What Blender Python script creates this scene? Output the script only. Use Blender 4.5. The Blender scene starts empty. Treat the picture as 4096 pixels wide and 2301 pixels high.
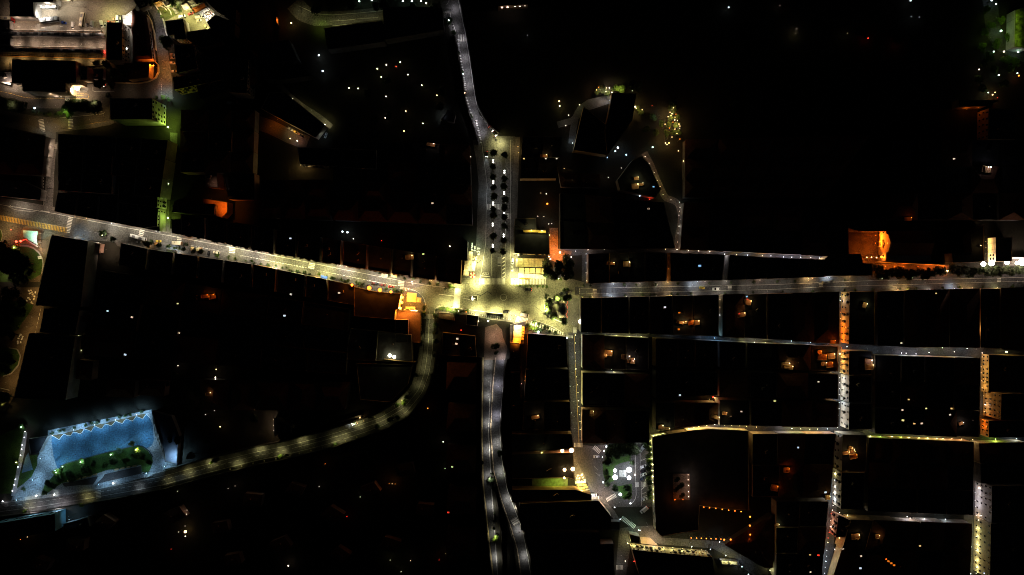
import bpy,bmesh,math,random
from mathutils import Vector,Matrix
rng=random.Random(7)
C=bpy.context.scene.collection
SC=bpy.context.scene
# camera, sky, moon, exposure
K=0.188
H=513.0
cam_d=bpy.data.cameras.new('camera');cam=bpy.data.objects.new('camera',cam_d);C.objects.link(cam)
cam.location=(0,0,H);cam.rotation_euler=(0,0,0)
cam_d.sensor_fit='HORIZONTAL';cam_d.angle=2*math.atan(2048*K/H);cam_d.clip_start=1;cam_d.clip_end=5000
SC.camera=cam
wd=bpy.data.worlds.new('World');SC.world=wd;wd.use_nodes=True
nt=wd.node_tree;sky=nt.nodes.new('ShaderNodeTexSky');sky.sky_type='NISHITA';sky.sun_disc=False
MOON_EL,MOON_AZ=math.radians(38),math.radians(140)
sky.sun_elevation=MOON_EL;sky.sun_rotation=MOON_AZ
nt.links.new(sky.outputs[0],nt.nodes['Background'].inputs[0]);nt.nodes['Background'].inputs[1].default_value=0.00035
sd=bpy.data.lights.new('moon','SUN');sd.energy=0.004;sd.angle=math.radians(0.5);sd.color=(.75,.85,1)
so=bpy.data.objects.new('moon',sd);C.objects.link(so)
so.rotation_euler=(math.pi/2-MOON_EL,0,math.pi-MOON_AZ)
SC.view_settings.view_transform='Standard';SC.view_settings.look='None'
SC.view_settings.exposure=0;SC.view_settings.gamma=1
SC.cycles.max_bounces=4;SC.cycles.diffuse_bounces=2;SC.cycles.glossy_bounces=1;SC.cycles.transmission_bounces=2
SC.cycles.caustics_reflective=False;SC.cycles.caustics_refractive=False
SC.cycles.sample_clamp_indirect=4;SC.cycles.use_light_tree=True;SC.cycles.filter_width=1.0;SC.cycles.use_denoising=True;SC.cycles.use_adaptive_sampling=False
# photo frame -> world
fx,fy,fk=0.0,0.0,1.0
def F(x,y,k=1.0):
    global fx,fy,fk
    fx,fy,fk=x,y,k
T=lambda x,y:F(x,y,2576/1024)
Q=lambda x,y:F(x,y,2572/512)
def S(p):return (fx+p[0]/fk,fy+p[1]/fk)
def W(p,h=0.0):
    x,y=S(p);s=K*(1-h/H)
    return Vector(((x-2048)*s,(1150.5-y)*s,h))
def lerp(a,b,t):return tuple(a[i]+(b[i]-a[i])*t for i in range(len(a)))
def resample(pts,n):
    pts=[tuple(p) for p in pts];d=[0]
    for a,b in zip(pts,pts[1:]):d.append(d[-1]+math.dist(a,b))
    out=[]
    for i in range(n):
        t=d[-1]*i/(n-1);k=0
        while k<len(d)-2 and d[k+1]<t:k += 1
        out.append(lerp(pts[k],pts[k+1],(t-d[k])/max(1e-9,d[k+1]-d[k])))
    return out
# materials
MATS={}
def mat(name,col,rough=.8,emit=0,noise=0,nscale=1.0,metal=0,spec=.3,fine=0,fscale=1.2,sampled=False,streak=0,trans=0):
    if name in MATS:return MATS[name]
    m=bpy.data.materials.new(name);m.use_nodes=True;n=m.node_tree;b=n.nodes['Principled BSDF']
    b.inputs['Roughness'].default_value=rough;b.inputs['Metallic'].default_value=metal
    b.inputs['Specular IOR Level'].default_value=spec
    b.inputs['Base Color'].default_value=(*col,1)
    if trans:b.inputs['Transmission Weight'].default_value=trans
    if emit:
        b.inputs['Emission Color'].default_value=(*col,1);b.inputs['Emission Strength'].default_value=emit
        m.cycles.emission_sampling='AUTO' if sampled else 'NONE'
    src=None
    if noise or fine or streak:
        tc=n.nodes.new('ShaderNodeTexCoord');geo=n.nodes.new('ShaderNodeNewGeometry')
        cur=None
        def layer(scale,amt,detail,sx=1):
            nonlocal cur
            tx=n.nodes.new('ShaderNodeTexNoise');tx.inputs['Scale'].default_value=scale;tx.inputs['Detail'].default_value=detail
            if sx != 1:
                mp=n.nodes.new('ShaderNodeMapping');mp.inputs['Scale'].default_value=(sx,1,1)
                n.links.new(geo.outputs['Position'],mp.inputs['Vector']);n.links.new(mp.outputs[0],tx.inputs['Vector'])
            else:n.links.new(geo.outputs['Position'],tx.inputs['Vector'])
            mr=n.nodes.new('ShaderNodeMapRange');mr.inputs['From Min'].default_value=.3;mr.inputs['From Max'].default_value=.7
            mr.inputs['To Min'].default_value=1-amt;mr.inputs['To Max'].default_value=1+amt
            n.links.new(tx.outputs['Fac'],mr.inputs['Value'])
            if cur is None:cur=mr.outputs[0]
            else:
                mu=n.nodes.new('ShaderNodeMath');mu.operation='MULTIPLY'
                n.links.new(cur,mu.inputs[0]);n.links.new(mr.outputs[0],mu.inputs[1]);cur=mu.outputs[0]
        if noise:layer(nscale,noise,4)
        if fine:layer(fscale,fine,2)
        if streak:layer(.12,streak,3,6)
        vm=n.nodes.new('ShaderNodeVectorMath');vm.operation='SCALE';vm.inputs[0].default_value=col
        n.links.new(cur,vm.inputs['Scale']);n.links.new(vm.outputs[0],b.inputs['Base Color'])
    MATS[name]=m;return m
ASPH=mat("asphalt",(.10,.097,.09),.85,noise=.25,nscale=.12,fine=.45,fscale=.9)
ASPH2=mat('dark_asphalt',(.055,.055,.058),.85,noise=.28,nscale=.1,fine=.45,fscale=.9)
PAVE=mat("stone_paving",(.115,.11,.10),.85,noise=.25,nscale=.25,fine=.3,fscale=1.1)
PAVE2=mat('lava_paving',(.062,.062,.066),.7,noise=.3,nscale=.2,fine=.35,fscale=1.0)
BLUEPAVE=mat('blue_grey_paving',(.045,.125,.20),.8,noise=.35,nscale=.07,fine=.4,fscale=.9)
YARD=mat('yard_concrete',(.2,.175,.14),.9,noise=.3,nscale=.06,fine=.3,fscale=1.0)
PLAT=mat('platform_paving',(.2,.18,.155),.9,noise=.22,nscale=.15,fine=.25,fscale=1.2)
BALL=mat('ballast',(.09,.075,.065),.95,noise=.25,nscale=.5,fine=.3)
SOIL=mat('soil',(.018,.017,.012),.95,noise=.4,nscale=.05,fine=.3)
GRASS=mat('lawn',(.035,.075,.012),.95,noise=.4,nscale=.15,fine=.35)
PAINT=mat('white_road_paint',(.68,.66,.6),.7,noise=.12,nscale=.6,fine=.18)
YPAINT=mat('yellow_road_paint',(.55,.36,.08),.7,noise=.15,nscale=.6,fine=.2)
KERB=mat('kerb_stone',(.32,.31,.29),.8,fine=.15)
PLAST=mat('cream_plaster',(.5,.43,.3),.9,noise=.18,nscale=.2,fine=.15)
PLAST2=mat('ochre_plaster',(.5,.34,.16),.9,noise=.2,nscale=.2,fine=.15)
PLAST3=mat('pink_plaster',(.48,.3,.23),.9,noise=.2,nscale=.2,fine=.15)
PLAST4=mat('white_plaster',(.6,.58,.54),.9,noise=.15,nscale=.2,fine=.12)
PLAST5=mat('grey_plaster',(.3,.29,.27),.9,noise=.2,nscale=.2,fine=.15)
BITU=mat('bitumen_roof',(.045,.045,.05),.9,noise=.3,nscale=.2)
TILE=mat('clay_tile_roof',(.14,.06,.035),.85,noise=.3,nscale=.6)
SHADEW=mat('shade_dark_plaster',(.1,.085,.07),.95,noise=.3,nscale=.3)  # plaster darkened to stand in for shade on unlit walls
SHADEW2=mat('grey_shade_dark_plaster',(.075,.075,.075),.95,noise=.3,nscale=.3)
DW=(SHADEW,SHADEW2)
COPE=mat('dark_coping',(.07,.065,.06),.9)
CONC=mat('concrete',(.27,.26,.25),.85,noise=.15,nscale=.3)
TERR=mat('terracotta_terrace',(.3,.15,.08),.85,noise=.15,nscale=.4,fine=.15)
STEEL=mat('painted_steel',(.05,.052,.055),.5,metal=.4)
GALV=mat('galvanised_steel',(.35,.36,.37),.45,metal=.7)
GLASS=mat('dark_glass',(.012,.014,.018),.12,spec=.6)
RUBBER=mat('rubber',(.015,.015,.015),.8)
LEAF=mat('leaf_green',(.05,.085,.02),.8,noise=.5,nscale=.9)
LEAF2=mat('leaf_dark',(.03,.05,.018),.8,noise=.5,nscale=.9)
LEAF3=mat('leaf_bright',(.085,.14,.02),.8,noise=.45,nscale=.9)
PALM=mat('palm_green',(.035,.055,.015),.7,noise=.4,nscale=.8)
BARK=mat('bark',(.07,.05,.035),.95)
CANVAS=mat('cream_canvas',(.66,.58,.42),.9,noise=.08,nscale=.4)
WHITE=mat('white_enamel',(.75,.75,.74),.5)
WOOD=mat('wood',(.2,.11,.05),.8)
# mesh collecting
class MB:
    def __init__(s):s.v=[];s.f=[];s.m=[];s.mats=[]
    def mi(s,m):
        if m not in s.mats:s.mats.append(m)
        return s.mats.index(m)
    def face(s,pts,m):
        i=len(s.v);s.v += [tuple(p) for p in pts];s.f.append(list(range(i,i+len(pts))));s.m.append(s.mi(m))
    def box(s,c,d,m,rot=0,taper=1.0,top=None):
        x,y,z=d[0]/2,d[1]/2,d[2]/2;co,si=math.cos(rot),math.sin(rot);P=[]
        for dz,t in ((-z,1),(z,taper)):
            for sx,sy in ((-1,-1),(1,-1),(1,1),(-1,1)):
                a,b=sx*x*t,sy*y*t;P.append((c[0]+a*co-b*si,c[1]+a*si+b*co,c[2]+dz))
        i=len(s.v);s.v += P;k=s.mi(m)
        for q in ((3,2,1,0),(4,5,6,7),(0,1,5,4),(1,2,6,5),(2,3,7,6),(3,0,4,7)):
            s.f.append([i+j for j in q]);s.m.append(s.mi(top) if top and q == (4,5,6,7) else k)
    def tube(s,a,b,r0,r1,m,n=6,cap=True):
        a,b=Vector(a),Vector(b);d=(b-a)
        if d.length<1e-6:return
        d.normalize();u=d.orthogonal().normalized();w=d.cross(u);i=len(s.v);k=s.mi(m)
        for c,r in ((a,r0),(b,r1)):
            for j in range(n):
                t=2*math.pi*j/n;s.v.append(tuple(c+u*(r*math.cos(t))+w*(r*math.sin(t))))
        for j in range(n):
            s.f.append([i+j,i+(j+1) % n,i+n+(j+1) % n,i+n+j]);s.m.append(k)
        if cap:
            s.f.append([i+j for j in range(n)][::-1]);s.m.append(k);s.f.append([i+n+j for j in range(n)]);s.m.append(k)
    def ball(s,c,r,m,n=8,k=5,sz=1.0):
        i=len(s.v);mi_=s.mi(m)
        for a in range(k+1):
            ph=math.pi*a/k
            for j in range(n):
                t=2*math.pi*j/n;s.v.append((c[0]+r*math.sin(ph)*math.cos(t),c[1]+r*math.sin(ph)*math.sin(t),c[2]+r*sz*math.cos(ph)))
        for a in range(k):
            for j in range(n):
                s.f.append([i+a*n+j,i+(a+1)*n+j,i+(a+1)*n+(j+1) % n,i+a*n+(j+1) % n]);s.m.append(mi_)
    def prism(s,poly,z0,z1,m,top=None,bottom=True):
        n=len(poly);ar=sum(poly[i][0]*poly[(i+1) % n][1]-poly[(i+1) % n][0]*poly[i][1] for i in range(n))
        if ar<0:poly=poly[::-1]
        for i in range(n):
            a,b=poly[i],poly[(i+1) % n]
            s.face([(a[0],a[1],z0),(b[0],b[1],z0),(b[0],b[1],z1),(a[0],a[1],z1)],m)
        s.face([(p[0],p[1],z1) for p in poly],top or m)
        if bottom:s.face([(p[0],p[1],z0) for p in poly][::-1],m)
    def mesh(s,name,smooth=False):
        me=bpy.data.meshes.new(name);me.from_pydata(s.v,[],s.f)
        for m in s.mats:me.materials.append(m)
        me.polygons.foreach_set('material_index',s.m)
        if any(len(f)>4 for f in s.f):
            bm=bmesh.new();bm.from_mesh(me);bmesh.ops.triangulate(bm,faces=[f for f in bm.faces if len(f.verts)>4]);bm.to_mesh(me);bm.free()
        if smooth:me.polygons.foreach_set('use_smooth',[True]*len(me.polygons))
        me.update();return me
def link(name,me,parent=None,loc=(0,0,0),rot=0,scale=1):
    o=bpy.data.objects.new(name,me);C.objects.link(o)
    if parent:o.parent=parent
    o.location=loc;o.rotation_euler=(0,0,rot)
    if scale != 1:o.scale=(scale,)*3 if not isinstance(scale,tuple) else scale
    return o
def tag(o,label,cat,group=None,kind=None):
    o['label']=label;o['category']=cat
    if group:o['group']=group
    if kind:o['kind']=kind
    return o
def thing(name,label,cat,loc,rot=0,group=None):
    o=bpy.data.objects.new(name,None);o.empty_display_size=.5;C.objects.link(o);o.location=loc;o.rotation_euler=(0,0,rot)
    return tag(o,label,cat,group)
def struct(name,mb,label=None):
    o=link(name,mb.mesh(name));o['kind']='structure'
    if label:o['label']=label
    return o
_lab={}
ORD=['first','second','third','fourth','fifth','sixth','seventh','eighth','ninth','tenth','eleventh','twelfth','thirteenth','fourteenth',
 'fifteenth','sixteenth','seventeenth','eighteenth','nineteenth','twentieth','twenty-first','twenty-second','twenty-third','twenty-fourth',
 'twenty-fifth','twenty-sixth','twenty-seventh','twenty-eighth','twenty-ninth','thirtieth']
def ordn(i):return ORD[i] if i<len(ORD) else 'number %d' % (i+1)
# ground pieces
ZL=[0.010]
def nz():
    ZL[0] += 0.0002;return ZL[0]
def band(name,A,B,z0,z1,m,n=24):
    """a sheet (z0 None) or slab between two polylines given in the current photo frame"""
    a=[W(p) for p in resample(A,n)];b=[W(p) for p in resample(B,n)];mb=MB()
    for i in range(n-1):
        q=[a[i],b[i],b[i+1],a[i+1]]
        nn=(q[1]-q[0]).cross(q[3]-q[0]).z
        if nn<0:q=q[::-1]
        mb.face([(p.x,p.y,z1) for p in q],m)
    if z0 is not None:
        for L in (a,b):
            for i in range(n-1):mb.face([(L[i].x,L[i].y,z0),(L[i+1].x,L[i+1].y,z0),(L[i+1].x,L[i+1].y,z1),(L[i].x,L[i].y,z1)],KERB)
    return struct(name,mb)
def flat(name,pts,z,m,thick=0):
    mb=MB();P=[W(p) for p in pts]
    n=len(P);ar=sum(P[i].x*P[(i+1) % n].y-P[(i+1) % n].x*P[i].y for i in range(n))
    if ar<0:P=P[::-1]
    mb.face([(p.x,p.y,z) for p in P],m)
    if thick:
        for i in range(n):
            a,b=P[i],P[(i+1) % n];mb.face([(a.x,a.y,z-thick),(b.x,b.y,z-thick),(b.x,b.y,z),(a.x,a.y,z)],KERB)
    return struct(name,mb)
def road(name,pts,width,m=ASPH,n=40,z=None):
    """ribbon road; width in photo pixels (one number or one per point)"""
    s=[S(p) for p in pts]
    wl=width if isinstance(width,(list,tuple)) else [width]*len(s)
    rs=resample([(*p,w) for p,w in zip(s,wl)],n);A=[];B=[]
    for i,p in enumerate(rs):
        q0,q1=rs[max(0,i-1)],rs[min(n-1,i+1)];d=math.dist(q0[:2],q1[:2]) or 1
        nx,ny=-(q1[1]-q0[1])/d,(q1[0]-q0[0])/d
        A.append((p[0]+nx*p[2]/2,p[1]+ny*p[2]/2));B.append((p[0]-nx*p[2]/2,p[1]-ny*p[2]/2))
    keep=(fx,fy,fk);F(0,0,1);o=band(name,A,B,None,z or nz(),m,n);F(*keep);return o
def strokes(name,lines,m=PAINT,z=.0300):
    """painted lines: each (pts, width_m, dash_m or 0, gap_m)"""
    mb=MB()
    for pts,w,dash,gap in lines:
        P=[W(p) for p in pts]
        L=[0]
        for a,b in zip(P,P[1:]):L.append(L[-1]+(b-a).length)
        def at(t):
            k=0
            while k<len(L)-2 and L[k+1]<t:k += 1
            return P[k].lerp(P[k+1],(t-L[k])/max(1e-6,L[k+1]-L[k]))
        t=0
        while t<L[-1]-.05:
            e=min(L[-1],t+(dash or 3.0));a,b=at(t),at(e);d=(b-a)
            if d.length>.01:
                nn=Vector((-d.y,d.x,0)).normalized()*(w/2)
                mb.face([(q.x,q.y,z) for q in (a-nn,b-nn,b+nn,a+nn)],m)
            t=e+(gap if dash else 0)
    return struct(name,mb)
def zebra(p0,p1,length,n,m=PAINT,duty=.5,z=.0316,skew=None,lab=None):
    """n stripes spread from p0 to p1; each stripe 'length' metres long across that line"""
    a,b=W(p0),W(p1);d=(b-a);L=d.length;d.normalize();nn=Vector((-d.y,d.x,0))
    if skew is not None:
        s=W((p0[0]+skew[0],p0[1]+skew[1]))-a;nn=s.normalized()
    mb=MB();st=L/n
    for i in range(n):
        c=a+d*(st*(i+.5));u=d*(st*duty/2);v=nn*(length/2)
        mb.face([(q.x,q.y,z) for q in (c-u-v,c+u-v,c+u+v,c-u+v)],m)
    o=struct('zebra_crossing',mb)
    return o
# lamps
COL=dict(W=(1,.86,.66),N=(1,.95,.84),Y=(1,.92,.37),O=(1,.22,.015),T=(1,.40,.06),I=(.38,.69,1),A=(1,.62,.22),C=(.72,.86,1),B=(.30,.62,1),G=(.62,1,.1),R=(1,.06,.03),P=(1,.7,.5),M=(.55,1,.75),V=(.93,.88,1))
_lm={}
def lens(c,e=14):
    e=min(e,{'O':2.3,'T':5,'R':6,'A':8}.get(c,30))
    k='lit_lens_%s_%g' % (c,e)
    cc=COL[c];w=.35 if c not in 'A' else .15
    return mat(k,tuple(x*(1-w)+w for x in cc) if c not in 'ROT' else (cc if c == 'R' else (1,.3,.035)),.4,emit=e)
def light(parent,c,power,loc,kind='POINT',size=.15,cone=150,blend=.7,direction=None):
    key=(c,round(power,1),kind,size,cone,blend)
    if key not in _lm:
        l=bpy.data.lights.new('lamp_light',kind);l.energy=power;l.color=COL[c];l.shadow_soft_size=size
        if kind == 'SPOT':l.spot_size=math.radians(cone);l.spot_blend=blend
        _lm[key]=l
    o=bpy.data.objects.new('lamp_light',_lm[key]);C.objects.link(o);o.parent=parent;o.location=loc
    if direction:o.rotation_euler=Vector(direction).to_track_quat('-Z','Y').to_euler()
    return o
_ms={}
def shared(key,fn,smooth=False):
    if key not in _ms:_ms[key]=fn().mesh(key.split('|')[0],smooth)
    return _ms[key]
def m_pole(h,r=.09):
    def f():
        m=MB();m.tube((0,0,0),(0,0,h),r,r*.6,STEEL,6);m.tube((0,0,0),(0,0,.8),r*1.7,r*1.5,STEEL,6);return m
    return f
P4=4*math.pi
def street_lamp(p,label,c='N',E=8,h=8,arm=(1.6,0),group=None,cone=140,blend=.8,name='street_lamp',pool=0):
    """a shaded head seen from above at photo point p; the pole stands 'arm' metres away on the kerb"""
    name='hanging_lamp' if 'hanging lamp' in label else 'mast_lamp' if 'mast' in label or 'yard' in label or 'flood' in label else name
    w=W(p,h);ax,ay=arm;L=math.hypot(ax,ay);rot=math.atan2(-ay,-ax)
    t=thing(name,label,'street lamp',(w.x+ax,w.y+ay,.0),rot,group)
    link('pole',shared('pole|%g' % h,m_pole(h)),t)
    if L>.1:
        link('arm',shared('arm|%g|%.2f' % (h,L),lambda:(lambda m:(m.tube((0,0,h-.25),(L-.35,0,h+.06),.05,.04,STEEL,5),m)[1])(MB())),t)
    def head():
        m=MB();m.box((0,0,h+.1),(.8,.34,.14),GALV,taper=.75);return m
    link('lamp_head',shared('head|%g' % h,head),t,(L,0,0))
    link('lens',shared('lens|%g|%s' % (h,c),lambda:(lambda m:(m.box((0,0,h-.0),(.62,.26,.055),lens(c)),m)[1])(MB())),t,(L,0,0))
    light(t,c,E*P4*h*h,(L,0,h-.12),'SPOT',.15,cone,blend)
    if pool:light(t,c,E*pool*P4*h*h,(L,0,h-.12),'SPOT',.15,84,1)
    return t
def triple_lamp(p,label,c='Y',E=10,h=7.5,group=None,arms=3,rot=0.5):
    w=W(p,h);t=thing('triple_arm_lamp' if arms == 3 else 'double_arm_lamp',label,'street lamp',(w.x,w.y,0),rot,group)
    link('pole',shared('pole|%g' % (h+.2),m_pole(h+.2,.12)),t)
    for i in range(arms):
        a=2*math.pi*i/arms;ca,sa=math.cos(a),math.sin(a)
        def armm():
            m=MB();m.tube((0,0,h-.1),(1.35,0,h+.25),.05,.04,STEEL,5);return m
        link('arm',shared('triarm|%g' % h,armm),t,rot=a)
        def hd():
            m=MB();m.tube((0,0,h+.02),(0,0,h+.22),.42,.2,STEEL,10);return m
        o=link('lamp_head',shared('trihead|%g' % h,hd),t,(1.35*ca,1.35*sa,0))
        link('lens',shared('trilens|%g|%s' % (h,c),lambda:(lambda m:(m.tube((0,0,h-.05),(0,0,h+.0),.3,.36,lens(c),10),m)[1])(MB())),t,(1.35*ca,1.35*sa,0))
        light(t,c,E*P4*h*h/arms,(1.35*ca,1.35*sa,h-.15),'SPOT',.25,136,1)
    return t
def globe_lamp(p,label,c='N',E=3,h=4.2,r=.32,group=None,e=18,twin=False,name='globe_lamp',pole=True,lh=None):
    w=W(p,h);t=thing(name,label,'street lamp',(w.x,w.y,0),0,group)
    if pole:link('pole',shared('pole|%g' % (h-r*.9),m_pole(h-r*.9,.07)),t)
    offs=((0,-.75),(0,.75)) if twin else ((0,0),)
    if twin:
        link('arm',shared('twinarm|%g' % h,lambda:(lambda m:(m.tube((0,-.75,h-.36),(0,.75,h-.36),.05,.05,STEEL,5),m)[1])(MB())),t)
    for ox,oy in offs:
        link('globe',shared('globe|%g|%s|%g' % (r,c,e),lambda:(lambda m:(m.ball((0,0,0),r,lens(c,e),10,6),m)[1])(MB()),True),t,(ox,oy,h))
    if E:light(t,c,E*P4*h*h,(0,0,h-r-.25),'POINT',.2)
    return t
def wall_lamp(p,label,c='A',E=4,h=5,out=(0,0),r=.22,group=None,e=18,name='wall_lantern',d=4.0,lc=None):
    """lantern bracketed off a wall; 'out' is the world direction away from the wall; E is the irradiance 4 m away"""
    w=W(p,h);t=thing(name,label,'lantern',(w.x,w.y,h),math.atan2(out[1],out[0]) if out != (0,0) else 0,group)
    link('bracket',shared('bracket',lambda:(lambda m:(m.tube((-.75,0,.42),(0,0,.42),.05,.04,STEEL,5),m.tube((0,0,.42),(0,0,.2),.04,.04,STEEL,5),m)[2])(MB())),t)
    link('lantern',shared('lantern|%g|%s|%g' % (r,c,e),lambda:(lambda m:(m.ball((0,0,0),r,lens(c,e),8,5,1.2),m)[1])(MB()),True),t)
    if E:light(t,lc or c,E*P4*d*d,(.35,0,-r-.35),'POINT',.15)
    return t
def flood(p,label,aim,c='O',E=6,h=5,d=8,cone=110,r=.4,e=25,group=None,base=0,name='floodlight'):
    """floodlight on a short mast at photo point p aimed at a world direction"""
    w=W(p,h);t=thing(name,label,'floodlight',(w.x,w.y,base),0,group)
    link('mast',shared('pole|%g' % (h-base),m_pole(h-base,.07)),t)
    o=link('lens',shared('flens|%g|%s|%g' % (r,c,e),lambda:(lambda m:(m.ball((0,0,0),r,lens(c,e),10,6,.7),m)[1])(MB()),True),t,(0,0,h-base+.1))
    if E:light(t,c,E*P4*d*d,(0,0,h-base+r+.25),'SPOT' if aim else 'POINT',.2,cone,.6,aim)
    return t
# buildings
def inset(poly,d):
    n=len(poly);out=[]
    for i in range(n):
        p0,p1,p2=Vector(poly[i-1]),Vector(poly[i]),Vector(poly[(i+1) % n])
        a=(p1-p0).normalized();b=(p2-p1).normalized();na=Vector((-a.y,a.x));nb=Vector((-b.y,b.x))
        k=1+na.dot(nb);k=max(k,.25);out.append(p1+(na+nb)*(d/k))
    return [tuple(p) for p in out]
def window_mesh(w=1.15,h=1.7,kind='win'):
    def f():
        m=MB()
        m.box((0,.03,0),(w+.2,.06,h+.2),PLAST4)
        m.box((0,.05,0),(w,.07,h),GLASS)
        if kind == 'shut':
            for s in (-1,1):m.box((s*(w/2+.34),.05,0),(.55,.07,h),mat('shutter',(.03,.045,.03),.8))
        if kind == 'balc':
            m.box((0,.55,-h/2-.12),(w+1.0,1.05,.14),CONC)
            m.box((0,1.04,-h/2+.42),(w+1.0,.04,.95),STEEL)
            for s in (-1,1):m.box((s*(w/2+.49),.55,-h/2+.42),(.04,.98,.95),STEEL)
        return m
    return f
def lit_window_mesh(c):
    def f():
        m=MB();m.box((0,.03,0),(1.4,.06,1.9),PLAST4);m.box((0,.05,0),(1.15,.07,1.65),lens(c,3));return m
    return f
BLD=[]
def building(poly,h,label,wall=PLAST,roof='flat',rm=None,win=(),name='town_house',cat='building',group=None,extras=True,wk='win',base=0):
    P=[W(p,h) for p in poly];n=len(P)
    ar=sum(P[i].x*P[(i+1) % n].y-P[(i+1) % n].x*P[i].y for i in range(n))
    idx=list(range(n))
    if ar<0:P=P[::-1];idx=idx[::-1]
    c=sum(P,Vector())/n;c.z=base
    BLD.append(([(p.x,p.y) for p in P],h,roof))
    t=thing(name,label,cat,c,0,group)
    L=[(p.x-c.x,p.y-c.y) for p in P];h=h-base
    wm=MB();rmb=MB()
    if roof == 'flat':
        top=h;I=inset(L,.3)
        for i in range(n):
            j=(i+1) % n;a,b=L[i],L[j];ai,bi=I[i],I[j]
            wm.face([(*a,0),(*b,0),(*b,top),(*a,top)],wall)
            wm.face([(*a,top),(*b,top),(*bi,top),(*ai,top)],COPE)
            wm.face([(*bi,top-.75),(*ai,top-.75),(*ai,top),(*bi,top)],wall)
        rmb.face([(p[0],p[1],top-.72) for p in inset(L,.29)],rm or BITU)
    else:
        for i in range(n):
            j=(i+1) % n;wm.face([(*L[i],0),(*L[j],0),(*L[j],h-.02),(*L[i],h-.02)],wall)
        E=inset(L,-.35)
        md=min(math.dist(L[i],L[(i+1) % n]) for i in range(n));rise=min(2.4,md*.16)
        if n == 4:
            d01,d12=math.dist(E[0],E[1])+math.dist(E[2],E[3]),math.dist(E[1],E[2])+math.dist(E[3],E[0])
            if d01<d12:E=E[1:]+E[:1]
            mid=lambda a,b:((a[0]+b[0])/2,(a[1]+b[1])/2)
            A,B=mid(E[3],E[0]),mid(E[1],E[2]);k=.28
            R0,R1=lerp(A,B,k),lerp(A,B,1-k)
            rmb.face([(*E[0],h),(*E[1],h),(*R1,h+rise),(*R0,h+rise)],rm or TILE);rmb.face([(*E[2],h),(*E[3],h),(*R0,h+rise),(*R1,h+rise)],rm or TILE)
            rmb.face([(*E[1],h),(*E[2],h),(*R1,h+rise)],rm or TILE);rmb.face([(*E[3],h),(*E[0],h),(*R0,h+rise)],rm or TILE)
        else:
            R=inset(E,min(2.5,md*.3))
            for i in range(n):rmb.face([(*E[i],h),(*E[(i+1) % n],h),(*R[(i+1) % n],h+rise*.6),(*R[i],h+rise*.6)],rm or TILE)
            rmb.face([(*p,h+rise*.6) for p in R],rm or TILE)
        rmb.face([(*p,h-.03) for p in E][::-1],rm or TILE)
    w_o=link('wall',wm.mesh('wall'),t);r_o=link('roof',rmb.mesh('roof'),t)
    if extras and n >= 4:
        for q in range(rng.choice((1,1,2))):
            a=rng.uniform(.3,.7);b=rng.uniform(.3,.7)
            pt=lerp(lerp(L[0],L[1],a),lerp(L[3],L[2],a),b) if n == 4 else ((rng.uniform(-1,1),rng.uniform(-1,1)))
            zr=h-.73 if roof == 'flat' else h-.1
            if roof == 'flat' and rng.random()<.5:
                m=MB();m.box((pt[0],pt[1],zr+1.0),(2.2,1.8,2.0),wall,rng.random(),top=BITU);link('stair_hut',m.mesh('stair_hut'),r_o)
            else:
                m=MB();m.box((pt[0],pt[1],zr+1.3),(.7,.7,2.6),wall,.2,top=TILE);link('chimney',m.mesh('chimney'),r_o)
    for (e,rows,cols,*opt) in win:
        i=idx.index(e);j=idx.index((e+1) % n)
        if (i+1) % n == j:a,b=L[i],L[j]
        else:a,b=L[j],L[i]
        kind=opt[0] if opt else wk
        d=Vector((b[0]-a[0],b[1]-a[1]));ln=d.length;d.normalize();ang=math.atan2(d.y,d.x)
        ww,hh=(opt[1] if len(opt)>1 else (1.15,1.7))
        for r in range(rows):
            z=h*(r+.62)/rows if rows>1 else h*.6
            if z+hh/2>h-.5:z=h-.6-hh/2
            for k in range(cols):
                if rng.random()<.12:continue
                s=ln*(k+.5+rng.uniform(-.12,.12))/cols;p=Vector(a)+d*s
                kd=kind if not (kind == 'balc' and (r == 0 or rng.random()<.5)) else 'win'
                lit=(kind == 'mixed' and rng.random()<.2)
                if kind == 'mixed':kd='win'
                me=shared('window|%s|%g|%g' % (kd,ww,hh),window_mesh(ww,hh,kd)) if not lit else shared('window|lit',lit_window_mesh('A'))
                link('balcony_window' if kd == 'balc' else 'window',me,w_o,(p.x,p.y,z),ang+math.pi)
    return t
def quadrow(top,bot,n,hs,labels,roofs=('flat','hip'),gap=.004,walls=(PLAST,PLAST2,PLAST3,PLAST4,PLAST5),group=None,win=None,jit=.12,name='town_house'):
    """a row of n houses between two polylines (photo frame)"""
    m=n+1;ts=[0]+[(i+rng.uniform(-jit,jit))/n for i in range(1,n)]+[1]
    R=201;A=resample(top,R);B=resample(bot,R)
    def at(P,t):
        x=t*(R-1);i=min(R-2,int(x));return lerp(P[i],P[i+1],x-i)
    out=[]
    for i in range(n):
        t0,t1=ts[i]+gap,ts[i+1]-gap
        q=[at(A,t0),at(A,t1),at(B,t1),at(B,t0)]
        hh=rng.uniform(*hs)
        out.append(building(q,hh,labels(i),rng.choice(walls),rng.choice(roofs),group=group,win=win(i) if win else (),name=name))
    return out
def grid(c00,c10,c11,c01,nx,ny,hs,label,**kw):
    """rows of houses filling a four-cornered block, label(row, col)"""
    for r in range(ny):
        a0,a1=r/ny+.004,(r+1)/ny-.004
        quadrow([lerp(c00,c01,a0),lerp(c10,c11,a0)],[lerp(c00,c01,a1),lerp(c10,c11,a1)],nx,hs,lambda i,r=r:label(r,i),gap=.002,**kw)
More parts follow.
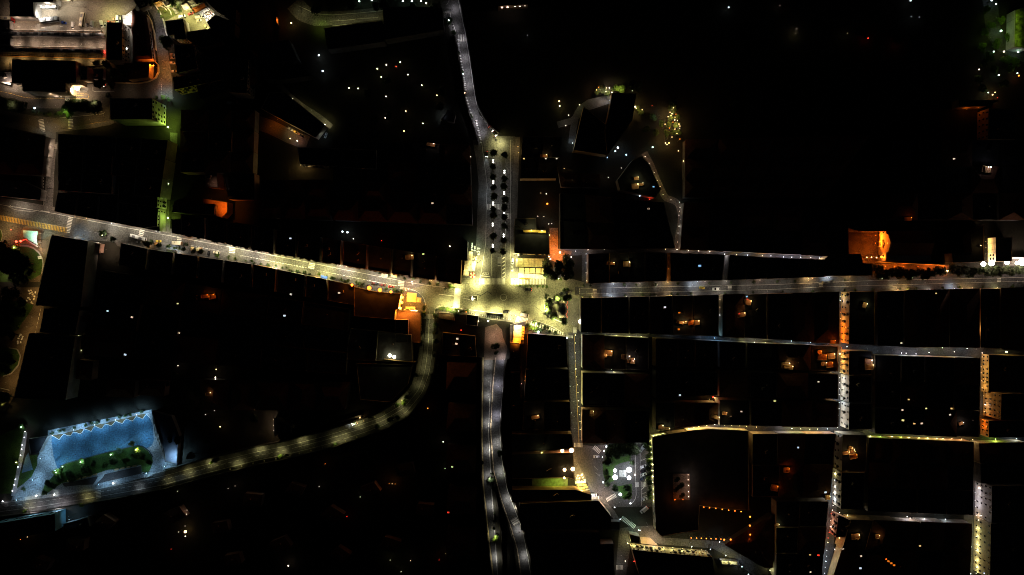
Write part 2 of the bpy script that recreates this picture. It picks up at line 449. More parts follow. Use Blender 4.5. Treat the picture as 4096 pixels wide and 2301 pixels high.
# trees and plants
def crown_mesh(seed,n=420,m=LEAF,flat=.75,leaf=.5):
    def f():
        g=random.Random(seed);mb=MB();blobs=[]
        for i in range(9):
            a=g.uniform(0,6.28);r=g.uniform(.15,.68);blobs.append((r*math.cos(a),r*math.sin(a),g.uniform(-.25,.35)*flat,g.uniform(.28,.46)))
        blobs.append((0,0,.3*flat,.5))
        for i in range(n):
            bx,by,bz,br=g.choice(blobs);v=Vector((g.gauss(0,1),g.gauss(0,1),g.gauss(.35,1))).normalized()*br*g.uniform(.75,1.08)
            c=Vector((bx+v.x,by+v.y,bz+v.z*flat));s=leaf*g.uniform(.09,.2)*1.0
            u=Vector((g.gauss(0,1),g.gauss(0,1),g.gauss(0,.6))).normalized();w=u.orthogonal().normalized();w=(w+v*.3).normalized()
            mb.face([c-u*s-w*s*.7,c+u*s-w*s*.5,c+u*s*.8+w*s*.8,c-u*s*.7+w*s*.7],m)
        return mb
    return f
def trunk_mesh():
    mb=MB();mb.tube((0,0,0),(0,0,.62),.055,.038,BARK,7)
    for a in range(4):
        t=a*1.57+.4;mb.tube((0,0,.5),(.22*math.cos(t),.22*math.sin(t),.86),.03,.012,BARK,5)
    return mb
LEAFS=dict(g=LEAF,d=LEAF2,b=LEAF3)
def tree(p,r,label,h=None,k='d',group=None,name='tree',cat='tree'):
    """broadleaf tree, crown radius r metres, crown centred on photo point p"""
    h=h or r*2.1;w=W(p,h*.75);t=thing(name,label,cat,(w.x,w.y,0),rng.uniform(0,6.28),group)
    v=rng.randrange(4)
    tm=shared('trunk',trunk_mesh);o=link('trunk',tm,t);o.scale=(h*.9,h*.9,h)
    o=link('crown',shared('crown|%s%d' % (k,v),crown_mesh(v*7+ord(k),520,LEAFS[k],leaf=.62)),t,(0,0,h*.75));o.scale=(r,r,h*.36)
    return t
def bush(p,r,label,k='g',group=None,pot=False):
    w=W(p,r);t=thing('potted_shrub' if pot else 'shrub',label,'shrub',(w.x,w.y,0),rng.uniform(0,6.28),group)
    v=rng.randrange(3)
    if pot:link('pot',shared('pot',lambda:(lambda m:(m.tube((0,0,0),(0,0,.5),.3,.42,TERR,10),m)[1])(MB())),t,scale=max(.8,r))
    else:link('stem',shared('stem',lambda:(lambda m:(m.tube((0,0,0),(0,0,.8),.05,.03,BARK,5),m.tube((0,0,.3),(.3,.1,.9),.03,.015,BARK,5),m)[2])(MB())),t,scale=r)
    o=link('foliage',shared('foliage|%s%d' % (k,v),crown_mesh(v*5+ord(k)+50,240,LEAFS[k],.8,.8)),t,(0,0,r*.95+(.4 if pot else .2)));o.scale=(r,r,r*.9)
    return t
def palm_mesh(seed,nf=17):
    def f():
        g=random.Random(seed);mb=MB()
        for i in range(nf):
            a=6.283*i/nf+g.uniform(-.15,.15);L=g.uniform(.8,1.05);el=g.uniform(.1,.7);pts=[]
            for k in range(6):
                s=k/5;r=L*s;z=math.sin(el)*L*s*.9-.75*s*s*L*g.uniform(.8,1.1)*.9
                pts.append(Vector((r*math.cos(a),r*math.sin(a),z)))
            d=Vector((-math.sin(a),math.cos(a),0))
            for k in range(5):
                w0=.16*math.sin(math.pi*min(1,.12+k/5*.95));w1=.16*math.sin(math.pi*min(1,.12+(k+1)/5*.9))
                dz=Vector((0,0,-.05))
                mb.face([pts[k],pts[k]+d*w0+dz,pts[k+1]+d*w1+dz,pts[k+1]],PALM);mb.face([pts[k],pts[k+1],pts[k+1]-d*w1+dz,pts[k]-d*w0+dz],PALM)
        return mb
    return f
def palm(p,r,label,h=7,group=None):
    w=W(p,h);t=thing('palm_tree',label,'palm',(w.x,w.y,0),rng.uniform(0,6.28),group)
    o=link('trunk',shared('palm_trunk',lambda:(lambda m:([m.tube((0,0,i/8),(0,0,(i+1)/8),.22-.008*i,.19-.008*i,BARK,8) for i in range(8)],m)[1])(MB())),t);o.scale=(1,1,h)
    v=rng.randrange(3);o=link('crown',shared('palm_crown|%d' % v,palm_mesh(v,15+2*v)),t,(0,0,h));o.scale=(r,r,r)
    return t
# vehicles
def paint(c):return mat('car_paint_%02d%02d%02d' % tuple(int(x*99) for x in c),c,.35,spec=.5)
def loft(mb,secs,m):
    """secs: (x, half width, z0, z1) cross sections along x"""
    P=[]
    for x,w,z0,z1 in secs:P.append([(x,-w,z0),(x,w,z0),(x,w*.93,z1),(x,-w*.93,z1)])
    for a,b in zip(P,P[1:]):
        for i in range(4):mb.face([a[i],a[(i+1) % 4],b[(i+1) % 4],b[i]],m)
    mb.face(P[0][::-1],m);mb.face(P[-1],m)
def car_parts(kind,pc):
    pm=paint(pc);body=MB();cab=MB();L=4.2
    if kind == 'car':
        loft(body,[(-2.1,.72,.35,.72),(-2.0,.84,.25,.88),(-1.2,.88,.2,.92),(.9,.88,.2,.9),(1.8,.82,.22,.74),(2.1,.68,.32,.6)],pm)
        loft(cab,[(-1.85,.68,.88,.95),(-1.35,.72,.88,1.36),(.2,.72,.88,1.4),(1.05,.66,.86,.92)],GLASS)
        roof=MB();roof.box((-.55,0,1.41),(1.55,1.22,.05),pm)
        wb=1.3;wr=.32;yy=.82
    elif kind == 'van':
        L=5.2
        loft(body,[(-2.6,.9,.35,1.95),(-2.5,.98,.3,2.05),(1.1,.98,.3,2.08),(1.55,.96,.3,1.2),(2.45,.9,.3,1.0),(2.6,.8,.4,.85)],pm)
        loft(cab,[(1.12,.9,1.25,2.0),(1.2,.9,1.22,1.98),(1.75,.86,1.1,1.2)],GLASS)
        roof=MB();roof.box((-.7,0,2.1),(3.4,1.7,.05),pm)
        wb=1.6;wr=.36;yy=.92
    elif kind == 'truck':
        L=8
        loft(body,[(2.3,1.1,.5,2.4),(2.4,1.12,.45,2.6),(3.6,1.12,.45,2.5),(4.0,1.05,.5,1.5)],paint((.08,.08,.09)))
        loft(cab,[(3.55,1.02,1.5,2.45),(3.7,1.02,1.48,2.35),(4.02,.98,1.4,1.5)],GLASS)
        roof=MB();roof.box((-1.0,0,1.95),(6.2,2.35,2.6),pm)
        wb=2.6;wr=.48;yy=1.05
    elif kind == 'bus':
        L=11
        loft(body,[(-5.5,1.15,.4,2.9),(-5.35,1.24,.35,3.0),(5.2,1.24,.35,3.0),(5.5,1.12,.4,2.6)],pm)
        loft(cab,[(-5.3,1.262,1.3,2.4),(-5.28,1.265,1.3,2.42),(5.42,1.265,1.3,2.42),(5.54,1.1,1.3,2.4)],GLASS)
        roof=MB();roof.box((-2.6,0,3.1),(2.2,1.5,.24),paint((.2,.2,.21)));roof.box((2.2,0,3.1),(2.2,1.5,.24),paint((.2,.2,.21)))
        wb=3.2;wr=.5;yy=1.12
    return body,cab,roof,wb,wr,yy,L
def vehicle(p,ang,kind,pc,label,group=None,on=False,sc=1.0,tail=False,name=None):
    """ang: heading in degrees in the photo, 0 = towards the right, 90 = towards the bottom"""
    w=W(p,.8 if kind == 'car' else 1.6)
    nm=name or dict(car='car',van='van',truck='delivery_truck',bus='coach')[kind]
    t=thing(nm,label,dict(car='car',van='van',truck='truck',bus='bus')[kind],(w.x,w.y,.012),-math.radians(ang),group);t.scale=(sc,)*3
    key='%s|%s' % (kind,pc)
    if key not in _ms:
        b,c,r,wb,wr,yy,L=car_parts(kind,pc);_ms[key]=(b.mesh('body'),c.mesh('glass'),r.mesh('roof'),wb,wr,yy,L)
    b,c,r,wb,wr,yy,L=_ms[key]
    link('body',b,t);link('cabin_glass',c,t);link('cargo_box' if kind == 'truck' else 'roof',r,t)
    for x in (-wb,wb):
        for y in (-yy,yy):
            link('wheel',shared('wheel|%g' % wr,lambda:(lambda m:(m.tube((0,-.1,0),(0,.1,0),wr,wr,RUBBER,12),m.tube((0,-.11,0),(0,.11,0),wr*.55,wr*.55,GALV,8),m)[2])(MB())),t,(x,y,wr))
    for s in (-1,1):
        hm=lens('N',30) if on else mat('headlight_glass',(.6,.6,.6),.2)
        link('headlight',shared('headlight|%d' % on,lambda:(lambda m:(m.box((0,0,0),(.12,.32,.16) if not on else (.14,.36,.2),hm),m)[1])(MB())),t,(L/2-.1,s*yy*.72,.68))
        tm=lens('R',12) if (tail or on) else mat('tail_glass',(.25,.01,.01),.3)
        link('taillight',shared('taillight|%d' % (tail or on),lambda:(lambda m:(m.box((0,0,0),(.1,.28,.14),tm),m)[1])(MB())),t,(-L/2+.0,s*yy*.72,.72))
    if on:light(t,'C',900,(L/2+.2,0,.8),'SPOT',.1,60,.6,(1,0,-.18))
    return t
def scooter(p,ang,label,group,pc=(.6,.6,.6)):
    w=W(p,.5);t=thing('scooter',label,'scooter',(w.x,w.y,.13),-math.radians(ang),group);pm=paint(pc)
    def bd():
        m=MB();loft(m,[(-.85,.1,.4,.72),(-.5,.19,.3,.8),(0,.17,.28,.78),(.15,.12,.22,.36),(.45,.14,.22,.4),(.6,.2,.3,1.0),(.72,.1,.4,1.02)],pm)
        m.tube((.62,-.34,1.02),(.62,.34,1.02),.03,.03,STEEL,5);return m
    link('body',shared('sbody|%s' % (pc,),bd),t)
    link('saddle',shared('saddle',lambda:(lambda m:(m.box((-.4,0,.83),(.75,.28,.09),RUBBER,taper=.85),m)[1])(MB())),t)
    for x in (-.62,.7):link('wheel',shared('swheel',lambda:(lambda m:(m.tube((0,-.06,0),(0,.06,0),.24,.24,RUBBER,10),m)[1])(MB())),t,(x,0,.24))
    return t
def lounge_set(p,n,label,group=None,c=WHITE,spread=1.5,name='cafe_table'):
    w=W(p,.75);t=thing(name,label,'table',(w.x,w.y,.012),rng.uniform(0,3),group)
    link('table_top',shared('ttop|%s' % c.name,lambda:(lambda m:(m.box((0,0,.74),(1.5,1.0,.05),c),m)[1])(MB())),t)
    link('pedestal',shared('tped',lambda:(lambda m:(m.tube((0,0,0),(0,0,.72),.06,.06,STEEL,6),m.tube((0,0,0),(0,0,.04),.3,.3,STEEL,8),m)[2])(MB())),t)
    return t
def cafe_chair(p,rot,label,group,c=WOOD):
    w=W(p,.5);t=thing('cafe_chair',label,'chair',(w.x,w.y,.012),rot,group)
    link('seat',shared('cseat|'+c.name,lambda:(lambda m:(m.box((0,0,.45),(.48,.48,.06),c),m)[1])(MB())),t)
    link('backrest',shared('cback|'+c.name,lambda:(lambda m:(m.box((-.22,0,.72),(.05,.46,.45),c),m)[1])(MB())),t)
    for x in (-.2,.2):
        for y in (-.2,.2):link('leg',shared('cleg',lambda:(lambda m:(m.tube((0,0,0),(0,0,.43),.025,.02,STEEL,4),m)[1])(MB())),t,(x,y,0))
    return t
def parasol(p,label,size=3.6,group=None,c=CANVAS,h=2.9,rot=0,rect=None,name='parasol',rnd=False,c2=None):
    """square or round canopy on a central pole"""
    w=W(p,h);t=thing(name,label,'parasol',(w.x,w.y,.012),rot,group)
    link('pole',shared('ppole|%g' % h,lambda:(lambda m:(m.tube((0,0,0),(0,0,h+.3),.06,.05,WOOD,6),m.box((0,0,.08),(.8,.8,.14),CONC),m)[2])(MB())),t)
    sx,sy=rect or (size,size)
    def can():
        m=MB()
        if rnd:
            n=16
            for i in range(n):
                a,b=6.283*i/n,6.283*(i+1)/n;mm=c2 if (c2 and (i//2) % 2) else c
                for r0,r1,z0,z1 in ((.0,.75,h+.45,h+.2),(.75,1,h+.2,h-.02)):
                    q=[(r0*size/2*math.cos(a),r0*size/2*math.sin(a),z0),(r1*size/2*math.cos(a),r1*size/2*math.sin(a),z1),(r1*size/2*math.cos(b),r1*size/2*math.sin(b),z1),(r0*size/2*math.cos(b),r0*size/2*math.sin(b),z0)]
                    m.face(q[1:] if r0 == 0 else q,mm)
        else:
            x,y=sx/2,sy/2;e=[(-x,-y,h),(x,-y,h),(x,y,h),(-x,y,h)]
            for i in range(4):m.face([e[i],e[(i+1) % 4],(0,0,h+.55)],c)
            for i in range(4):
                a,b=e[i],e[(i+1) % 4];m.face([a,b,(b[0],b[1],h-.22),(a[0],a[1],h-.22)],c)
        return m
    link('canopy',shared('canopy|%g|%g|%g|%s|%d' % (sx,sy,h,c.name,rnd),can),t)
    return t
def person(p,ang,label,top=(.1,.1,.12),leg=(.05,.05,.07),group=None,skin=(.35,.2,.14)):
    w=W(p,.9);t=thing('person',label,'person',(w.x,w.y,.012),-math.radians(ang),group)
    key='person|%s%s' % (top,leg)
    if key not in _ms:
        me=bpy.data.meshes.new('person');sk=mat('skin_%d' % int(skin[0]*99),skin,.7)
        J=[((0,0,.95),.15),((0,0,1.2),.14),((0,0,1.42),.15),((.01,0,1.52),.06),((.02,0,1.66),.1),((.02,0,1.76),.07),
 ((0,.1,.9),.1),((.12,.11,.5),.065),((.02,.11,.08),.05),((.16,.11,.04),.04),
 ((0,-.1,.9),.1),((.05,-.11,.5),.065),((-.2,-.11,.1),.05),((-.08,-.11,.04),.04),
 ((0,.22,1.4),.06),((-.08,.26,1.14),.045),((.06,.26,.9),.035),((.08,.26,.8),.03),
 ((0,-.22,1.4),.06),((.06,-.26,1.14),.045),((.2,-.25,.95),.035),((.26,-.25,.87),.03)]
        E=[(0,1),(1,2),(2,3),(3,4),(4,5),(0,6),(6,7),(7,8),(8,9),(0,10),(10,11),(11,12),(12,13),(2,14),(14,15),(15,16),(16,17),(2,18),(18,19),(19,20),(20,21)]
        me.from_pydata([j[0] for j in J],E,[]);o=bpy.data.objects.new('person_src',me);C.objects.link(o)
        md=o.modifiers.new('skin','SKIN')
        for i,j in enumerate(J):me.skin_vertices[0].data[i].radius=(j[1],j[1])
        me.skin_vertices[0].data[0].use_root=True
        o.modifiers.new('sub','SUBSURF').levels=1
        dg=bpy.context.evaluated_depsgraph_get();ev=bpy.data.meshes.new_from_object(o.evaluated_get(dg));bpy.data.objects.remove(o)
        for m_ in (mat('cloth_top_%02d%02d%02d' % tuple(int(x*99) for x in top),top),mat('cloth_leg_%02d%02d%02d' % tuple(int(x*99) for x in leg),leg),sk):ev.materials.append(m_)
        for f in ev.polygons:z=f.center.z;f.material_index=2 if z>1.5 else (0 if z>.95 else 1);
        ev.name='person';_ms[key]=ev
    link('body',_ms[key],t)
    hm=shared('hair',lambda:(lambda m:(m.ball((.0,0,1.72),.118,mat('hair',(.03,.02,.015)),8,5),m)[1])(MB()),True);link('hair',hm,t)
    return t
# SETTING
mb=MB();mb.face([(-2500,-2500,0),(2500,-2500,0),(2500,2500,0),(-2500,2500,0)],SOIL);struct('ground',mb)
F(0,0,1)
# main street, west half
MU=[(-60,803),(0,815),(225,852),(307,870),(510,909),(918,985),(1010,1003),(1510,1102),(1640,1128),(1709,1139)]
ML=[(-60,1000),(60,1000),(207,941),(300,958),(460,968),(600,963),(763,983),(878,1005),(1010,1032),(1229,1074),(1510,1130),(1600,1147),(1640,1156)]
band('road',MU,ML,None,.0100,ASPH,60)
band('pavement',MU,[(-60,780),(215,828),(500,880),(1024,980),(1509,1070),(1850,1120)],.0,.12,PAVE,40)
band('pavement',[(460,968),(600,963),(763,983),(878,1005),(1010,1032),(1229,1074),(1510,1130),(1600,1147)],
 [(470,985),(600,1010),(746,1035),(1010,1072),(1139,1102),(1398,1152),(1510,1172),(1590,1185)],.0,.12,PAVE,40)
strokes('road_marking',[([(-10,817),(225,856),(307,873),(510,912),(918,988),(1010,1006),(1231,1049)],.25,0,0),([(1262,1056),(1510,1105),(1592,1121)],.25,0,0),([(1622,1128),(1709,1142),(1790,1152)],.22,0,0),
 ([(298,916),(388,932)],.16,1.6,2.2),([(390,935),(470,958)],.14,1.2,1.6),([(763,982),(878,1004)],.25,2.0,.8),([(954,1021),(1010,1031),(1228,1072)],.3,1.7,.5),([(1268,1082),(1510,1129),(1588,1144)],.3,1.7,.5)])
strokes('road_marking',[([(952,1022),(950,1034)],.15,0,0),([(0,864),(275,912)],.15,0,0)],z=.0304)
zebra((283,867),(270,932),3.4,11)
zebra((570,917),(557,966),3.6,7)
zebra((718,943),(716,975),3.6,5)
zebra((930,988),(926,1026),4.6,6,duty=.55)
zebra((1249,1052),(1242,1088),4.6,6,duty=.6)
zebra((1606,1122),(1602,1158),4.6,6,duty=.6)
zebra((-8,869),(268,922),3.9,46,m=YPAINT,duty=.55,skew=(-2.5,22))
# roundabout and petrol forecourt on the left
Q(0,840)
flat('forecourt',[(0,200),(1300,470),(1030,520),(800,1447),(0,1447)],.0095,mat('forecourt_asphalt',(.1,.075,.05),.85,noise=.25,nscale=.12,fine=.3))
flat('pavement',[(540,318),(720,335),(815,420),(825,560),(818,650),(850,830),(880,915),(770,770),(690,720),(560,690),(400,680),(300,700),(380,600),(430,420),(470,350)],.115,mat('tan_kerb_island',(.2,.16,.1),.85,fine=.25),.11)
flat('lawn',[(300,740),(440,735),(560,745),(680,790),(780,880),(840,980),(860,1080),(850,1190),(830,1290),(560,1447),(-100,1447),(-100,800)],.06,GRASS,.05)
band('kerb',[(300,712),(440,700),(560,708),(680,750),(790,850),(855,960),(878,1080),(866,1200),(845,1290)],[(300,737),(440,732),(560,742),(680,787),(780,877),(838,978),(857,1080),(847,1190),(829,1285)],.0,.1,KERB)
flat('lawn',[(-100,380),(0,390),(30,430),(42,500),(35,580),(0,660),(-100,700)],.06,GRASS,.05)
band('kerb',[(0,380),(36,425),(52,500),(42,585),(5,668)],[(0,392),(29,432),(41,500),(34,578),(0,655)],.0,.1,KERB)
T(0,1150)
flat('forecourt',[(-20,0),(420,0),(440,220),(400,460),(290,470),(140,1100),(60,1240),(-20,1240)],.0105,mat('forecourt_asphalt',(.1,.075,.05)))
flat('lawn',[(-20,600),(90,610),(170,625),(200,690),(180,780),(110,860),(30,890),(-20,890)],.06,GRASS,.05)
band('kerb',[(90,603),(182,618),(212,690),(190,790),(115,872),(30,900)],[(90,612),(170,627),(200,690),(180,780),(110,860),(30,888)],.0,.1,KERB)
flat('lawn',[(-20,120),(250,150),(340,180),(310,240),(260,310),(160,440),(-20,480)],.06,GRASS,.05)
strokes('road_marking',[([(413,210),(350,470)],.3,2.2,1.3),([(0,1012),(95,1035)],.4,0,0),([(0,1042),(95,1060)],.3,1,.8)])
# the piazza
F(0,0,1)
flat('piazza',[(1590,1100),(1860,1100),(1860,1090),(2190,1090),(2340,1130),(2345,1200),(2330,1352),(2250,1345),(2110,1300),(1955,1275),(1750,1245),(1740,1275),(1690,1275),(1590,1180)],.0085,mat('piazza_asphalt',(.16,.155,.11),.8,noise=.3,nscale=.09,fine=.42,fscale=.9))
Q(1500,1080)
strokes('road_marking',[([(585,355),(700,380),(830,425),(910,480),(970,550),(1005,630),(1022,740),(1020,840)],.3,0,0),([(1190,870),(1200,800),(1230,755),(1290,730),(1480,745),(1690,778),(1890,800),(2200,840),(2560,880)],.28,0,0),
 ([(1280,487),(1590,527)],.4,0,0),([(1720,530),(1810,526)],.16,1.5,1),([(1840,527),(2065,512),(2055,635),(1740,560)],.2,0,0),([(1105,795),(1100,880)],.2,0,0),([(1092,985),(1065,1350)],.2,0,0)])
zebra((1670,370),(1632,780),4.8,21,duty=.5)
zebra((1010,930),(1185,935),3.6,7,duty=.5)
for a,b in (((600,370),(625,420)),((665,375),(690,435)),((735,400),(755,445)),((790,432),(835,465))):strokes('road_marking',[([a,b],.9,0,0)],z=.0308)
flat('pavement',[(590,430),(700,400),(850,440),(930,500),(980,580),(1005,680),(1010,860),(880,860),(880,820),(540,800),(520,480)],.12,PAVE,.11)
flat('pavement',[(1200,900),(1210,830),(1250,775),(1310,745),(1690,790),(2200,850),(2572,890),(2572,1000),(1270,840),(1220,960)],.12,PAVE,.11)
Q(1950,1120)
flat('pavement',[(-20,655),(300,690),(560,720),(880,800),(1080,850),(1320,945),(1480,1040),(1550,1110),(1480,1160),(760,1090),(500,850),(-20,790)],.12,PAVE,.11)
zebra((572,786),(800,838),4.9,9,duty=.55,z=.1316,skew=(40,-125))
for i in range(15):
    t=i/14;x=880+t*630;y=865+t*215;strokes('road_marking',[([(x+14-8*t,y-38+8*t),(x-14+8*t,y+38-8*t)],.95,0,0)],z=.1312)
zebra((1755,955),(1755,1075),2.6,5,duty=.6)
zebra((1575,1145),(1715,1145),2.0,6,duty=.5)
strokes('road_marking',[([(575,700),(560,720)],.2,0,0),([(870,795),(1080,850),(1320,945),(1480,1040),(1550,1110)],.22,0,0)],z=.1318)
mbc=MB();c0=W((320,350))
for i in range(48):
    a,b=6.283*i/48,6.283*(i+1)/48
    mbc.face([(c0.x+r*math.cos(t),c0.y+r*math.sin(t),.0325) for r,t in ((2.25,a),(2.5,a),(2.5,b),(2.25,b))],PAINT)
struct('road_marking',mbc)
TAR=mat('tar_seam',(.02,.02,.02),.6)
strokes('road_marking',[([(20,250),(80,290)],.3,0,0),([(350,420),(345,600)],.2,0,0),([(960,540),(1150,680),(1250,770)],.35,0,0),([(1040,340),(1075,430),(1060,520)],.2,0,0)],m=TAR,z=.031)
Q(1500,1080)
strokes('road_marking',[([(2050,490),(2110,520),(2190,480),(2240,430),(2290,440),(2340,490)],.5,0,0),([(1760,280),(1900,275)],.2,0,0)],m=TAR,z=.031)
Q(1950,1120)
flat('pavement',[(1135,560),(1150,480),(1190,420),(1300,370),(1420,350),(1640,345),(1830,380),(1850,700),(1800,930),(1560,870),(1340,790),(1200,690),(1150,620)],.125,PAVE,.12)
strokes('kerb',[([(1400,352),(1290,372),(1190,425),(1150,480),(1137,560),(1152,625),(1200,692),(1340,792),(1520,858)],.45,0,0)],m=WHITE,z=.131)
# main street, east half
T(2048,575)
F(0,0,1)
band('road',[(2300,1147),(2317,1153),(3072,1138),(3470,1122),(4130,1108)],[(2300,1180),(2317,1177),(3072,1160),(3300,1149),(4130,1126)],None,.0112,ASPH2,30)
band('pavement',[(2335,1152),(3072,1138),(3470,1122),(4130,1108)],[(2335,1120),(3072,1100),(3490,1090),(4130,1082)],0,.12,PAVE2,30)
band('pavement',[(2318,1178),(3072,1161),(3300,1150),(4130,1127)],[(2318,1205),(3072,1185),(3300,1180),(4130,1170)],0,.12,PAVE2,30)
strokes('road_marking',[([(2322,1154),(3072,1139.5),(3470,1123.5),(4100,1110)],.16,0,0),([(2322,1176),(3072,1159),(3300,1148),(4100,1125.5)],.16,0,0),([(2319,1154),(2319,1176)],.5,1,.6)])
for x,y in ((2379,1164),(2919,1151),(3283,1140),(3996,1121)):
    zebra((x,y-8),(x,y+8),3.0,3,duty=.5)
# north avenue with its two palm medians
band('road',[(1910,545),(1924,572),(1946,742),(1942,833),(1940,972),(1919,1115)],[(2060,545),(2058,575),(2048,742),(2045,833),(2041,972),(2040,1115)],None,.0095,ASPH,30)
band('pavement',[(1919,560),(1932,620),(1947,742),(1943,833),(1939,980),(1919,1113)],[(1890,560),(1905,640),(1915,742),(1910,833),(1905,980),(1850,1113)],0,.12,PAVE,30)
band('pavement',[(2060,548),(2049,742),(2043,900),(2041,1113)],[(2080,548),(2072,742),(2068,900),(2075,1113)],0,.12,PAVE,20)
strokes('road_marking',[([(1927,575),(1949,742),(1945,833),(1943,972),(1921,1112)],.18,0,0),([(1968,640),(1966,1105)],.14,0,0),([(2021,690),(2021,1113)],.16,0,0),([(2006,1020),(2006,1113)],.16,0,0),([(2042,560),(2041,1112)],.16,0,0),([(1922,1103),(1960,1107)],.5,0,0)])
for i in range(6):strokes('road_marking',[([(2009,1036+i*15),(2019,1029+i*15)],.8,0,0)],z=.0306)
zebra((1917,1126),(2021,1126),4.6,21,duty=.52)
zebra((2042,1126),(2184,1126),4.6,24,duty=.55)
T(1024,575);zebra((2325,635),(2475,635),4.2,11,duty=.5);zebra((2510,728),(2590,728),4.2,6,duty=.5)
F(0,0,1)
band('median',[(1966,640),(1966,1000)],[(1978,640),(1977,1000)],0,.1,mat('median_soil',(.07,.065,.05),.9,noise=.3,nscale=.3))
band('median',[(2009,620),(2009,1010)],[(2021,620),(2020,1010)],0,.1,mat('median_soil',(.07,.065,.05)))
fc=bpy.data.curves.new('stop_lettering','FONT');fc.body='STOP';fc.size=3.4;fc.align_x='CENTER';fc.materials.append(PAINT)
Q(1780,900);fo=link('road_lettering',fc,None,tuple(W((815,945),.034)),math.pi);fo.scale=(.62,.85,1);fo['kind']='structure'
# north road
T(1024,0)
road('road',[(1960,-60),(1965,60),(1995,200),(2060,360),(2100,560),(2135,800),(2165,1000),(2200,1180),(2290,1330),(2360,1460)],[90,85,70,44,38,36,38,42,60,64],ASPH,40)
strokes('road_marking',[([(2035,0),(2070,170),(2110,350),(2165,700),(2208,1000),(2232,1090),(2330,1250)],.3,0,0),([(1885,170),(1935,195),(1985,240),(2005,300),(2012,350)],.3,0,0),([(1945,0),(1935,30),(1915,50)],.25,0,0),([(1880,124),(1950,120)],.3,0,0),([(1955,122),(1960,190)],.6,0,0),
 ([(2190,1190),(2225,1300),(2265,1446)],.3,0,0),([(2260,1170),(2335,1260)],.2,2.5,1.5),([(2320,1250),(2345,1295),(2330,1260)],.2,0,0)])
zebra((2012,383),(2112,383),5.2,6,duty=.5)
fc2=bpy.data.curves.new('stop_lettering_north','FONT');fc2.body='STOP';fc2.size=3.2;fc2.align_x='CENTER';fc2.materials.append(PAINT)
fo2=link('road_lettering',fc2,None,tuple(W((1918,150),.034)),math.radians(80));fo2.scale=(.6,.8,1);fo2['kind']='structure'
band('pavement',[(2000,330),(2020,420),(2050,560),(2085,760),(2110,960),(2150,1110),(2200,1230),(2245,1446)],[(2026,330),(2045,420),(2072,560),(2104,760),(2130,960),(2172,1110),(2215,1230),(2265,1446)],0,.11,PAVE,30)
# upper left curved road over the roofs
road('road',[(380,30),(470,130),(600,185),(780,185),(1000,165),(1320,130)],[70,70,62,55,50,48],ASPH,30)
strokes('road_marking',[([(740,215),(900,205),(1060,188),(1230,178)],.2,0,0),([(430,60),(600,140),(770,152),(1000,135),(1320,105)],.25,0,0),([(770,262),(960,240)],.25,0,0)])
# lane of the slab house
road('lane',[(230,850),(330,960),(480,1080),(640,1180),(760,1280)],22,PAVE,20)
road('lane',[(0,1230),(150,1280),(330,1370),(520,1440)],56,mat('lane_asphalt',(.1,.09,.075),.85,fine=.25),20)
# curved road going south and west from the piazza
F(0,0,1)
SWR=[(1722,1262),(1716,1345),(1710,1420),(1700,1490),(1672,1565),(1615,1635),(1530,1685),(1440,1718),(1300,1762),(1150,1800),(1024,1825),(820,1876),(640,1925),(480,1955),(286,1988),(140,2012),(-40,2035)]
road('road',SWR,[34,34,34,36,38,38,38,40,40,40,40,42,42,44,44,44,44],ASPH,90)
def offs(pts,d):
    out=[]
    for i,p in enumerate(pts):
        a,b=pts[max(0,i-1)],pts[min(len(pts)-1,i+1)];L=math.dist(a,b);out.append((p[0]-(b[1]-a[1])/L*d,p[1]+(b[0]-a[0])/L*d))
    return out
SR=resample(SWR,90)
strokes('road_marking',[(offs(SR,1)[2:38],.16,0,0),(offs(SR,1)[38:],.18,3,2.2),(offs(SR,-17)[4:],.18,0,0),(offs(SR,16)[14:],.18,0,0)])
band('pavement',offs(SR,20)[3:62],offs(SR,34)[3:62],0,.12,PAVE,60)
band('pavement',offs(SR,-20)[6:40],offs(SR,-32)[6:40],0,.12,PAVE,40)
band('pavement',offs(SR,-23)[60:],offs(SR,-34)[60:],0,.12,PAVE,40)
T(0,1725);zebra((985,595),(995,680),3.9,6,duty=.5)
# twin roads running south out of the sunken bay
F(0,0,1)
band('road',[(1936,1430),(1932,1725),(1936,1924),(1956,2123),(1978,2320)],[(1972,1430),(1958,1725),(1970,1964),(1994,2300),(1996,2320)],None,.0105,ASPH2,40)
band('road',[(1986,1428),(1974,1548),(1966,1725),(1978,1884),(2010,2004),(2046,2107),(2072,2194),(2090,2320)],[(2018,1428),(2010,1548),(2000,1667),(1998,1725),(2006,1844),(2026,1956),(2048,2003),(2088,2123),(2108,2202),(2128,2320)],None,.0107,ASPH2,50)
band('pavement',[(1935,1430),(1931,1725),(1935,1924),(1955,2123),(1977,2320)],[(1930,1430),(1926,1725),(1930,1924),(1950,2123),(1972,2320)],0,.14,mat('yellow_kerb',(.3,.24,.12),.8,fine=.3,fscale=.6),40)
band('pavement',[(1985,1430),(1973,1548),(1965,1725),(1977,1884),(2009,2004),(2045,2107),(2071,2194),(2089,2320)],[(1981,1430),(1969,1548),(1961,1725),(1973,1884),(2005,2004),(2041,2107),(2067,2194),(2085,2320)],0,.14,mat('chequer_kerb',(.35,.28,.2),.8,fine=.7,fscale=.7),60)
strokes('road_marking',[([(1962,1530),(1954,1725),(1966,1960),(1990,2300)],.2,0,0),([(2012,1548),(2001,1667),(1999,1725),(2008,1844),(2028,1956),(2090,2120),(2124,2300)],.18,0,0)])
flat('paved_bay',[(1940,1310),(1985,1296),(2008,1320),(2012,1350),(2028,1385),(2030,1400),(2020,1440),(1936,1440)],.0125,mat('bay_paving',(.11,.08,.06),.9,noise=.2,nscale=.2,fine=.3))
T(2048,1725);zebra((0,925),(60,890),5,6,duty=.5)
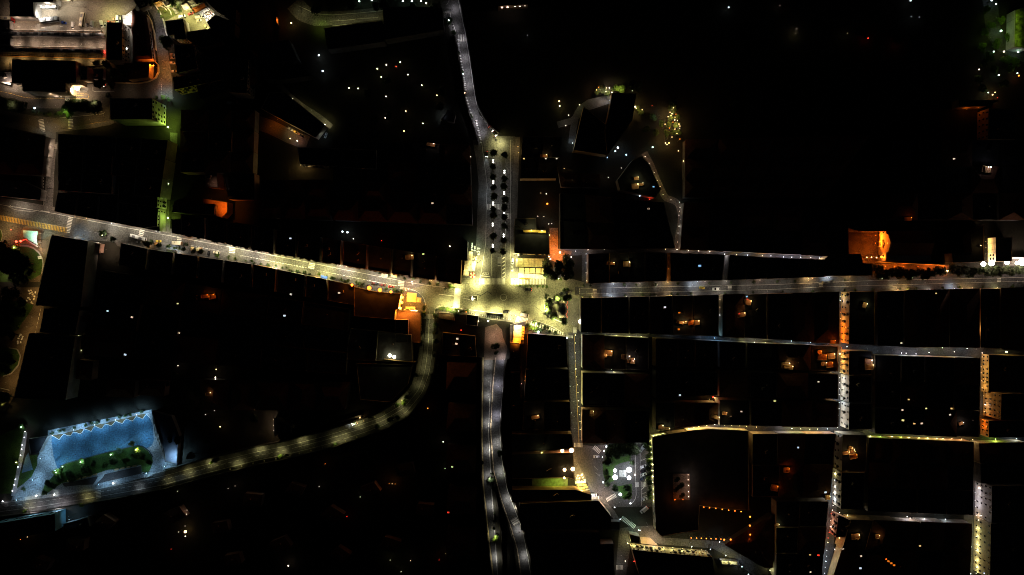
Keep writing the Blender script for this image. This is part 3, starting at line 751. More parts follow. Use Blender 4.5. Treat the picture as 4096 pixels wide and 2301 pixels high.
# second street east, cross street and alleys: stone setts
F(0,0,1)
band('street',[(2290,1318),(3072,1340),(3609,1376),(3891,1378),(4130,1396)],[(2290,1352),(3072,1384),(3457,1408),(3565,1440),(4130,1436)],None,.0115,PAVE2,30)
road('street',[(3345,1160),(3345,1730),(3335,1890),(3318,2060),(3300,2310)],52,PAVE2,30)
road('street',[(3918,1400),(3918,1700),(3895,1950),(3880,2310)],70,PAVE2,20)
road('street',[(2740,1718),(2843,1702),(3034,1708),(3350,1722),(3609,1750),(3947,1760),(4130,1756)],40,PAVE2,30)
road('street',[(2295,1330),(2300,1500),(2306,1725),(2308,1790)],44,ASPH2,20)
strokes('road_marking',[([(2297,1338),(2303,1500),(2314,1725),(2316,1775)],.3,0,0)],m=YPAINT)
road('street',[(2235,1010),(2350,1002),(2585,994),(2748,1005),(3072,1026),(3330,1034)],34,PAVE2,30)
for pts,w in (([(2672,1010),(2672,1130)],20),([(2912,1015),(2895,1125)],22),([(2342,1010),(2340,1130)],26),([(2882,1178),(2880,1350)],24),([(2620,1350),(2618,1490)],22),([(2885,1360),(2872,1690)],26),([(2240,1000),(2225,1110)],36)):
    road('alley',pts,w,PAVE2,8)
T(2048,575);road('alley',[(1330,90),(1400,220),(1460,370),(1510,480),(1545,548),(1620,570),(1680,610),(1705,720),(1695,830),(1675,920),(1662,1066)],26,mat('brown_setts',(.1,.075,.055),.9,noise=.35,nscale=.4,fine=.4),40);F(0,0,1)
road('alley',[(2230,500),(2300,480),(2320,440),(2440,400),(2450,390)],26,mat('garden_path',(.14,.15,.15),.85,fine=.3),14)
T(2048,0);road('alley',[(600,1446),(610,1330),(640,1180),(680,1100),(780,1030),(980,990)],26,mat('garden_path',(.14,.15,.15)),14)
# lower square
Q(2280,1740)
flat('square',[(80,0),(250,200),(480,230),(1250,80),(1640,20),(1720,1447),(800,1447),(560,1180),(100,960),(80,160)],.0120,mat('square_setts',(.075,.071,.067),.85,noise=.25,nscale=.12,fine=.4,fscale=1.0))
flat('lawn',[(720,420),(800,340),(1000,330),(1220,400),(1215,520),(1040,560),(900,620),(860,800),(880,920),(760,980),(700,900),(665,800),(660,600)],.05,GRASS,.03)
flat('lawn',[(860,1000),(1000,1030),(1240,980),(1245,1130),(1220,1260),(1100,1290),(1060,1180),(880,1060)],.05,GRASS,.03)
strokes('road_marking',[([(1310,400),(1312,700),(1325,960),(1330,1250),(1290,1330),(1240,1370)],.22,0,0),([(1408,180),(1410,700),(1430,1000),(1435,1420)],.18,0,0),([(1415,525),(1520,478)],.16,0,0),([(1450,1090),(1500,1040)],.3,0,0),([(1440,1190),(1550,1140)],.14,0,0),([(1440,1260),(1550,1215)],.14,0,0),([(1440,840),(1540,800)],.14,0,0),([(1500,960),(1520,890)],.4,0,0),([(1430,1110),(1480,1050)],.3,0,0),
 ([(485,630),(560,710)],.12,0,0),([(515,755),(600,830)],.12,0,0)])
zebra((80,200),(255,205),3.2,7);zebra((470,240),(610,350),3.2,6,duty=.45);zebra((730,1310),(925,1210),3.2,9,duty=.45);zebra((1290,165),(1470,125),2.8,7,duty=.5);zebra((1310,1000),(1390,1000),3.6,4,duty=.5);zebra((1435,1000),(1535,995),3.6,4,duty=.5)
band('pavement',[(85,260),(140,500),(210,680),(280,780),(330,900),(430,1020),(560,1160)],[(60,260),(70,500),(80,680),(90,780),(100,940),(140,1150),(300,1250)],0,.12,PAVE,14)
T(2048,1725);zebra((1100,870),(1240,965),3.4,12,duty=.5);zebra((1045,1370),(1120,1370),3.4,6)
flat('street',[(1180,960),(1420,950),(1500,1070),(2120,1110),(2480,1350),(2572,1380),(2572,1446),(2420,1446),(2200,1280),(2020,1180),(1500,1140),(1210,1040),(1150,1446),(1040,1446),(1080,980)],.0125,mat('square_setts',(.1,.095,.09)))
flat('pavement',[(870,640),(930,690),(1030,800),(1090,900),(1060,960),(1000,850),(900,720),(860,680)],.12,PAVE,.1)
# TOP LEFT: railway station, yard, streets
T(0,0)
flat('yard',[(-20,-20),(1420,-20),(1350,90),(1330,270),(1075,285),(700,282),(640,240),(95,240),(-20,170)],.0100,YARD)
flat('platform',[(-20,236),(700,252),(1045,290),(1045,318),(-20,306)],1.0,PLAT,.95)
flat('platform',[(-20,372),(1045,380),(1045,480),(-20,462)],1.0,PLAT,.95)
flat('platform',[(-20,572),(1070,598),(1050,660),(-20,720)],1.0,PLAT,.95)
flat('track_bed',[(-20,300),(1050,312),(1050,384),(-20,376)],.02,BALL)
flat('track_bed',[(-20,458),(1050,476),(1062,600),(-20,576)],.02,BALL)
flat('platform',[(1045,290),(1075,290),(1075,600),(1045,600)],1.0,PLAT,.95)
def track(a,b):
    m=MB();A,B=W(a),W(b);d=(B-A).normalized();n=Vector((-d.y,d.x,0))
    for s in (-.72,.72):m.tube(A+n*s+Vector((0,0,.2)),B+n*s+Vector((0,0,.2)),.05,.05,GALV,4)
    L=(B-A).length;i=.5
    while i<L:c=A+d*i;m.box((c.x,c.y,.08),(.25,2.4,.12),WOOD,math.atan2(d.y,d.x));i += 1.2
    return struct('railway_track',m)
track((-20,318),(1045,330));track((-20,346),(1045,352));track((-20,486),(1045,500));track((-20,520),(1045,538));track((-20,556),(1045,574))
def train(a,b,n,label,c,tail):
    A,B=W(a,3.4),W(b,3.4);d=(B-A);L=d.length/n;ang=math.atan2(d.y,d.x);d.normalize()
    t=thing('train',label,'train',(A.x,A.y,.25),ang,'trains at the platforms')
    for i in range(n):
        m=MB();x0,x1=i*L+.35,(i+1)*L-.35;e=(1.2 if i == n-1 else .15)
        loft(m,[(x0,1.2,.5,3.1),(x0+.2,1.35,.4,3.3),(x1-e,1.35,.4,3.3),(x1,1.0,.6,2.3)],paint(c));car=link('carriage',m.mesh('carriage'),t)
        m=MB();loft(m,[(x0+.6,1.372,1.5,2.4),(x0+.7,1.374,1.5,2.42),(x1-e-.3,1.374,1.5,2.42),(x1-e-.2,1.372,1.5,2.4)],GLASS);link('window_band',m.mesh('window_band'),car)
        m=MB();m.box(((x0+x1-e)/2,0,3.36),(L-2.6,1.9,.14),mat('carriage_roof',(.05,.055,.065),.6));m.box((x0+4,0,3.52),(3,1.5,.28),GALV);m.box((x1-6,0,3.5),(2.4,1.4,.26),GALV);link('roof_unit',m.mesh('roof_unit'),car)
        for k in range(2):
            for q in (-1,1):link('wheel',shared('twheel',lambda:(lambda m:(m.tube((0,-.08,0),(0,.08,0),.42,.42,STEEL,10),m)[1])(MB())),car,(x0+2.5+k*(L-6),q*.66,.25))
    if tail:
        for s in (-.7,.7):
            m=MB();m.ball((n*L-.3,s,1.6),.28,lens('R',25),8,5);link('tail_lamp',m.mesh('tail_lamp'),t)
        light(t,'R',500,(n*L+.5,0,1.8),'POINT',.2)
    return t
train((-25,334),(1040,352),5,'long grey train at the upper platform ending at the buffers',(.4,.42,.45),False)
train((-25,496),(1040,516),5,'dark train with two red tail lamps at the lower platform',(.1,.1,.12),True)
strokes('platform_edge',[([(-20,568),(1068,596)],.5,0,0)],m=mat('orange_edge',(.6,.3,.06),.7),z=1.01)
strokes('platform_edge',[([(-20,304),(1045,316)],.35,0,0),([(-20,374),(1045,382)],.35,0,0),([(-20,464),(1045,482)],.35,0,0)],m=PAINT,z=1.01)
strokes('platform_marking',[([(180,275),(215,278)],.4,0,0),([(425,285),(465,287)],.4,0,0),([(610,270),(640,274)],.5,0,0),([(180,440),(220,442)],.4,0,0),([(420,448),(462,452)],.4,0,0),([(820,470),(830,445)],.4,0,0)],m=PAINT,z=1.012)
for i,(x,y) in enumerate([(130,262),(320,268),(500,272),(680,284),(850,298),(985,304)]):street_lamp((x,y),'%s lamp from the left on the uppermost railway platform' % ordn(i),'P',2.6,6,(0,1.2),'platform lamps',145)
for i,(x,y) in enumerate([(130,425),(310,415),(440,425),(590,440),(700,445),(860,445),(990,440)]):street_lamp((x,y),'%s lamp from the left on the middle railway platform' % ordn(i),'P',3.4,6,(0,1.2),'platform lamps',135)
for i,(x,y) in enumerate([(60,600),(200,583),(380,588),(560,590),(740,592),(900,600),(1030,604)]):street_lamp((x,y),'%s lamp from the left on the lowest platform beside the orange edge' % ordn(i),'A',2.8,5,(0,-1.0),'platform lamps',150)
building([(95,0),(535,-40),(535,18),(332,22),(340,165),(98,160)],9,'dark L shaped depot beside the lit yard at the top left corner',PLAST5,'flat',extras=False)
building([(-40,205),(96,205),(97,288),(-40,285)],5,'small black canopy roof on the upper platform at the left edge',CONC,'flat',extras=False,name='platform_canopy',cat='canopy')
building([(-40,378),(97,378),(100,452),(-40,450)],5,'small black canopy roof on the middle platform at the left edge',CONC,'flat',extras=False,name='platform_canopy',cat='canopy')
building([(1075,226),(1226,226),(1228,606),(1072,604)],11,'tall narrow black roofed block behind the buffers of the two trains',PLAST5,'flat',win=[(1,3,9)])
building([(120,598),(760,612),(764,830),(660,834),(660,925),(226,918),(222,836),(118,832)],13,'large black roofed station building below the lowest platform',PLAST,'flat',extras=False,win=[(6,2,12,'win')])
building([(766,668),(874,668),(874,802),(768,804)],8,'low black annex against the right end of the station building',PLAST,'flat')
building([(1345,95),(1468,165),(1492,300),(1530,590),(1340,600),(1338,380),(1322,270)],6,'long red brown roofed shed between the lamp yard and the curved road',PLAST3,'hip',rm=mat('rust_roof',(.12,.035,.02),.8,noise=.2,nscale=.3),win=[(2,1,9,'shut')])
building([(1248,640),(1500,640),(1490,775),(1280,800)],7,'dark house above the curving wall below the long red brown shed',PLAST2,'hip')
building([(940,690),(1040,690),(1035,790),(935,795)],3.5,'pale low roofed hut next to the dark station annex',PLAST4,'flat',rm=mat('pale_felt',(.22,.2,.2),.9,noise=.4,nscale=.4))
building([(-40,724),(118,722),(118,830),(-40,812)],5,'dark shed at the left edge joined to the station building',PLAST5,'flat')
building([(1660,216),(1842,190),(1872,396),(1756,392),(1752,350),(1692,352)],9,'black square house between the curved road and the floodlit car yard',PLAST4,'flat',extras=False,win=[(2,2,4)])
building([(1750,450),(1945,450),(1985,690),(1780,738)],17,'black apartment block with a dim balcony face right of the bushy tree',PLAST5,'flat',win=[(1,5,7,'balc')])
building([(1740,775),(2228,722),(2240,800),(1752,905)],13,'long black block whose dim lower wall shows rows of windows',PLAST2,'flat',win=[(2,4,12,'balc')])
building([(2330,570),(2502,600),(2482,938),(2306,930)],15,'tall black block with faintly lit balcony ladder on its right wall',PLAST5,'flat',win=[(1,4,9,'balc')])
building([(1108,990),(1530,992),(1530,1200),(1108,1200)],20,'black roofed block whose right wall glows green with square windows',PLAST4,'flat',win=[(1,5,4,'win',(1.6,1.8))])
building([(1880,320),(2120,290),(2240,420),(2030,480),(1890,400)],7,'dark rusty roofed workshop below the floodlit car yard',TERR,'flat',extras=False)
building([(1340,0),(1500,0),(1480,60),(1400,90)],6,'dark gatehouse at the head of the curved road',PLAST5,'flat')
T(0,0)
band('pavement',[(1226,230),(1226,640)],[(1335,100),(1340,640)],0,.11,PLAT,6)
for i,(x,y) in enumerate([(1258,333),(1266,490),(1256,570)]):flood((x,y),'%s bright white floodlight in the row right of the narrow platform block' % ordn(i),None,'W',3.0,5,6,r=1.0,e=14,group='white floodlights beside the platforms')
for i,(x,y) in enumerate([(1263,402),(1265,427),(1263,452)]):globe_lamp((x,y),'small white post light, %s of three between two large floodlights' % ordn(i),'P',.6,2.5,.5,'small white post lights',e=8)
globe_lamp((1263,380),'tiny green post light above the small white post lights','M',.1,2.5,.25,e=6)
# streets below the station
road('road',[(1480,-30),(1540,60),(1590,140),(1615,250),(1620,400),(1640,560),(1660,700),(1660,850),(1660,980)],[50,48,46,40,42,44,46,60,60],ASPH,40)
flat('road',[(-20,840),(230,940),(660,940),(880,850),(1150,830),(1480,830),(1600,760),(1720,780),(1740,1000),(1120,1010),(1100,1200),(1210,1220),(960,1290),(560,1330),(570,1470),(470,1470),(460,1350),(-20,1250)],.0098,mat('station_road',(.085,.075,.06),.85,noise=.3,nscale=.08,fine=.35))
flat('pavement',[(-20,770),(115,830),(225,860),(225,920),(660,926),(670,860),(870,840),(890,900),(870,925),(660,940),(230,940),(-20,900)],.12,PAVE,.1)
flat('lawn',[(-20,980),(150,990),(230,1030),(240,1110),(320,1090),(640,1090),(660,1040),(960,1010),(1040,1090),(1040,1120),(740,1160),(560,1190),(330,1165),(-20,1100)],.07,mat('planting_soil',(.03,.03,.018),.95,noise=.4,nscale=.3),.06)
flat('pavement',[(700,1285),(960,1240),(1130,1215),(1180,1228),(1100,1260),(760,1305)],.12,PAVE,.1)
flat('pavement',[(-20,1205),(100,1215),(290,1255),(400,1300),(460,1345),(380,1345),(-20,1265)],.12,PAVE,.1)
strokes('road_marking',[([(0,918),(120,945),(230,978),(330,990),(640,990)],.3,1.6,.4),([(560,945),(890,945),(890,990),(660,990)],.2,1.6,.4),([(700,970),(880,955)],.2,0,0),([(720,1288),(960,1238),(1130,1218),(1138,1236)],.35,1.6,.3)],m=YPAINT)
strokes('road_marking',[([(935,875),(935,925),(1150,920)],.2,0,0),([(600,1188),(1000,1150),(1050,1145),(1053,1128)],.2,0,0),([(700,1158),(1030,1125)],.2,0,0),([(1625,850),(1630,960)],.3,.7,.5),([(1530,230),(1490,120),(1440,60)],.18,0,0)])
zebra((680,955),(678,1035),3.8,6);zebra((410,1200),(432,1330),3.8,9,duty=.5);zebra((708,1200),(715,1300),3.8,7,duty=.5);zebra((370,1105),(640,1105),2.4,20,duty=.45)
T(0,575);road('road',[(545,-20),(515,120),(505,300),(495,500),(480,680)],[34,34,32,34,38],ASPH,16)
strokes('road_marking',[([(440,280),(440,540)],.3,1.2,1.0),([(445,500),(440,620),(400,670),(330,685),(150,665),(60,620)],.16,0,0),([(410,672),(500,690)],.7,0,0)])
band('pavement',[(440,-20),(430,300),(440,560)],[(420,-20),(415,300),(425,560)],0,.12,PAVE,8)
for x in (90,120,255,265):strokes('road_marking',[([(x,640),(x+25,615)],.5,0,0)],z=.031)
zebra((555,0),(555,50),3.2,5)
road('street',[(1750,-110),(1745,0),(1735,150),(1715,300),(1690,430),(1660,560),(1650,700),(1670,870)],[30,28,26,24,34,40,40,36],mat('green_street',(.1,.1,.09),.85,fine=.35),24)
GS=[(1715,155),(1690,402),(1630,590),(1690,747)]
for i,p in enumerate(GS):globe_lamp(p,'%s lamp from the top on the narrow street of green light' % ordn(i),'G',4.5,6,.55,'lamps of the green street',e=14)
T(0,0)
globe_lamp((1690,1280),'bright lamp at the foot of the green glowing wall','G',9,5.5,.6,'lamps of the green street',e=16)
street_lamp((1695,1180),'lamp with a hidden lens beside the green glowing wall','G',5,7,(1,0),'lamps of the green street')
YL=[((640,20),'W',10,'yard mast lamp between the depot and the small building at the top'),((385,120),'N',16,'yard mast lamp at the corner of the dark depot'),((460,40),'W',9,'yard mast lamp above the white container roof'),((1120,120),'Y',7,'yard mast lamp in the middle of the parking ground'),((1020,130),'Y',5,'yard mast lamp above the two parked white cars'),((1260,190),'N',12,'yard mast lamp beside the white open shelter'),((830,70),'P',2.5,'dim yard mast lamp with a tiny visible head'),((150,190),'P',3.5,'yard lamp by the red vehicle below the depot'),((930,30),'P',2.5,'dim yard lamp at the top edge of the parking ground'),((280,200),'P',2.5,'yard lamp between the depot and the grey coach'),((720,180),'P',2.5,'yard lamp left of the upright parked coach'),((40,80),'P',1.2,'yard lamp at the left photo edge beside the depot'),((1180,60),'P',2,'yard lamp near the shelter of the parking ground')]
for p,c,E,l in YL:street_lamp(p,l,c,E*.7,9,(1.5,0),'yard mast lamps',150)
for p,c,E,l in [((55,815),'P',9,'lamp under the bright eave left of the station front'),((180,900),'P',2.5,'lamp at the left corner of the station front'),((370,935),'P',7,'lamp over the pink lit station entrance'),((500,945),'P',3.5,'lamp over the station kerb left of the white van'),((720,905),'P',14,'lamp over the bright kiosk roofs at the right of the station front'),((800,900),'P',6,'second lamp over the bright kiosk roofs'),((760,965),'Y',2.5,'lamp over the yellow box marking by the station'),((930,1020),'P',1.0,'dim lamp above the hedge of the station road'),((480,1230),'A',1.6,'street lamp where the station road meets the lower street'),((560,1280),'A',1.8,'street lamp between the two lower zebra crossings'),((900,1200),'A',1.5,'street lamp over the lower street below the clipped trees'),((300,1200),'A',.9,'street lamp left of the lower zebra crossings'),((430,1320),'N',1.8,'street lamp over the foot of the striped crossing'),((1040,1160),'A',1.2,'street lamp at the tip of the planted island'),((1620,930),'C',2.6,'street lamp over the ladder marking at the junction'),((1680,960),'M',2.4,'street lamp in the junction above the green street'),((1560,900),'P',.9,'dim street lamp in the wide junction'),((1250,900),'P',.5,'faint street lamp on the road beside the station trees'),
 ((1580,120),'N',1.3,'first street lamp on the curved road by the car yard'),((1640,290),'V',2.6,'second street lamp on the curved road beside the black house'),((1600,440),'N',1.2,'third street lamp on the curved road beside the bushy tree'),((100,1040),'P',.5,'faint lamp among the trees of the planted island'),((640,1130),'G',1.6,'garden lamp shining on a shrub in the planted island'),((560,1060),'P',.9,'faint street lamp on the road above the striped strip')]:
    street_lamp(p,l,c,E,8,(1.2,.6),'street lamps around the station',150)
flood((1545,660),'orange floodlight on the curved wall at the bend of the road',None,'O',5,5,7,r=.5,e=16)
street_lamp((1650,690),'orange street lamp over the bend of the curved road','A',3.0,9,(1.5,0),None,150)
street_lamp((1640,610),'orange street lamp above the bend of the curved road','O',2.2,9,(1.5,0),None,150)
street_lamp((1625,790),'orange street lamp below the bend of the curved road','O',1.5,9,(1.5,0),None,150)
def wall_line(name,pts,h,th,m,label,cat='wall'):
    P=[W(p,h) for p in pts];c=P[0].copy();c.z=0;mb=MB()
    for a,b in zip(P,P[1:]):
        d=(b-a);L=d.length;mb.box((((a+b)/2-c).x,((a+b)/2-c).y,h/2),(L+.02,th,h),m,math.atan2(d.y,d.x))
    o=link(name,mb.mesh(name),None,tuple(c));return tag(o,label,cat)
wall_line('garden_wall',[(1490,610),(1550,612),(1585,650),(1590,720),(1560,780),(1490,815),(1380,835),(1150,830)],2.2,.4,PLAST2,'curved garden wall sweeping round the orange lit bend')
T(0,0)
wall_line('garden_wall',[(1540,30),(1600,110),(1640,210),(1665,330),(1680,370)],2,.35,PLAST4,'pale garden wall along the right side of the curved road')
wall_line('garden_wall',[(1478,150),(1510,200),(1545,330),(1560,500)],2.5,.4,PLAST2,'cream garden wall along the left side of the curved road')
# car yard top right of the station
Q(400,0)
flat('yard',[(1080,90),(1250,0),(1900,0),(2100,50),(2300,240),(2130,430),(2220,560),(1800,640),(1720,620),(1680,380),(1310,420),(1160,140)],.0102,mat('car_yard_concrete',(.17,.16,.10),.9,noise=.3,nscale=.12,fine=.25))
flat('lawn',[(1165,150),(1260,60),(1520,250),(1540,300),(1360,400),(1300,410),(1230,280)],.03,mat('dusty_lawn',(.07,.085,.025),.95,noise=.4,nscale=.3),.02)
# vehicles, plants and lamps of the west side
GREY,WHT,DRK,SIL,CRM,RED,YEL=(.3,.31,.32),(.7,.7,.69),(.02,.02,.024),(.4,.42,.44),(.6,.55,.42),(.35,.02,.015),(.6,.42,.03)
T(0,0)
vehicle((495,70),3,'bus',WHT,'long white lorry parked beside the depot under the bright corner light',sc=1.1,name='lorry')
vehicle((505,203),-7,'bus',GREY,'grey coach parked aslant above the upper railway platform',sc=1.25)
vehicle((826,202),99,'bus',CRM,'cream coach parked upright in the middle of the yard')
vehicle((128,195),88,'van',RED,'red van at the left end of the yard below the depot')
vehicle((40,188),2,'bus',CRM,'cream coach cut by the left photo edge below the depot')
vehicle((640,228),12,'car',(.02,.06,.35),'blue skip in the shape of a car at the nose of the grey aslant coach')  # car shape put in for a blue skip
vehicle((645,-6),4,'bus',CRM,'cream coach at the top photo edge beside the depot')
for (x,y),a,k,c,l in [((729,256),92,'van',WHT,'white van parked left of the upright cream coach'),((873,257),96,'car',DRK,'dark car parked just right of the upright cream coach'),((921,244),100,'van',SIL,'silver van parked right of the dark car in the yard'),
 ((1018,240),80,'van',WHT,'white van, left one of the pair by the narrow platform block'),((1058,250),112,'car',SIL,'silver car touching the corner of the narrow platform block'),((1102,222),20,'car',(.5,.12,.05),'car with red light in its paint behind the top of the narrow platform block'),((1145,205),95,'car',(.6,.3,.2),'car with pale red light in its paint in the row behind the platform block'),((1178,190),92,'van',WHT,'white van in the row behind the platform block'),((1208,188),92,'van',DRK,'black van beside the white open shelter'),  # orange red and salmon paint imitate red light on two cars
 ((578,962),1,'van',WHT,'white van driving past the station entrance'),((1735,548),4,'car',(.45,.3,.28),'uppermost of the four cars nosed against the black apartment block'),((1740,580),2,'car',(.3,.2,.2),'second of the four cars nosed against the black apartment block'),((1735,632),2,'car',(.5,.36,.33),'third of the four cars nosed against the black apartment block'),((1752,716),-6,'car',(.4,.3,.3),'lowest of the four cars nosed against the black apartment block'),
 ((2318,1038),3,'van',WHT,'white van standing alone below the tall dim block'),((2395,1040),60,'car',RED,'dark red car near the lone white van')]:
    vehicle((x,y),a,k,c,l)
building([(1225,150),(1262,150),(1330,100),(1335,260),(1240,250)],3.2,'white open shelter with stained roof beside the row of vans',PLAST4,'flat',rm=mat('white_felt',(.45,.43,.4),.9,noise=.6,nscale=.5),extras=False,name='shelter')
Q(400,0)
building([(1830,170),(2092,40),(2142,158),(1902,284)],4,'rust orange corrugated canopy roof in the floodlit car yard',GALV,'flat',rm=mat('orange_corrugated',(.5,.13,.02),.6,noise=.25,nscale=.8),extras=False,name='carport',cat='canopy')
for (x,y),a,k,c,l in [((1642,328),-20,'van',WHT,'white van on the drive left of the rust orange carport'),((1822,272),-20,'car',RED,'red car below the left corner of the rust orange carport'),((1978,338),-14,'van',CRM,'upper of two pale pick ups in the open of the car yard'),((1982,410),-14,'car',CRM,'lower of two pale cars in the open of the car yard'),((2130,540),42,'car',(.5,.4,.12),'yellowish car at the lower corner of the car yard'),
 ((1960,290),-26,'car',SIL,'silver car nosed under the lower edge of the carport'),((2025,255),-26,'car',GREY,'grey car nosed under the lower edge of the carport'),((2130,195),-26,'van',WHT,'white van at the right end of the carport'),((2075,280),50,'car',WHT,'white car, first in the crowded row beyond the carport'),((2125,245),50,'car',(.5,.45,.4),'beige car, second in the crowded row beyond the carport'),((2050,300),50,'van',SIL,'silver van in the crowded row beyond the carport'),((2185,330),-40,'car',WHT,'white car in the outer crowded row of the yard'),((2205,275),-40,'car',(.5,.35,.3),'pinkish car in the outer crowded row of the yard'),((2245,310),-40,'car',WHT,'outermost white car at the dark rim of the car yard'),((2165,395),-40,'car',WHT,'lowest white car in the outer crowded row'),((2140,340),-40,'car',GREY,'grey car in the outer crowded row')]:
    vehicle((x,y),a,k,c,l,group='cars in the floodlit yard')
for p,c,E,l in [((1700,180),'Y',9,'yard flood above the pale sheds of the car yard'),((1900,400),'Y',7,'yard flood above the open concrete of the car yard'),((2150,300),'W',11,'yard flood above the crowded car row'),((1350,180),'Y',6,'garden flood above the dusty lawn by the car yard'),((2080,480),'Y',5,'yard flood at the lower corner of the car yard'),((1500,320),'Y',6,'flood lamp over the drive of the car yard'),((1170,80),'A',4,'lamp on the pale roof at the tip of the garden'),((1440,700),'A',4,'lamp over the porch of the black square house'),((1560,790),'Y',.9,'dim lamp by the bushy tree'),((1560,60),'P',3,'lamp among the trees at the top of the garden')]:
    street_lamp(p,l,c,E,8,(1.4,.5),'floods of the car yard',150)
building([(1080,60),(1200,5),(1235,60),(1120,110)],3.5,'pale flat garden house at the tip of the dusty lawn',PLAST2,'flat',rm=mat('ochre_felt',(.3,.24,.1),.9),extras=False)
building([(1245,15),(1330,0),(1420,90),(1320,130)],4,'black roofed summer house in the garden by the car yard',PLAST4,'flat',extras=False)
building([(1640,110),(1740,70),(1800,150),(1700,190)],3,'pale shed in the clutter above the carport',PLAST4,'hip',rm=mat('pale_sheet',(.4,.38,.3),.7,noise=.4,nscale=.5),extras=False)
building([(1740,30),(1860,-10),(1920,60),(1820,110)],3,'larger pale shed above the carport',PLAST4,'flat',rm=mat('pale_sheet',(.4,.38,.3)),extras=False)
wall_line('garden_wall',[(1235,25),(1310,130),(1345,145),(1410,230),(1425,295)],1.4,.5,PLAST4,'cranked white wall crossing the dusty garden')
wall_line('garden_wall',[(1195,110),(1290,150),(1330,200)],1.2,.5,PLAST4,'short white wall at the pale slabs of the garden')
for i in range(5):wall_line('garden_bed',[(1455+i*14,170+i*26),(1500+i*14,155+i*26)],.5,.9,CONC,'%s pale raised bed in the rack shaped row of the garden' % ordn(i),'garden bed')
for i,(x,y,r,k) in enumerate([(1530,60,3,'g'),(1460,40,2.6,'d'),(1600,30,3,'d'),(1570,150,2.4,'g'),(1610,210,2,'d'),(1240,330,1.8,'b'),(1180,230,1.5,'g'),(1430,120,1.6,'g'),(2000,30,2.5,'g'),(2060,10,2.2,'b'),(1300,240,1.2,'b'),(1010,60,3,'d'),(940,30,3.2,'d')]):
    tree((x,y),r,'%s garden tree from the list of trees round the car yard' % ordn(i) if False else ['leafy','dark','small','round','slim','light','low','sparse','tall','bright','tiny','shadowed','black'][i]+' garden tree beside the floodlit car yard',None,k,'garden trees by the car yard')
tree((1345,860),6,'big round black tree overhanging the curved road',9,'d')
tree((1270,800),3.5,'smaller dark tree merged with the big round black tree',7,'d')
T(0,0)
for i,(x,y,r,k,l) in enumerate([(1065,650,4,'d','dark round tree behind the small pale station hut'),(1150,740,5,'d','wide dark tree in the garden behind the station'),(1230,720,4,'d','dark tree against the house by the curving wall'),(1000,850,5,'d','large dark tree on the pavement right of the station'),(1120,860,3,'g','leafy tree near the coloured lights right of the station'),(970,630,3,'b','bright green shrub tree at the end of the lowest platform'),(1090,960,2.6,'d','small dark tree over the station road'),(1640,985,2.4,'b','green lit tree at the corner of the glowing wall'),(1700,1005,2.2,'g','second green lit tree at the corner of the glowing wall'),(1570,985,2.2,'g','leafy tree behind the black roof of the glowing wall')]):
    tree((x,y),r,l,None,k)
for i,x in enumerate((40,95,150,205)):tree((x,1045+i*10),6,'%s clipped black tree from the left edge on the planted island' % ordn(i),6,'d','clipped trees of the planted island')
for i,x in enumerate((690,760,830,900,970)):tree((x,1075),6.4,'%s black tree of the square clump on the planted island, counted from the striped strip' % ordn(i),7,'d','black clump of the planted island')
tree((700,1135),5,'black tree at the lower left corner of the square clump',6,'d');tree((680,1065),3.5,'small black tree at the upper left of the square clump',6,'d')
for i,(x,y,k) in enumerate([(340,1130,'d'),(400,1140,'g'),(450,1150,'d'),(500,1150,'g'),(560,1155,'d'),(615,1130,'b'),(590,1145,'g')]):bush((x,y),2.0,'%s shrub from the left below the striped strip' % ordn(i),k,'shrubs below the striped strip')
flood((350,1090),'tilted white lamp at the left end of the striped strip',None,'C',.3,3,4,r=.6,e=8)
flood((655,1110),'bluish lamp at the corner of the black clump of trees',None,'C',.8,4,4,r=.35,e=10)
globe_lamp((215,862),'small yellow lit sign lamp at the corner of the station','Y',1.5,3,.5,e=4)
globe_lamp((1045,870),'tiny green lamp in the tree right of the station','M',.3,3,.25,e=6);globe_lamp((1060,855),'tiny pink lamp in the tree right of the station','R',.2,3,.2,e=5)
globe_lamp((1763,513),'small turquoise lamp above the four nosed in cars','M',.2,4,.4,e=8)
T(0,0)
parasol((760,880),'bright white kiosk awning right of the station entrance',group=None,c=WHITE,rect=(7,3.6),rot=-.35,name='awning');parasol((700,910),'narrow white awning against the station corner',c=WHITE,rect=(5,1.6),rot=-.35,name='awning');parasol((55,822),'bright white awning left of the station front',c=WHITE,rect=(8,3),rot=-.3,name='awning')
F(0,1640,2572/768)
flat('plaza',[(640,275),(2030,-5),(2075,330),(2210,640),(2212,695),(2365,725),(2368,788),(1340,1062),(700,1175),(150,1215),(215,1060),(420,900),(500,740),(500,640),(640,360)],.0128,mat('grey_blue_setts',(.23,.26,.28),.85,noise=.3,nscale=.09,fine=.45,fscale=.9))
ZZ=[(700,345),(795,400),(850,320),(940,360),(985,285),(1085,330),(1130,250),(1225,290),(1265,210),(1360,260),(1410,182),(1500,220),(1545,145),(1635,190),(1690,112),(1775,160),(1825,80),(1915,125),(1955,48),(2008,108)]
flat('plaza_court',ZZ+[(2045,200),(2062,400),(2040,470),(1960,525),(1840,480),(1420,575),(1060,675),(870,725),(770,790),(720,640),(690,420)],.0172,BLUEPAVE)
strokes('plaza_edging',[(ZZ,.28,0,0)],z=.0212)
wall_line('planter_wall',[(640,345),(985,268),(1265,200),(1545,133),(1828,66),(1950,36)],.6,.5,CONC,'long straight planter wall behind the zigzag edge of the blue plaza')
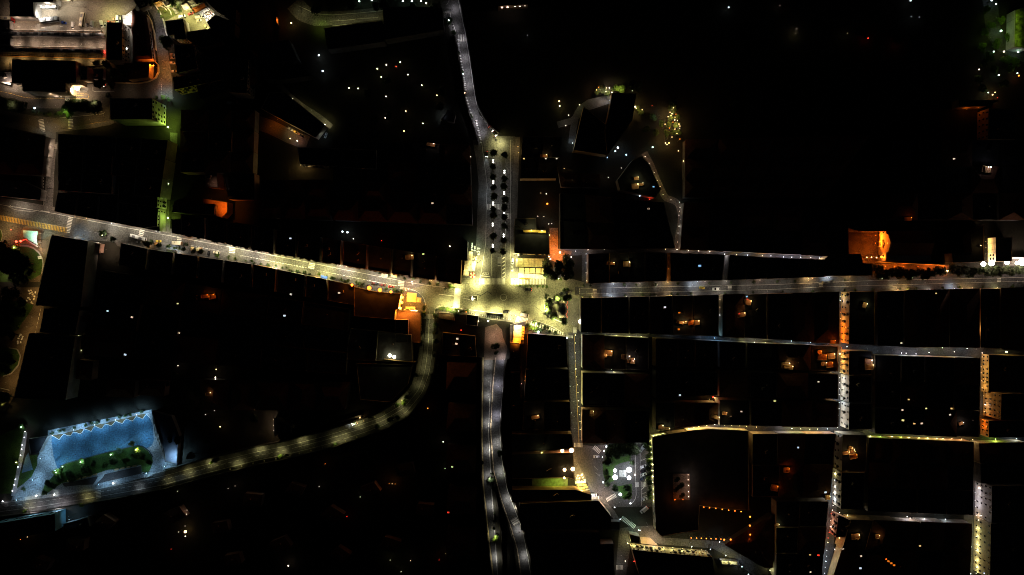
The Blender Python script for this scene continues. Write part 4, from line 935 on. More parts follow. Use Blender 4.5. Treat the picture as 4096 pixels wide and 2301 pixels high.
for i in range(9):
    a=ZZ[2*i+1] if i else (705,345);q=ZZ[2*i:2*i+3]
    flat('planting_bed',[q[0],q[1],q[2]] if False else [ZZ[2*i],((ZZ[2*i][0]+ZZ[min(19,2*i+2)][0])/2,(ZZ[2*i][1]+ZZ[min(19,2*i+2)][1])/2+(-6)),ZZ[2*i+2],ZZ[2*i+1]],.019,mat('brown_bed',(.1,.07,.035),.95,noise=.4,nscale=.4,fine=.3))
for i,(x,y) in enumerate([(700,352),(986,275),(1265,208),(1545,140),(1828,73)]):
    street_lamp((x,y),'%s plaza lamp from the left along the zigzag planter' % ordn(i),'I',8,8,(-.6,.6),'plaza lamps on the zigzag planter',140)
    globe_lamp((x,y-6),'%s violet marker light from the left on the zigzag planter wall' % ordn(i),'V',.15,1.4,.28,'marker lights on the planter wall',e=5)
for i,(x,y) in enumerate([(700,330),(860,290),(1000,260),(1150,220),(1300,190),(1450,150),(1600,110),(1750,75),(1900,40),(800,300),(1230,200),(1680,95)]):
    bush((x,y-18),1.7,'%s shrub of the hedge line above the blue plaza' % ordn(i),'dg'[i % 2],'hedge shrubs above the plaza')
for i in range(5):strokes('steps',[([(2068+i*14,190+i*10),(2100+i*17,400),(2140+i*15,560),(2200+i*3,660)],.32,0,0)],m=KERB,z=.02+i*.002)
flat('lawn',[(820,760),(870,728),(1060,675),(1420,575),(1830,482),(1900,492),(1990,560),(2040,640),(2050,700),(2020,780),(1980,850),(1900,830),(1890,740),(1530,800),(1450,800),(1010,950),(830,980),(700,1070),(600,1140),(560,1130),(600,1000),(700,900),(760,810)],.06,GRASS,.05)
wall_line('garden_wall',[(830,745),(880,718),(1060,668),(1420,570),(1830,477),(1905,487),(1995,553),(2045,635)],.5,.45,STEEL,'low dark wall curving round the planted island of the blue plaza')
band('bus_bay',[(830,985),(1010,955),(1300,890),(1450,850),(1890,750)],[(870,1030),(1040,1010),(1250,1000),(1560,930),(1900,850)],None,.0195,mat('bay_asphalt',(.05,.045,.045),.9,fine=.3),14)
for i,(x,y) in enumerate([(930,950),(1050,925),(1130,905),(1200,890),(1270,870),(1560,800),(1640,785),(1720,770),(1800,755)]):wall_line('stone_bench',[(x-26,y+4),(x+26,y-8)],.5,1.2,PLAST2,'%s stone bench from the left along the planted island' % ordn(i),'bench')
flat('path',[(1330,840),(1425,820),(1380,900),(1290,990),(1240,1010),(1300,920)],.066,mat('pale_path',(.3,.32,.33),.9,fine=.3),.05)
flat('lawn',[(500,600),(500,740),(420,900),(290,1010),(220,1050),(260,850),(400,610)],.055,GRASS,.04)
flat('lawn',[(-10,350),(230,240),(330,300),(270,560),(160,1120),(-10,1120)],.05,GRASS,.03)
flat('path',[(318,300),(365,300),(330,560),(270,830),(215,1100),(180,1160),(150,1150),(200,930),(260,600)],.058,mat('pale_path',(.3,.32,.33)),.05)
flat('path',[(380,570),(442,800),(290,845),(340,640)],.059,mat('blue_slab',(.1,.2,.3),.8,fine=.3),.04)
building([(372,392),(636,352),(520,575),(402,603)],4,'black wedge shaped pavilion left of the blue plaza',CONC,'flat',extras=False)
building([(2036,15),(2300,90),(2396,340),(2366,722),(2280,705),(2214,694),(2196,560),(2085,230)],4.5,'long dark roofed hall along the stepped right edge of the blue plaza',CONC,'flat',rm=mat('slate_roof',(.12,.13,.16),.8,noise=.2,nscale=.3),extras=False)
for p,c,E,l,arm in [((525,653),'I',4,'double lamp on the grey forecourt by the wedge pavilion',0),((725,815),'I',4,'double lamp at the left tip of the planted island',0),((425,940),'I',4,'double lamp on the lower left of the plaza',0),((2190,760),'I',4,'double lamp at the foot of the stepped edge',0),((1945,850),'I',3.5,'double lamp at the right end of the bus bay',0),((205,1210),'I',3,'double lamp where the plaza meets the road',0),((1310,1005),'I',3,'double lamp at the end of the plaza path',0)]:
    triple_lamp(p,l,c,E,6.5,'double plaza lamps',2,.2);globe_lamp((p[0]+14,p[1]-3),'white marker globe beside the '+l.split(' on ')[0].split(' at ')[0].split(' where ')[0]+' '+l.split(' ',2)[2],'I',0,5,.3,'marker globes of the plaza',e=8)
for p,E,l in [((1250,560),1.6,'plaza mast lamp above the middle of the island wall'),((1900,430),2.6,'plaza mast lamp near the right of the blue court'),((1560,500),2.0,'plaza mast lamp above the right of the island wall'),((900,650),1.4,'plaza mast lamp above the left of the island wall'),((600,480),2.6,'plaza mast lamp on the grey forecourt'),((2300,650),4,'lamp over the lit lower roof of the dark hall'),((600,760),2.0,'plaza mast lamp beside the left lawn'),((1420,330),.7,'high dim lamp over the centre of the blue court'),((1000,450),.7,'high dim lamp over the left of the blue court'),((1800,260),.8,'high dim lamp over the right of the blue court'),((1420,960),2,'lamp at the corner of the bus bay and the path'),((350,1060),2,'lamp at the lower left paving near the round planter')]:
    street_lamp(p,l,'B' if E<1 else 'I',E*(1.6 if E>1 else .8),9,(.8,.8),'mast lamps of the blue plaza',155)
for i,(x,y) in enumerate([(335,290),(325,368),(297,470),(290,525),(275,607),(240,765),(205,930),(190,1005),(165,1085)]):globe_lamp((x,y),'%s path light from the top beside the long pale path' % ordn(i),'V',.9,2.5,.3,'path lights of the pale path',e=9)
for (x,y,r,k,c,E,l) in [(1085,710,4.2,'g','M',4,'turquoise lit round tree in the planted island'),(1490,610,2.6,'g','M',3,'small turquoise lit tree at the right of the island'),(1830,545,3.4,'b','Y',4,'yellow lit tree at the right end of the island'),(845,770,2.4,'g','M',2.5,'small green lit tree at the left end of the island'),(760,850,3.6,'b','M',2.5,'bright leafy tree by the left double lamp'),(290,240,3.5,'g','M',2.5,'green lit tree at the top of the pale path'),(225,715,2.4,'b','Y',2,'yellow lit tree beside the pale path')]:
    tree((x,y),r,l,4.5,k);globe_lamp((x-8,y-10),'lamp standing in the '+l,c,E*.6,5.5,.3,'lamps among the island trees',e=12)
for i,(x,y,r,k) in enumerate([(1520,690,4.5,'d'),(1910,620,3.8,'g'),(1600,550,3,'d'),(1250,710,2.6,'d'),(1800,620,3.2,'g'),(930,880,5,'d'),(1050,880,3.4,'g'),(640,980,3.6,'d'),(1150,800,4.2,'d'),(1400,740,3,'g'),(1680,680,3.4,'g'),(1990,700,3,'g'),(800,920,4,'d'),(1200,850,3,'g'),(700,1010,3.5,'d'),(590,1110,2.6,'g'),(1770,450,3,'d')]):
    tree((x,y),r,'%s unlit tree of the plaza island, ordered as planted' % ordn(i) if False else ['dark','olive','black','small','broad','spreading','mossy','drooping','dense','thin','leafy','outer','shady','low','leaning','tip','plaza side'][i]+' unlit tree of the planted island by the blue plaza',4.5,k,'trees of the plaza island')
globe_lamp((725,1135),'white headlight like globe on the road edge below the island','N',1.2,2,.5,e=12);globe_lamp((1515,985),'white globe on the road edge right of the plaza path','N',1.5,2,.5,e=12);globe_lamp((485,1150),'white globe at the small dark triangle of the plaza','N',1.2,2,.55,e=10);globe_lamp((35,1225),'pinkish globe at the left photo edge above the road','V',1,3,.4,e=10)
zebra((330,1190),(490,1165),2.6,14,duty=.5,z=.033);zebra((570,1165),(720,1140),2.4,12,duty=.5,z=.033);zebra((1930,895),(2370,790),2.2,26,duty=.45,z=.033)
bush((320,1060),1.8,'round planter shrub on the lower left paving of the plaza','d')
T(0,1725)
building([(-60,935),(552,832),(556,1006),(-60,1110)],12,'dark hall with a teal side wall below the plaza road',mat('teal_plaster',(.2,.42,.48),.85,noise=.15,nscale=.2),'flat',extras=False,win=[(0,1,12,'win',(2.6,3.2))])
for x,y in ((300,815),(560,790)):street_lamp((x,y),'lamp lighting the striped %s front of the teal walled hall' % ('left' if x<400 else 'right'),'V',4,7,(0,1),None,160)
street_lamp((690,860),'lamp facing the teal side wall of the dark hall','B',2.2,8,(1,0),None,160)
building([(640,935),(880,870),(900,960),(620,1000)],6,'low dark annex right of the teal walled hall',PLAST5,'flat')
# MAIN STREET WEST, ROUNDABOUT
F(0,0,1)
up=[(60,830),(238,868),(350,884),(441,900),(529,914),(650,944),(779,968),(886,992),(968,1004),(1040,1027),(1107,1033),(1175,1060),(1295,1079),(1378,1080),(1502,1116),(1560,1120),(1650,1140)]
Es=[2.0,2.6,3.2,4.5,5,4.2,4.0,5.5,6,7.5,7.5,7.0,8.5,8.0,7.0,5.0,4.5]
for i,(p,E) in enumerate(zip(up,Es)):
    street_lamp(p,'%s street lamp from the left photo edge over the upper half of the main street' % ordn(i),'W' if i<10 else 'Y' if i<13 else 'W',E*1.6,8,(.6,2.2),'upper street lamps of the west main street',145)
for i,(p,E) in enumerate([((150,885),1.2),((330,940),1.2),((420,935),1.8),((590,945),2.5),((700,960),2.0),((830,985),3.5),((930,1010),4),((1080,1050),6),((1220,1065),6),((1300,1095),7),((1420,1110),6),((1560,1140),5)]):
    street_lamp(p,'%s street lamp from the left over the lower half of the main street' % ordn(i),'W' if i<6 else 'Y',E*1.35,8,(-.6,-2.0),'lower street lamps of the west main street',145)
for i,(x,y,c,E) in enumerate([(300,868,'A',1.5),(345,873,'A',3),(445,893,'C',3),(565,950,'W',1),(752,947,'O',1.6),(850,963,'P',5),(925,980,'W',4),(1070,1008,'O',2.5),(1210,1030,'W',5),(1360,1062,'W',4),(1385,1066,'A',4),(1725,1122,'A',6),(1755,1128,'P',4),(1530,1092,'A',6),(1575,1098,'A',5),(1480,1085,'W',2)]):
    wall_lamp((x,y),'%s shop front lamp from the left on the upper pavement of the main street' % ordn(i),c,E,3.2,(-.25,-.97),.25,'shop front lamps of the upper pavement',e=1.5,d=3)
for i,(x,y,c,E) in enumerate([(300,952,'W',4),(395,972,'W',2),(590,985,'A',2.0),(685,1005,'C',16),(720,1012,'W',3),(1105,1075,'W',16),(1090,1070,'W',6),(1150,1088,'A',2),(1265,1110,'A',7),(1287,1116,'W',5),(1310,1120,'Y',3)]):
    wall_lamp((x,y),'%s shop front lamp from the left on the lower pavement of the main street' % ordn(i),c,E,3.2,(.2,.98),.25,'shop front lamps of the lower pavement',e=1.5,d=3)
Q(500,860)
vehicle((268,453),15,'bus',WHT,'long white tour bus stopped at a zebra on the main street',sc=1.05,on=False)
vehicle((672,527),4,'car',YEL,'yellow car on the main street behind the white tour bus')
vehicle((1025,568),185,'truck',CRM,'delivery truck with a cream box parked on the main street',sc=1.12)
vehicle((1838,757),190,'car',(.62,.58,.42),'cream taxi parked just before a zebra on the main street',sc=1.25)
vehicle((1675,775),100,'car',DRK,'dark small car parked among shrubs behind the cream taxi')
vehicle((270,545),5,'car',SIL,'silver car parked below the white tour bus')
vehicle((650,330),10,'car',SIL,'silver car at the corner of the green street')
building([(612,185),(695,190),(690,300),(605,290)],3.0,'small kiosk with a blue and white roof at the foot of the green street',PLAST4,'flat',rm=mat('blue_white_roof',(.2,.32,.42),.8,noise=.6,nscale=.35),extras=False,name='kiosk')
parasol((935,725),'glowing white shop awning below the cream box truck',c=WHITE,rect=(9,2.4),rot=-.2,name='awning');light(bpy.data.objects['awning'] if False else link('lamp_mount',None,None,tuple(W((935,690),3.2))),'C',10,(0,0,1),'POINT') if False else None
for i,(x,y,r,k) in enumerate([(450,580,3.4,'d'),(520,560,2.6,'d'),(690,610,2.4,'d'),(880,625,2,'g'),(1010,670,1.8,'g'),(1090,680,1.8,'g'),(1180,690,2.2,'d'),(1380,720,2.4,'d'),(1530,730,2.6,'d'),(1860,815,2.0,'b'),(2080,850,1.5,'g'),(2215,880,1.5,'d'),(2420,910,1.1,'g'),(2550,925,1.2,'g'),(1250,590,1.8,'d')]):
    (tree if r>2.1 else bush)((x,y),r,'%s plant from the white tour bus along the lower pavement' % ordn(i),k=k,group='trees and shrubs of the lower pavement, first stretch')
for i,(x,y,c) in enumerate([(620,590,(.6,.3,.1)),(1465,690,(.6,.55,.3)),(1520,690,(.5,.3,.15)),(1350,675,(.6,.45,.2)),(470,630,(.6,.35,.2))]):
    parasol((x,y),['orange','cream','tan','yellow','salmon'][i]+' small parasol in the shrubs of the lower pavement',2.6,None,mat('parasol_cloth_%d' % i,c,.9),2.5)
for i,(x,y) in enumerate([(1510,645),(1545,655),(1475,660)]):person((x,y),90*i,['person in a pale top walking at the kerb near the small parasols','person in an orange top walking at the kerb near the small parasols','person in a white top behind two others at the kerb'][i],[(.5,.42,.32),(.5,.25,.12),(.6,.58,.55)][i])
Q(1000,950)
for i,(x,y,r,k) in enumerate([(40,480,1.0,'g'),(75,515,1.2,'g'),(220,530,1.2,'d'),(360,560,1.8,'d'),(520,580,1.4,'d'),(655,610,1.0,'g'),(740,610,.8,'g'),(800,660,1.2,'g'),(850,680,1.3,'d'),(955,680,1.6,'d'),(1095,700,1.8,'d'),(1200,740,1.5,'d'),(1390,745,1.8,'b'),(1640,810,1.8,'d'),(1690,820,1.4,'d'),(1840,850,1.8,'g'),(1900,870,1.4,'d'),(1965,880,2.0,'g'),(2140,910,1.4,'g'),(2200,930,1.6,'d'),(2280,945,1.6,'d'),(1540,780,.9,'g')]):
    bush((x,y),r,'%s shrub from the glowing shop front towards the orange lamps on the lower pavement' % ordn(i),k,'shrubs of the lower pavement, second stretch')
parasol((1485,805),'blue awning on the lower pavement of the main street',c=mat('blue_cloth',(.03,.08,.42),.8),rect=(5,2.6),rot=-.2,name='awning')
vehicle((2500,925),8,'car',(.12,.03,.02),'dark red car parked left of the two red cars on the main street')
for i,(p,r,E) in enumerate([((2050,957),1.0,3),((2395,1018),1.7,4.5)]):flood(p,['smaller','large glaring'][i]+' orange globe over the lower pavement of the main street',None,'O',E,13.5,6,r=r,e=20,group='orange globes of the lower pavement')
Q(1500,1080)
vehicle((330,333),4,'car',RED,'bright red car parked next to the zebra above the orange globes',tail=True);vehicle((160,303),6,'car',(.15,.02,.015),'dark red car parked behind the bright red car');vehicle((30,278),8,'car',DRK,'black car at the end of the short row behind the red cars')
for i,(p,r,E) in enumerate([((100,405),1.6,4.5),((320,442),1.1,3)]):flood(p,['glaring orange globe below the dark red car','orange globe below the bright red car'][i],None,'O',E,13.5,6,r=r,e=20,group='orange globes of the lower pavement')
for i,p in enumerate([(548,550),(537,655),(510,770)]):flood(p,'%s orange floodlight from the top on the corner building facing the orange tent' % ordn(i),None,'T',11,7,7,r=1.1,e=22,group='orange floodlights of the corner building')
building([(-420,345),(0,440),(515,482),(462,790),(408,800),(388,1000),(-430,930)],12,'large black corner building below the main street, orange at its right edge',PLAST2,'flat',extras=False,win=[(1,3,5,'win'),(2,3,5,'win')])
building([(420,806),(890,826),(925,905),(912,1470),(388,1470),(392,988)],5,'terracotta roof terrace lit orange beside the curved road',PLAST2,'flat',rm=TERR,extras=False)
building([(405,1000),(664,1000),(660,1460),(398,1460)],9,'black upper storey standing on the orange roof terrace',PLAST3,'flat',base=4.6,extras=False)
mbt=MB();a,b=W((720,815),6.4),W((850,822),6.4);mbt.tube(a,b,.3,.3,lens('A',20),8);mbt.tube(a+Vector((0,0,-1.6)),a,.06,.06,STEEL,5)
tag(link('strip_light',mbt.mesh('strip_light')),'long bright strip light along the edge of the orange roof terrace','strip light')
for x in (600,700,800):q=flood((x,800),'orange spot above the strip light, %s' % {600:'left one',700:'middle one',800:'right one'}[x],None,'T',3.0,7.5,5,r=.25,e=10,group='orange spots of the terrace')
ORC=mat('orange_tent_cloth',(.7,.5,.22),.85,noise=.05,nscale=.5)
parasol((738,553),'large square tent roof glowing orange at the corner of the piazza',c=ORC,rect=(7.1,6.8),rot=-.1,h=3.4,name='tent');parasol((883,603),'small tent roof beside the large orange tent',c=ORC,rect=(3.5,3.6),rot=-.1,h=2.8,name='tent');parasol((712,766),'long narrow awning below the large orange tent',c=ORC,rect=(7.2,1.9),rot=-.02,h=2.8,name='awning')
for p,E in (((640,500),4),((720,690),5),((560,600),6)):street_lamp(p,'orange lamp %s the large tent' % {640:'above the left corner of',720:'below',560:'left of'}[p[0]],'T',E,9,(-1.5,0),'orange lamps round the tent',160)
for i,(x,y,r,k) in enumerate([(105,50,2.2,'d'),(280,115,1.6,'d'),(415,140,1.6,'d'),(590,180,1.8,'d'),(770,160,1.8,'d'),(915,240,1.5,'d'),(1100,265,1.9,'d'),(1260,290,1.6,'g'),(1520,330,2.4,'b'),(1415,375,1.4,'d'),(540,430,1.6,'g'),(390,395,1.6,'g'),(440,420,1.4,'d'),(230,370,1.2,'g'),(1590,360,.8,'d')]):bush((x,y),r,'%s shrub from the left around the zebra below the main street corner' % ordn(i),k,'shrubs at the corner of the main street')
for i,(x,y) in enumerate([(195,100),(380,115)]):parasol((x,y),['pale','amber'][i]+' awning on the upper pavement opposite the red cars',c=ORC if i else CANVAS,rect=(4.4,2.6),rot=-.2,name='awning')
globe_lamp((740,235),'upper white globe at the kerb between two dark shrubs','W',2,5,.35,e=12);globe_lamp((752,275),'lower white globe on the road between two dark shrubs','W',2,5,.3,e=6)
Q(0,840)
P_=[(470,412),(766,430),(735,560),(758,700),(600,620),(470,540)]
mb=MB();Pw=[W(p,5.2) for p in P_];c0=sum(Pw,Vector())/6;c0.z=0;mb.prism([(p.x-c0.x,p.y-c0.y) for p in Pw],4.9,5.3,mat('pale_green_canopy',(.5,.62,.5),.7,noise=.08,nscale=.5,fine=.15))
t=thing('petrol_canopy','pale green swept canopy of the filling station at the roundabout','canopy',c0);link('canopy_roof',mb.mesh('canopy_roof'),t)
for dx,dy in ((-3.5,3),(3,2.5),(3.2,-3)):link('column',shared('ccol',lambda:(lambda m:(m.tube((0,0,0),(0,0,4.9),.25,.22,WHITE,10),m)[1])(MB())),t,(dx*1.2,dy*1.2,0))
mb=MB();a,b=W((505,590),3),W((760,745),3);c1=(a+b)/2;c1.z=0;d=b-a;mb.box((0,0,1.5),(d.length,.7,3),mat('white_sign_wall',(.6,.55,.5),.7),math.atan2(d.y,d.x));tag(link('sign_wall',mb.mesh('sign_wall'),None,tuple(c1)),'long slanted white sign wall under the pale green canopy','wall')
mb=MB();mb.ball((0,0,0),.75,WHITE,10,6);
street_lamp((745,742),'white lamp at the tip of the slanted sign wall','P',5,5,(.6,0))
for i,p in enumerate([(330,638),(420,628)]):flood(p,['left','right'][i]+' glaring red sign lamp at the filling station',None,'R',5,4.5,5,r=.85,e=14,group='red sign lamps of the filling station')
mb=MB();q=W((470,600),4.5);mb.box((0,0,3.6),(4.2,.3,1.6),lens('R',1.2),.3);mb.tube((0,0,0),(0,0,3.4),.12,.1,STEEL,6);tag(link('price_sign',mb.mesh('price_sign'),None,(q.x,q.y,0)),'red lit sign board beside the red lamps','sign')
street_lamp((620,480),'lamp over the pale green canopy','M',2.6,11,(2,2));street_lamp((680,640),'lamp over the lower corner of the pale green canopy','N',1.8,11,(2,2))
for p,c,E,l in [((60,330),'A',3.2,'amber street lamp at the left photo edge above the roundabout'),((870,420),'A',1.3,'amber street lamp right of the filling station'),((950,620),'A',1.0,'amber street lamp by the slanted black block'),((880,880),'A',1.5,'amber street lamp at the fork of the roundabout island'),((800,340),'A',1.0,'amber street lamp over the yellow strip'),((420,380),'A',.9,'amber street lamp left of the filling station'),((1160,400),'A',1.3,'amber street lamp at the end of the yellow strip'),((100,130),'A',1.3,'amber street lamp over the left end of the yellow strip'),((800,960),'Y',2.4,'lamp beside the white box on the round lawn'),((840,1200),'A',1.5,'amber street lamp on the rim of the round lawn'),((700,1400),'A',2.0,'amber street lamp at the bottom of the round lawn'),((780,1440),'A',2.0,'amber street lamp by the road along the slanted block'),((-30,480),'A',2.0,'amber lamp outside the photo edge by the small lawn'),((40,1320),'P',3,'lamp over the pale terrace at the left photo edge'),((1500,520),'B',2.6,'bluish lamp over the pavement by the zebra'),((2130,800),'P',4.5,'lamp over the bright narrow courtyard of the long block')]:street_lamp(p,l,c,E,8,(1.2,.4),'amber lamps of the roundabout',150)
flood((280,760),'uplight in the bright tree beside the red lamps',None,'Y',4,4.5,4,r=.2,e=6)
tree((350,770),4,'bright lime lit tree beside the red lamps',5,'b')
for i,(x,y,r) in enumerate([(80,800,5),(200,850,5.5),(100,950,6),(280,940,5),(380,900,4.5),(60,1100,6),(220,1080,6),(380,1050,5),(480,1000,4),(150,1220,5),(320,1200,5.5),(480,1150,4.5),(560,1080,3.5),(250,1330,5),(420,1320,5),(60,700,4),(600,1240,3),(500,1400,4),(350,1430,4)]):tree((x,y),r,['north','upper','mid'][0] and '%s tree from the bright lime tree down the dark crown of the round lawn' % ordn(i),8,'d','dark trees of the round lawn')
mb=MB();mb.box((0,0,.6),(2,2,1.2),WHITE,.2,taper=.9);mb.box((0,0,1.25),(2.3,2.3,.1),WHITE,.2);q=W((793,958),1.2);tag(link('utility_box',mb.mesh('utility_box'),None,(q.x,q.y,.06)),'white square box on the edge of the round lawn','utility box')
tree((2060,490),3.6,'dark street tree standing alone on the lower side of the main street',6,'d');tree((2110,470),2.6,'second crown of the lone street tree on the main street',5.5,'d');flood((2055,508),'small lamp glowing under the lone street tree',None,'Y',1.2,7,3,r=.3,e=5)
tree((2270,590),2.8,'thin dark tree in the passage below the lone street tree',6,'d')
globe_lamp((222,398),'tiny red lamp on the forecourt asphalt','R',.3,2,.3,e=8)
mb=None
T(0,1150)
for i,(x,y) in enumerate([(210,475),(195,487),(228,497),(220,520),(185,513),(178,545),(208,550),(180,562),(200,478)]):lounge_set((x,y),2,'%s white table in the ring beside the slanted black blocks' % ordn(i),'white tables in a ring')
for i,(x,y) in enumerate([(290,35),(310,30),(322,50),(300,60),(345,90),(330,70),(285,105),(300,120),(340,118),(270,135),(315,150),(325,160),(355,50)]):lounge_set((x,y),2,'%s pale table of the cluster under the amber lamp, upper left edge' % ordn(i),'pale tables under the amber lamp',c=CANVAS if i % 3 else WHITE)
for p,E,l in [((320,90),4,'amber lamp over the cluster of pale tables'),((320,300),1.7,'amber lamp along the dashed line of the left street'),((270,400),1.7,'amber lamp above the ring of white tables'),((235,530),2.0,'amber lamp right of the ring of white tables'),((225,620),2.2,'amber lamp at the top of the lower round lawn'),((170,820),2.2,'amber lamp at the right rim of the lower round lawn'),((60,960),1.6,'amber lamp below the lower round lawn'),((140,1020),1.3,'amber lamp at the end of the left street'),((20,1180),.8,'faint lamp at the left photo edge below the round lawn')]:street_lamp(p,l,'A',E,8,(-1.2,.4),'amber lamps of the left street',150)
for i,(x,y,r) in enumerate([(60,60,6),(150,60,6),(60,200,7),(180,250,6),(80,330,6),(40,450,6),(120,480,4),(60,700,6),(110,740,4),(40,820,5),(60,1100,5),(20,1150,4),(220,150,5)]):tree((x,y),r,'%s dark tree counted downwards in the park at the left photo edge' % ordn(i),8,'d','dark trees at the left photo edge')
bush((185,410),2.2,'bright lit shrub beside the amber lamp of the left street','b')
# THE PIAZZA AND THE ROADS LEAVING IT
F(0,0,1)
for p,n,E,l in [((1907,1131),3,15,'triple lamp on the paving below the round red and white parasol'),((1917,1046),2,9,'double lamp on the kerb right of the cream parasol squares'),((2053,1027),2,7,'double lamp on the kerb of the avenue above the two white cars'),((2057,1112),3,17,'triple lamp at the head of the broad right zebra crossing'),((1801,1231),2,12,'double lamp among the hedge at the long zebra foot'),((1907,1246),2,13,'double lamp left of the scooter row'),((1983,1255),2,13,'double lamp in the middle of the scooter row'),((2053,1266),3,13,'triple lamp at the start of the slanted zebra'),((1818,1152),1,9,'lamp by the lime shrub at the head of the long zebra'),((2131,1307),1,5,'lamp in the shrubs below the slanted zebra')]:
    triple_lamp(p,l,'Y',E*2.9,7.5,'multi arm lamps round the piazza',n,.6)
for p,E,l in [((2182,1238),17,'lamp at the rounded white kerb tip of the palm island'),((2219,1288),9,'lamp over the asphalt below the palm island'),((2230,1195),5,'lamp between the palms and the black car'),((2290,1215),2.5,'lamp at the back of the palm island'),((2170,1160),2.6,'lamp above the shrubs of the broad zebra'),((1758,1222),5,'lamp at the curved kerb left of the hedge'),((1690,1170),2.2,'added fill lamp over the asphalt right of the orange tent'),((2240,1145),2.0,'added fill lamp over the dark setts left of the east street'),((2290,1290),2.2,'added fill lamp over the road end right of the palm island'),((1900,1200),2.2,'added fill lamp over the triangle island of the piazza'),((2080,1225),1.4,'added fill lamp over the smooth centre of the piazza'),((2250,1320),2.5,'lamp at the kerb end of the striped bend')]:
    street_lamp(p,l,'Y',E*1.6,8,(.8,-1),'single lamps round the piazza',150)  # lamps labelled fill are added to brighten the open piazza
Q(1500,1080)
mb=MB();P_=[W(p,.15) for p in ((1900,535),(2055,522),(2048,625),(1905,600))];c0=sum(P_,Vector())/4;mb.prism([(p.x-c0.x,p.y-c0.y) for p in P_],0,.25,SOIL,top=mat('flower_bed_soil',(.06,.05,.02),.95));t=thing('flower_bed','triangle flower bed with a lit statue in the piazza','flower bed',(c0.x,c0.y,0));link('bed',mb.mesh('bed'),t)
mb=MB();mb.box((0,0,.6),(1,1,1.2),PLAST4,taper=.8);mb.tube((0,0,1.2),(0,0,2.4),.32,.2,PLAST4,8);mb.ball((0,0,2.6),.22,PLAST4,8,5);link('statue',mb.mesh('statue'),t)
for i,(x,y) in enumerate([(1955,548),(2000,575),(1965,600),(1945,580)]):globe_lamp((x,y),'%s bright low lamp in the triangle flower bed' % ordn(i),'P',1.5,1.2,.35,'low lamps of the triangle flower bed',e=10)
for i,(x,y) in enumerate([(1915,545),(2030,560),(2020,600),(1985,540)]):bush((x,y),.9,'%s low shrub in the triangle flower bed' % ordn(i),'d','shrubs of the triangle flower bed')
for i,(x,y,r,k) in enumerate([(1320,780,1.6,'b'),(1370,765,1.8,'g'),(1350,800,1.2,'d'),(1450,790,2.0,'b'),(1490,800,1.8,'b'),(1630,805,1.8,'b'),(1670,800,1.4,'b'),(1720,850,1.8,'d'),(1780,830,1.6,'d'),(1850,815,1.6,'b'),(1530,870,2.2,'d'),(1600,880,2.4,'g'),(1560,900,2.0,'d'),(1660,900,2.2,'d'),(1240,800,1.4,'d'),(1195,900,1.6,'b'),(1220,930,2.6,'d'),(985,870,1.8,'b'),(970,910,2.2,'g'),(1000,740,1.8,'d'),(980,790,1.6,'g')]):bush((x,y),r,'%s shrub counted along the hedge below the long zebra' % ordn(i),k,'hedge shrubs below the long zebra')
globe_lamp((1678,825),'warm lamp at the foot of the long zebra','A',2,3,.35,e=10);globe_lamp((1832,845),'orange lamp in the shrubs left of the scooters','O',1.2,3,.35,e=8)
building([(1275,850),(1590,870),(1590,1022),(1275,975)],4,'low brick brown roof below the hedge of the piazza',PLAST3,'flat',rm=mat('brick_roof',(.16,.09,.05),.9,noise=.15,nscale=.5,fine=.3),extras=False)
building([(1832,892),(2084,928),(2056,1134),(1822,1108)],6,'black glass roofed box with a pale rim below the scooters',PLAST4,'flat',rm=GLASS,extras=False)
flood((2078,1030),'small amber lamp on the rim of the black glass box',None,'A',1.5,6,3,r=.35,e=8)
globe_lamp((2273,1027),'single white globe right of the black glass box','N',.4,6,.6,e=14)
i=0
for x0,n,y0,dx,dy in ((1895,15,860,43.5,8.2),):
    for j in range(n):
        scooter((x0+dx*j,y0+dy*j),96,'%s scooter from the hedge in the row along the lower piazza pavement' % ordn(j),'scooters along the lower pavement',[(.7,.7,.68),(.6,.58,.5),(.7,.7,.7),(.5,.5,.5)][j % 4]);i += 1
Q(1950,1120)
for j in range(10):scooter((72+43*j,712+9*j),96,'%s scooter from the piazza drain in the row running to the slanted zebra' % ordn(j),'scooters beside the slanted zebra',[(.7,.7,.68),(.6,.58,.5),(.5,.5,.5)][j % 3])
vehicle((815,190),182,'car',DRK,'black car with a red lamp below the broad right zebra',sc=1.25,tail=True);vehicle((1520,266),172,'car',(.03,.035,.03),'black car with open doors above the palm island',sc=1.4);vehicle((385,645),4,'car',DRK,'black pick up on the lower lane of the piazza',sc=1.3);vehicle((752,708),14,'van',WHT,'white van casting a long shadow beside the slanted zebra',sc=1.3);vehicle((1640,235),0,'car',(.05,.035,.03),'brown car behind the black car above the palm island')
pl=[(1245,430),(1405,375),(1560,370),(1640,350),(1225,610),(1320,740),(1540,830),(1540,200),(1610,190)]
for i,p in enumerate(pl[:7]):palm(p,3.4 if i != 6 else 3.8,'%s palm round the slatted kiosk island, clockwise from its left corner' % ordn([0,1,2,3,6,5,4][i]),6,'palms of the kiosk island')
for i,p in enumerate(pl[7:]):palm(p,1.8,['left','right'][i]+' small palm behind the black car above the island',4)
for i,(x,y,r,k) in enumerate([(1185,480,1.4,'b'),(1190,540,1.4,'b'),(1240,490,1.6,'d'),(1230,550,1.6,'d'),(1280,430,1.4,'g'),(1460,390,1.4,'b'),(1520,395,1.2,'b'),(1250,670,1.4,'g'),(1380,760,1.4,'b'),(1450,780,1.3,'b'),(1480,810,1.3,'g'),(1350,700,1.4,'d'),(1270,600,1.5,'d'),(1175,300,1.3,'d'),(1170,360,1.3,'d'),(1220,310,1.1,'d')]):bush((x,y),r,'%s planter shrub round the kiosk island' % ordn(i),k,'planter shrubs of the kiosk island')
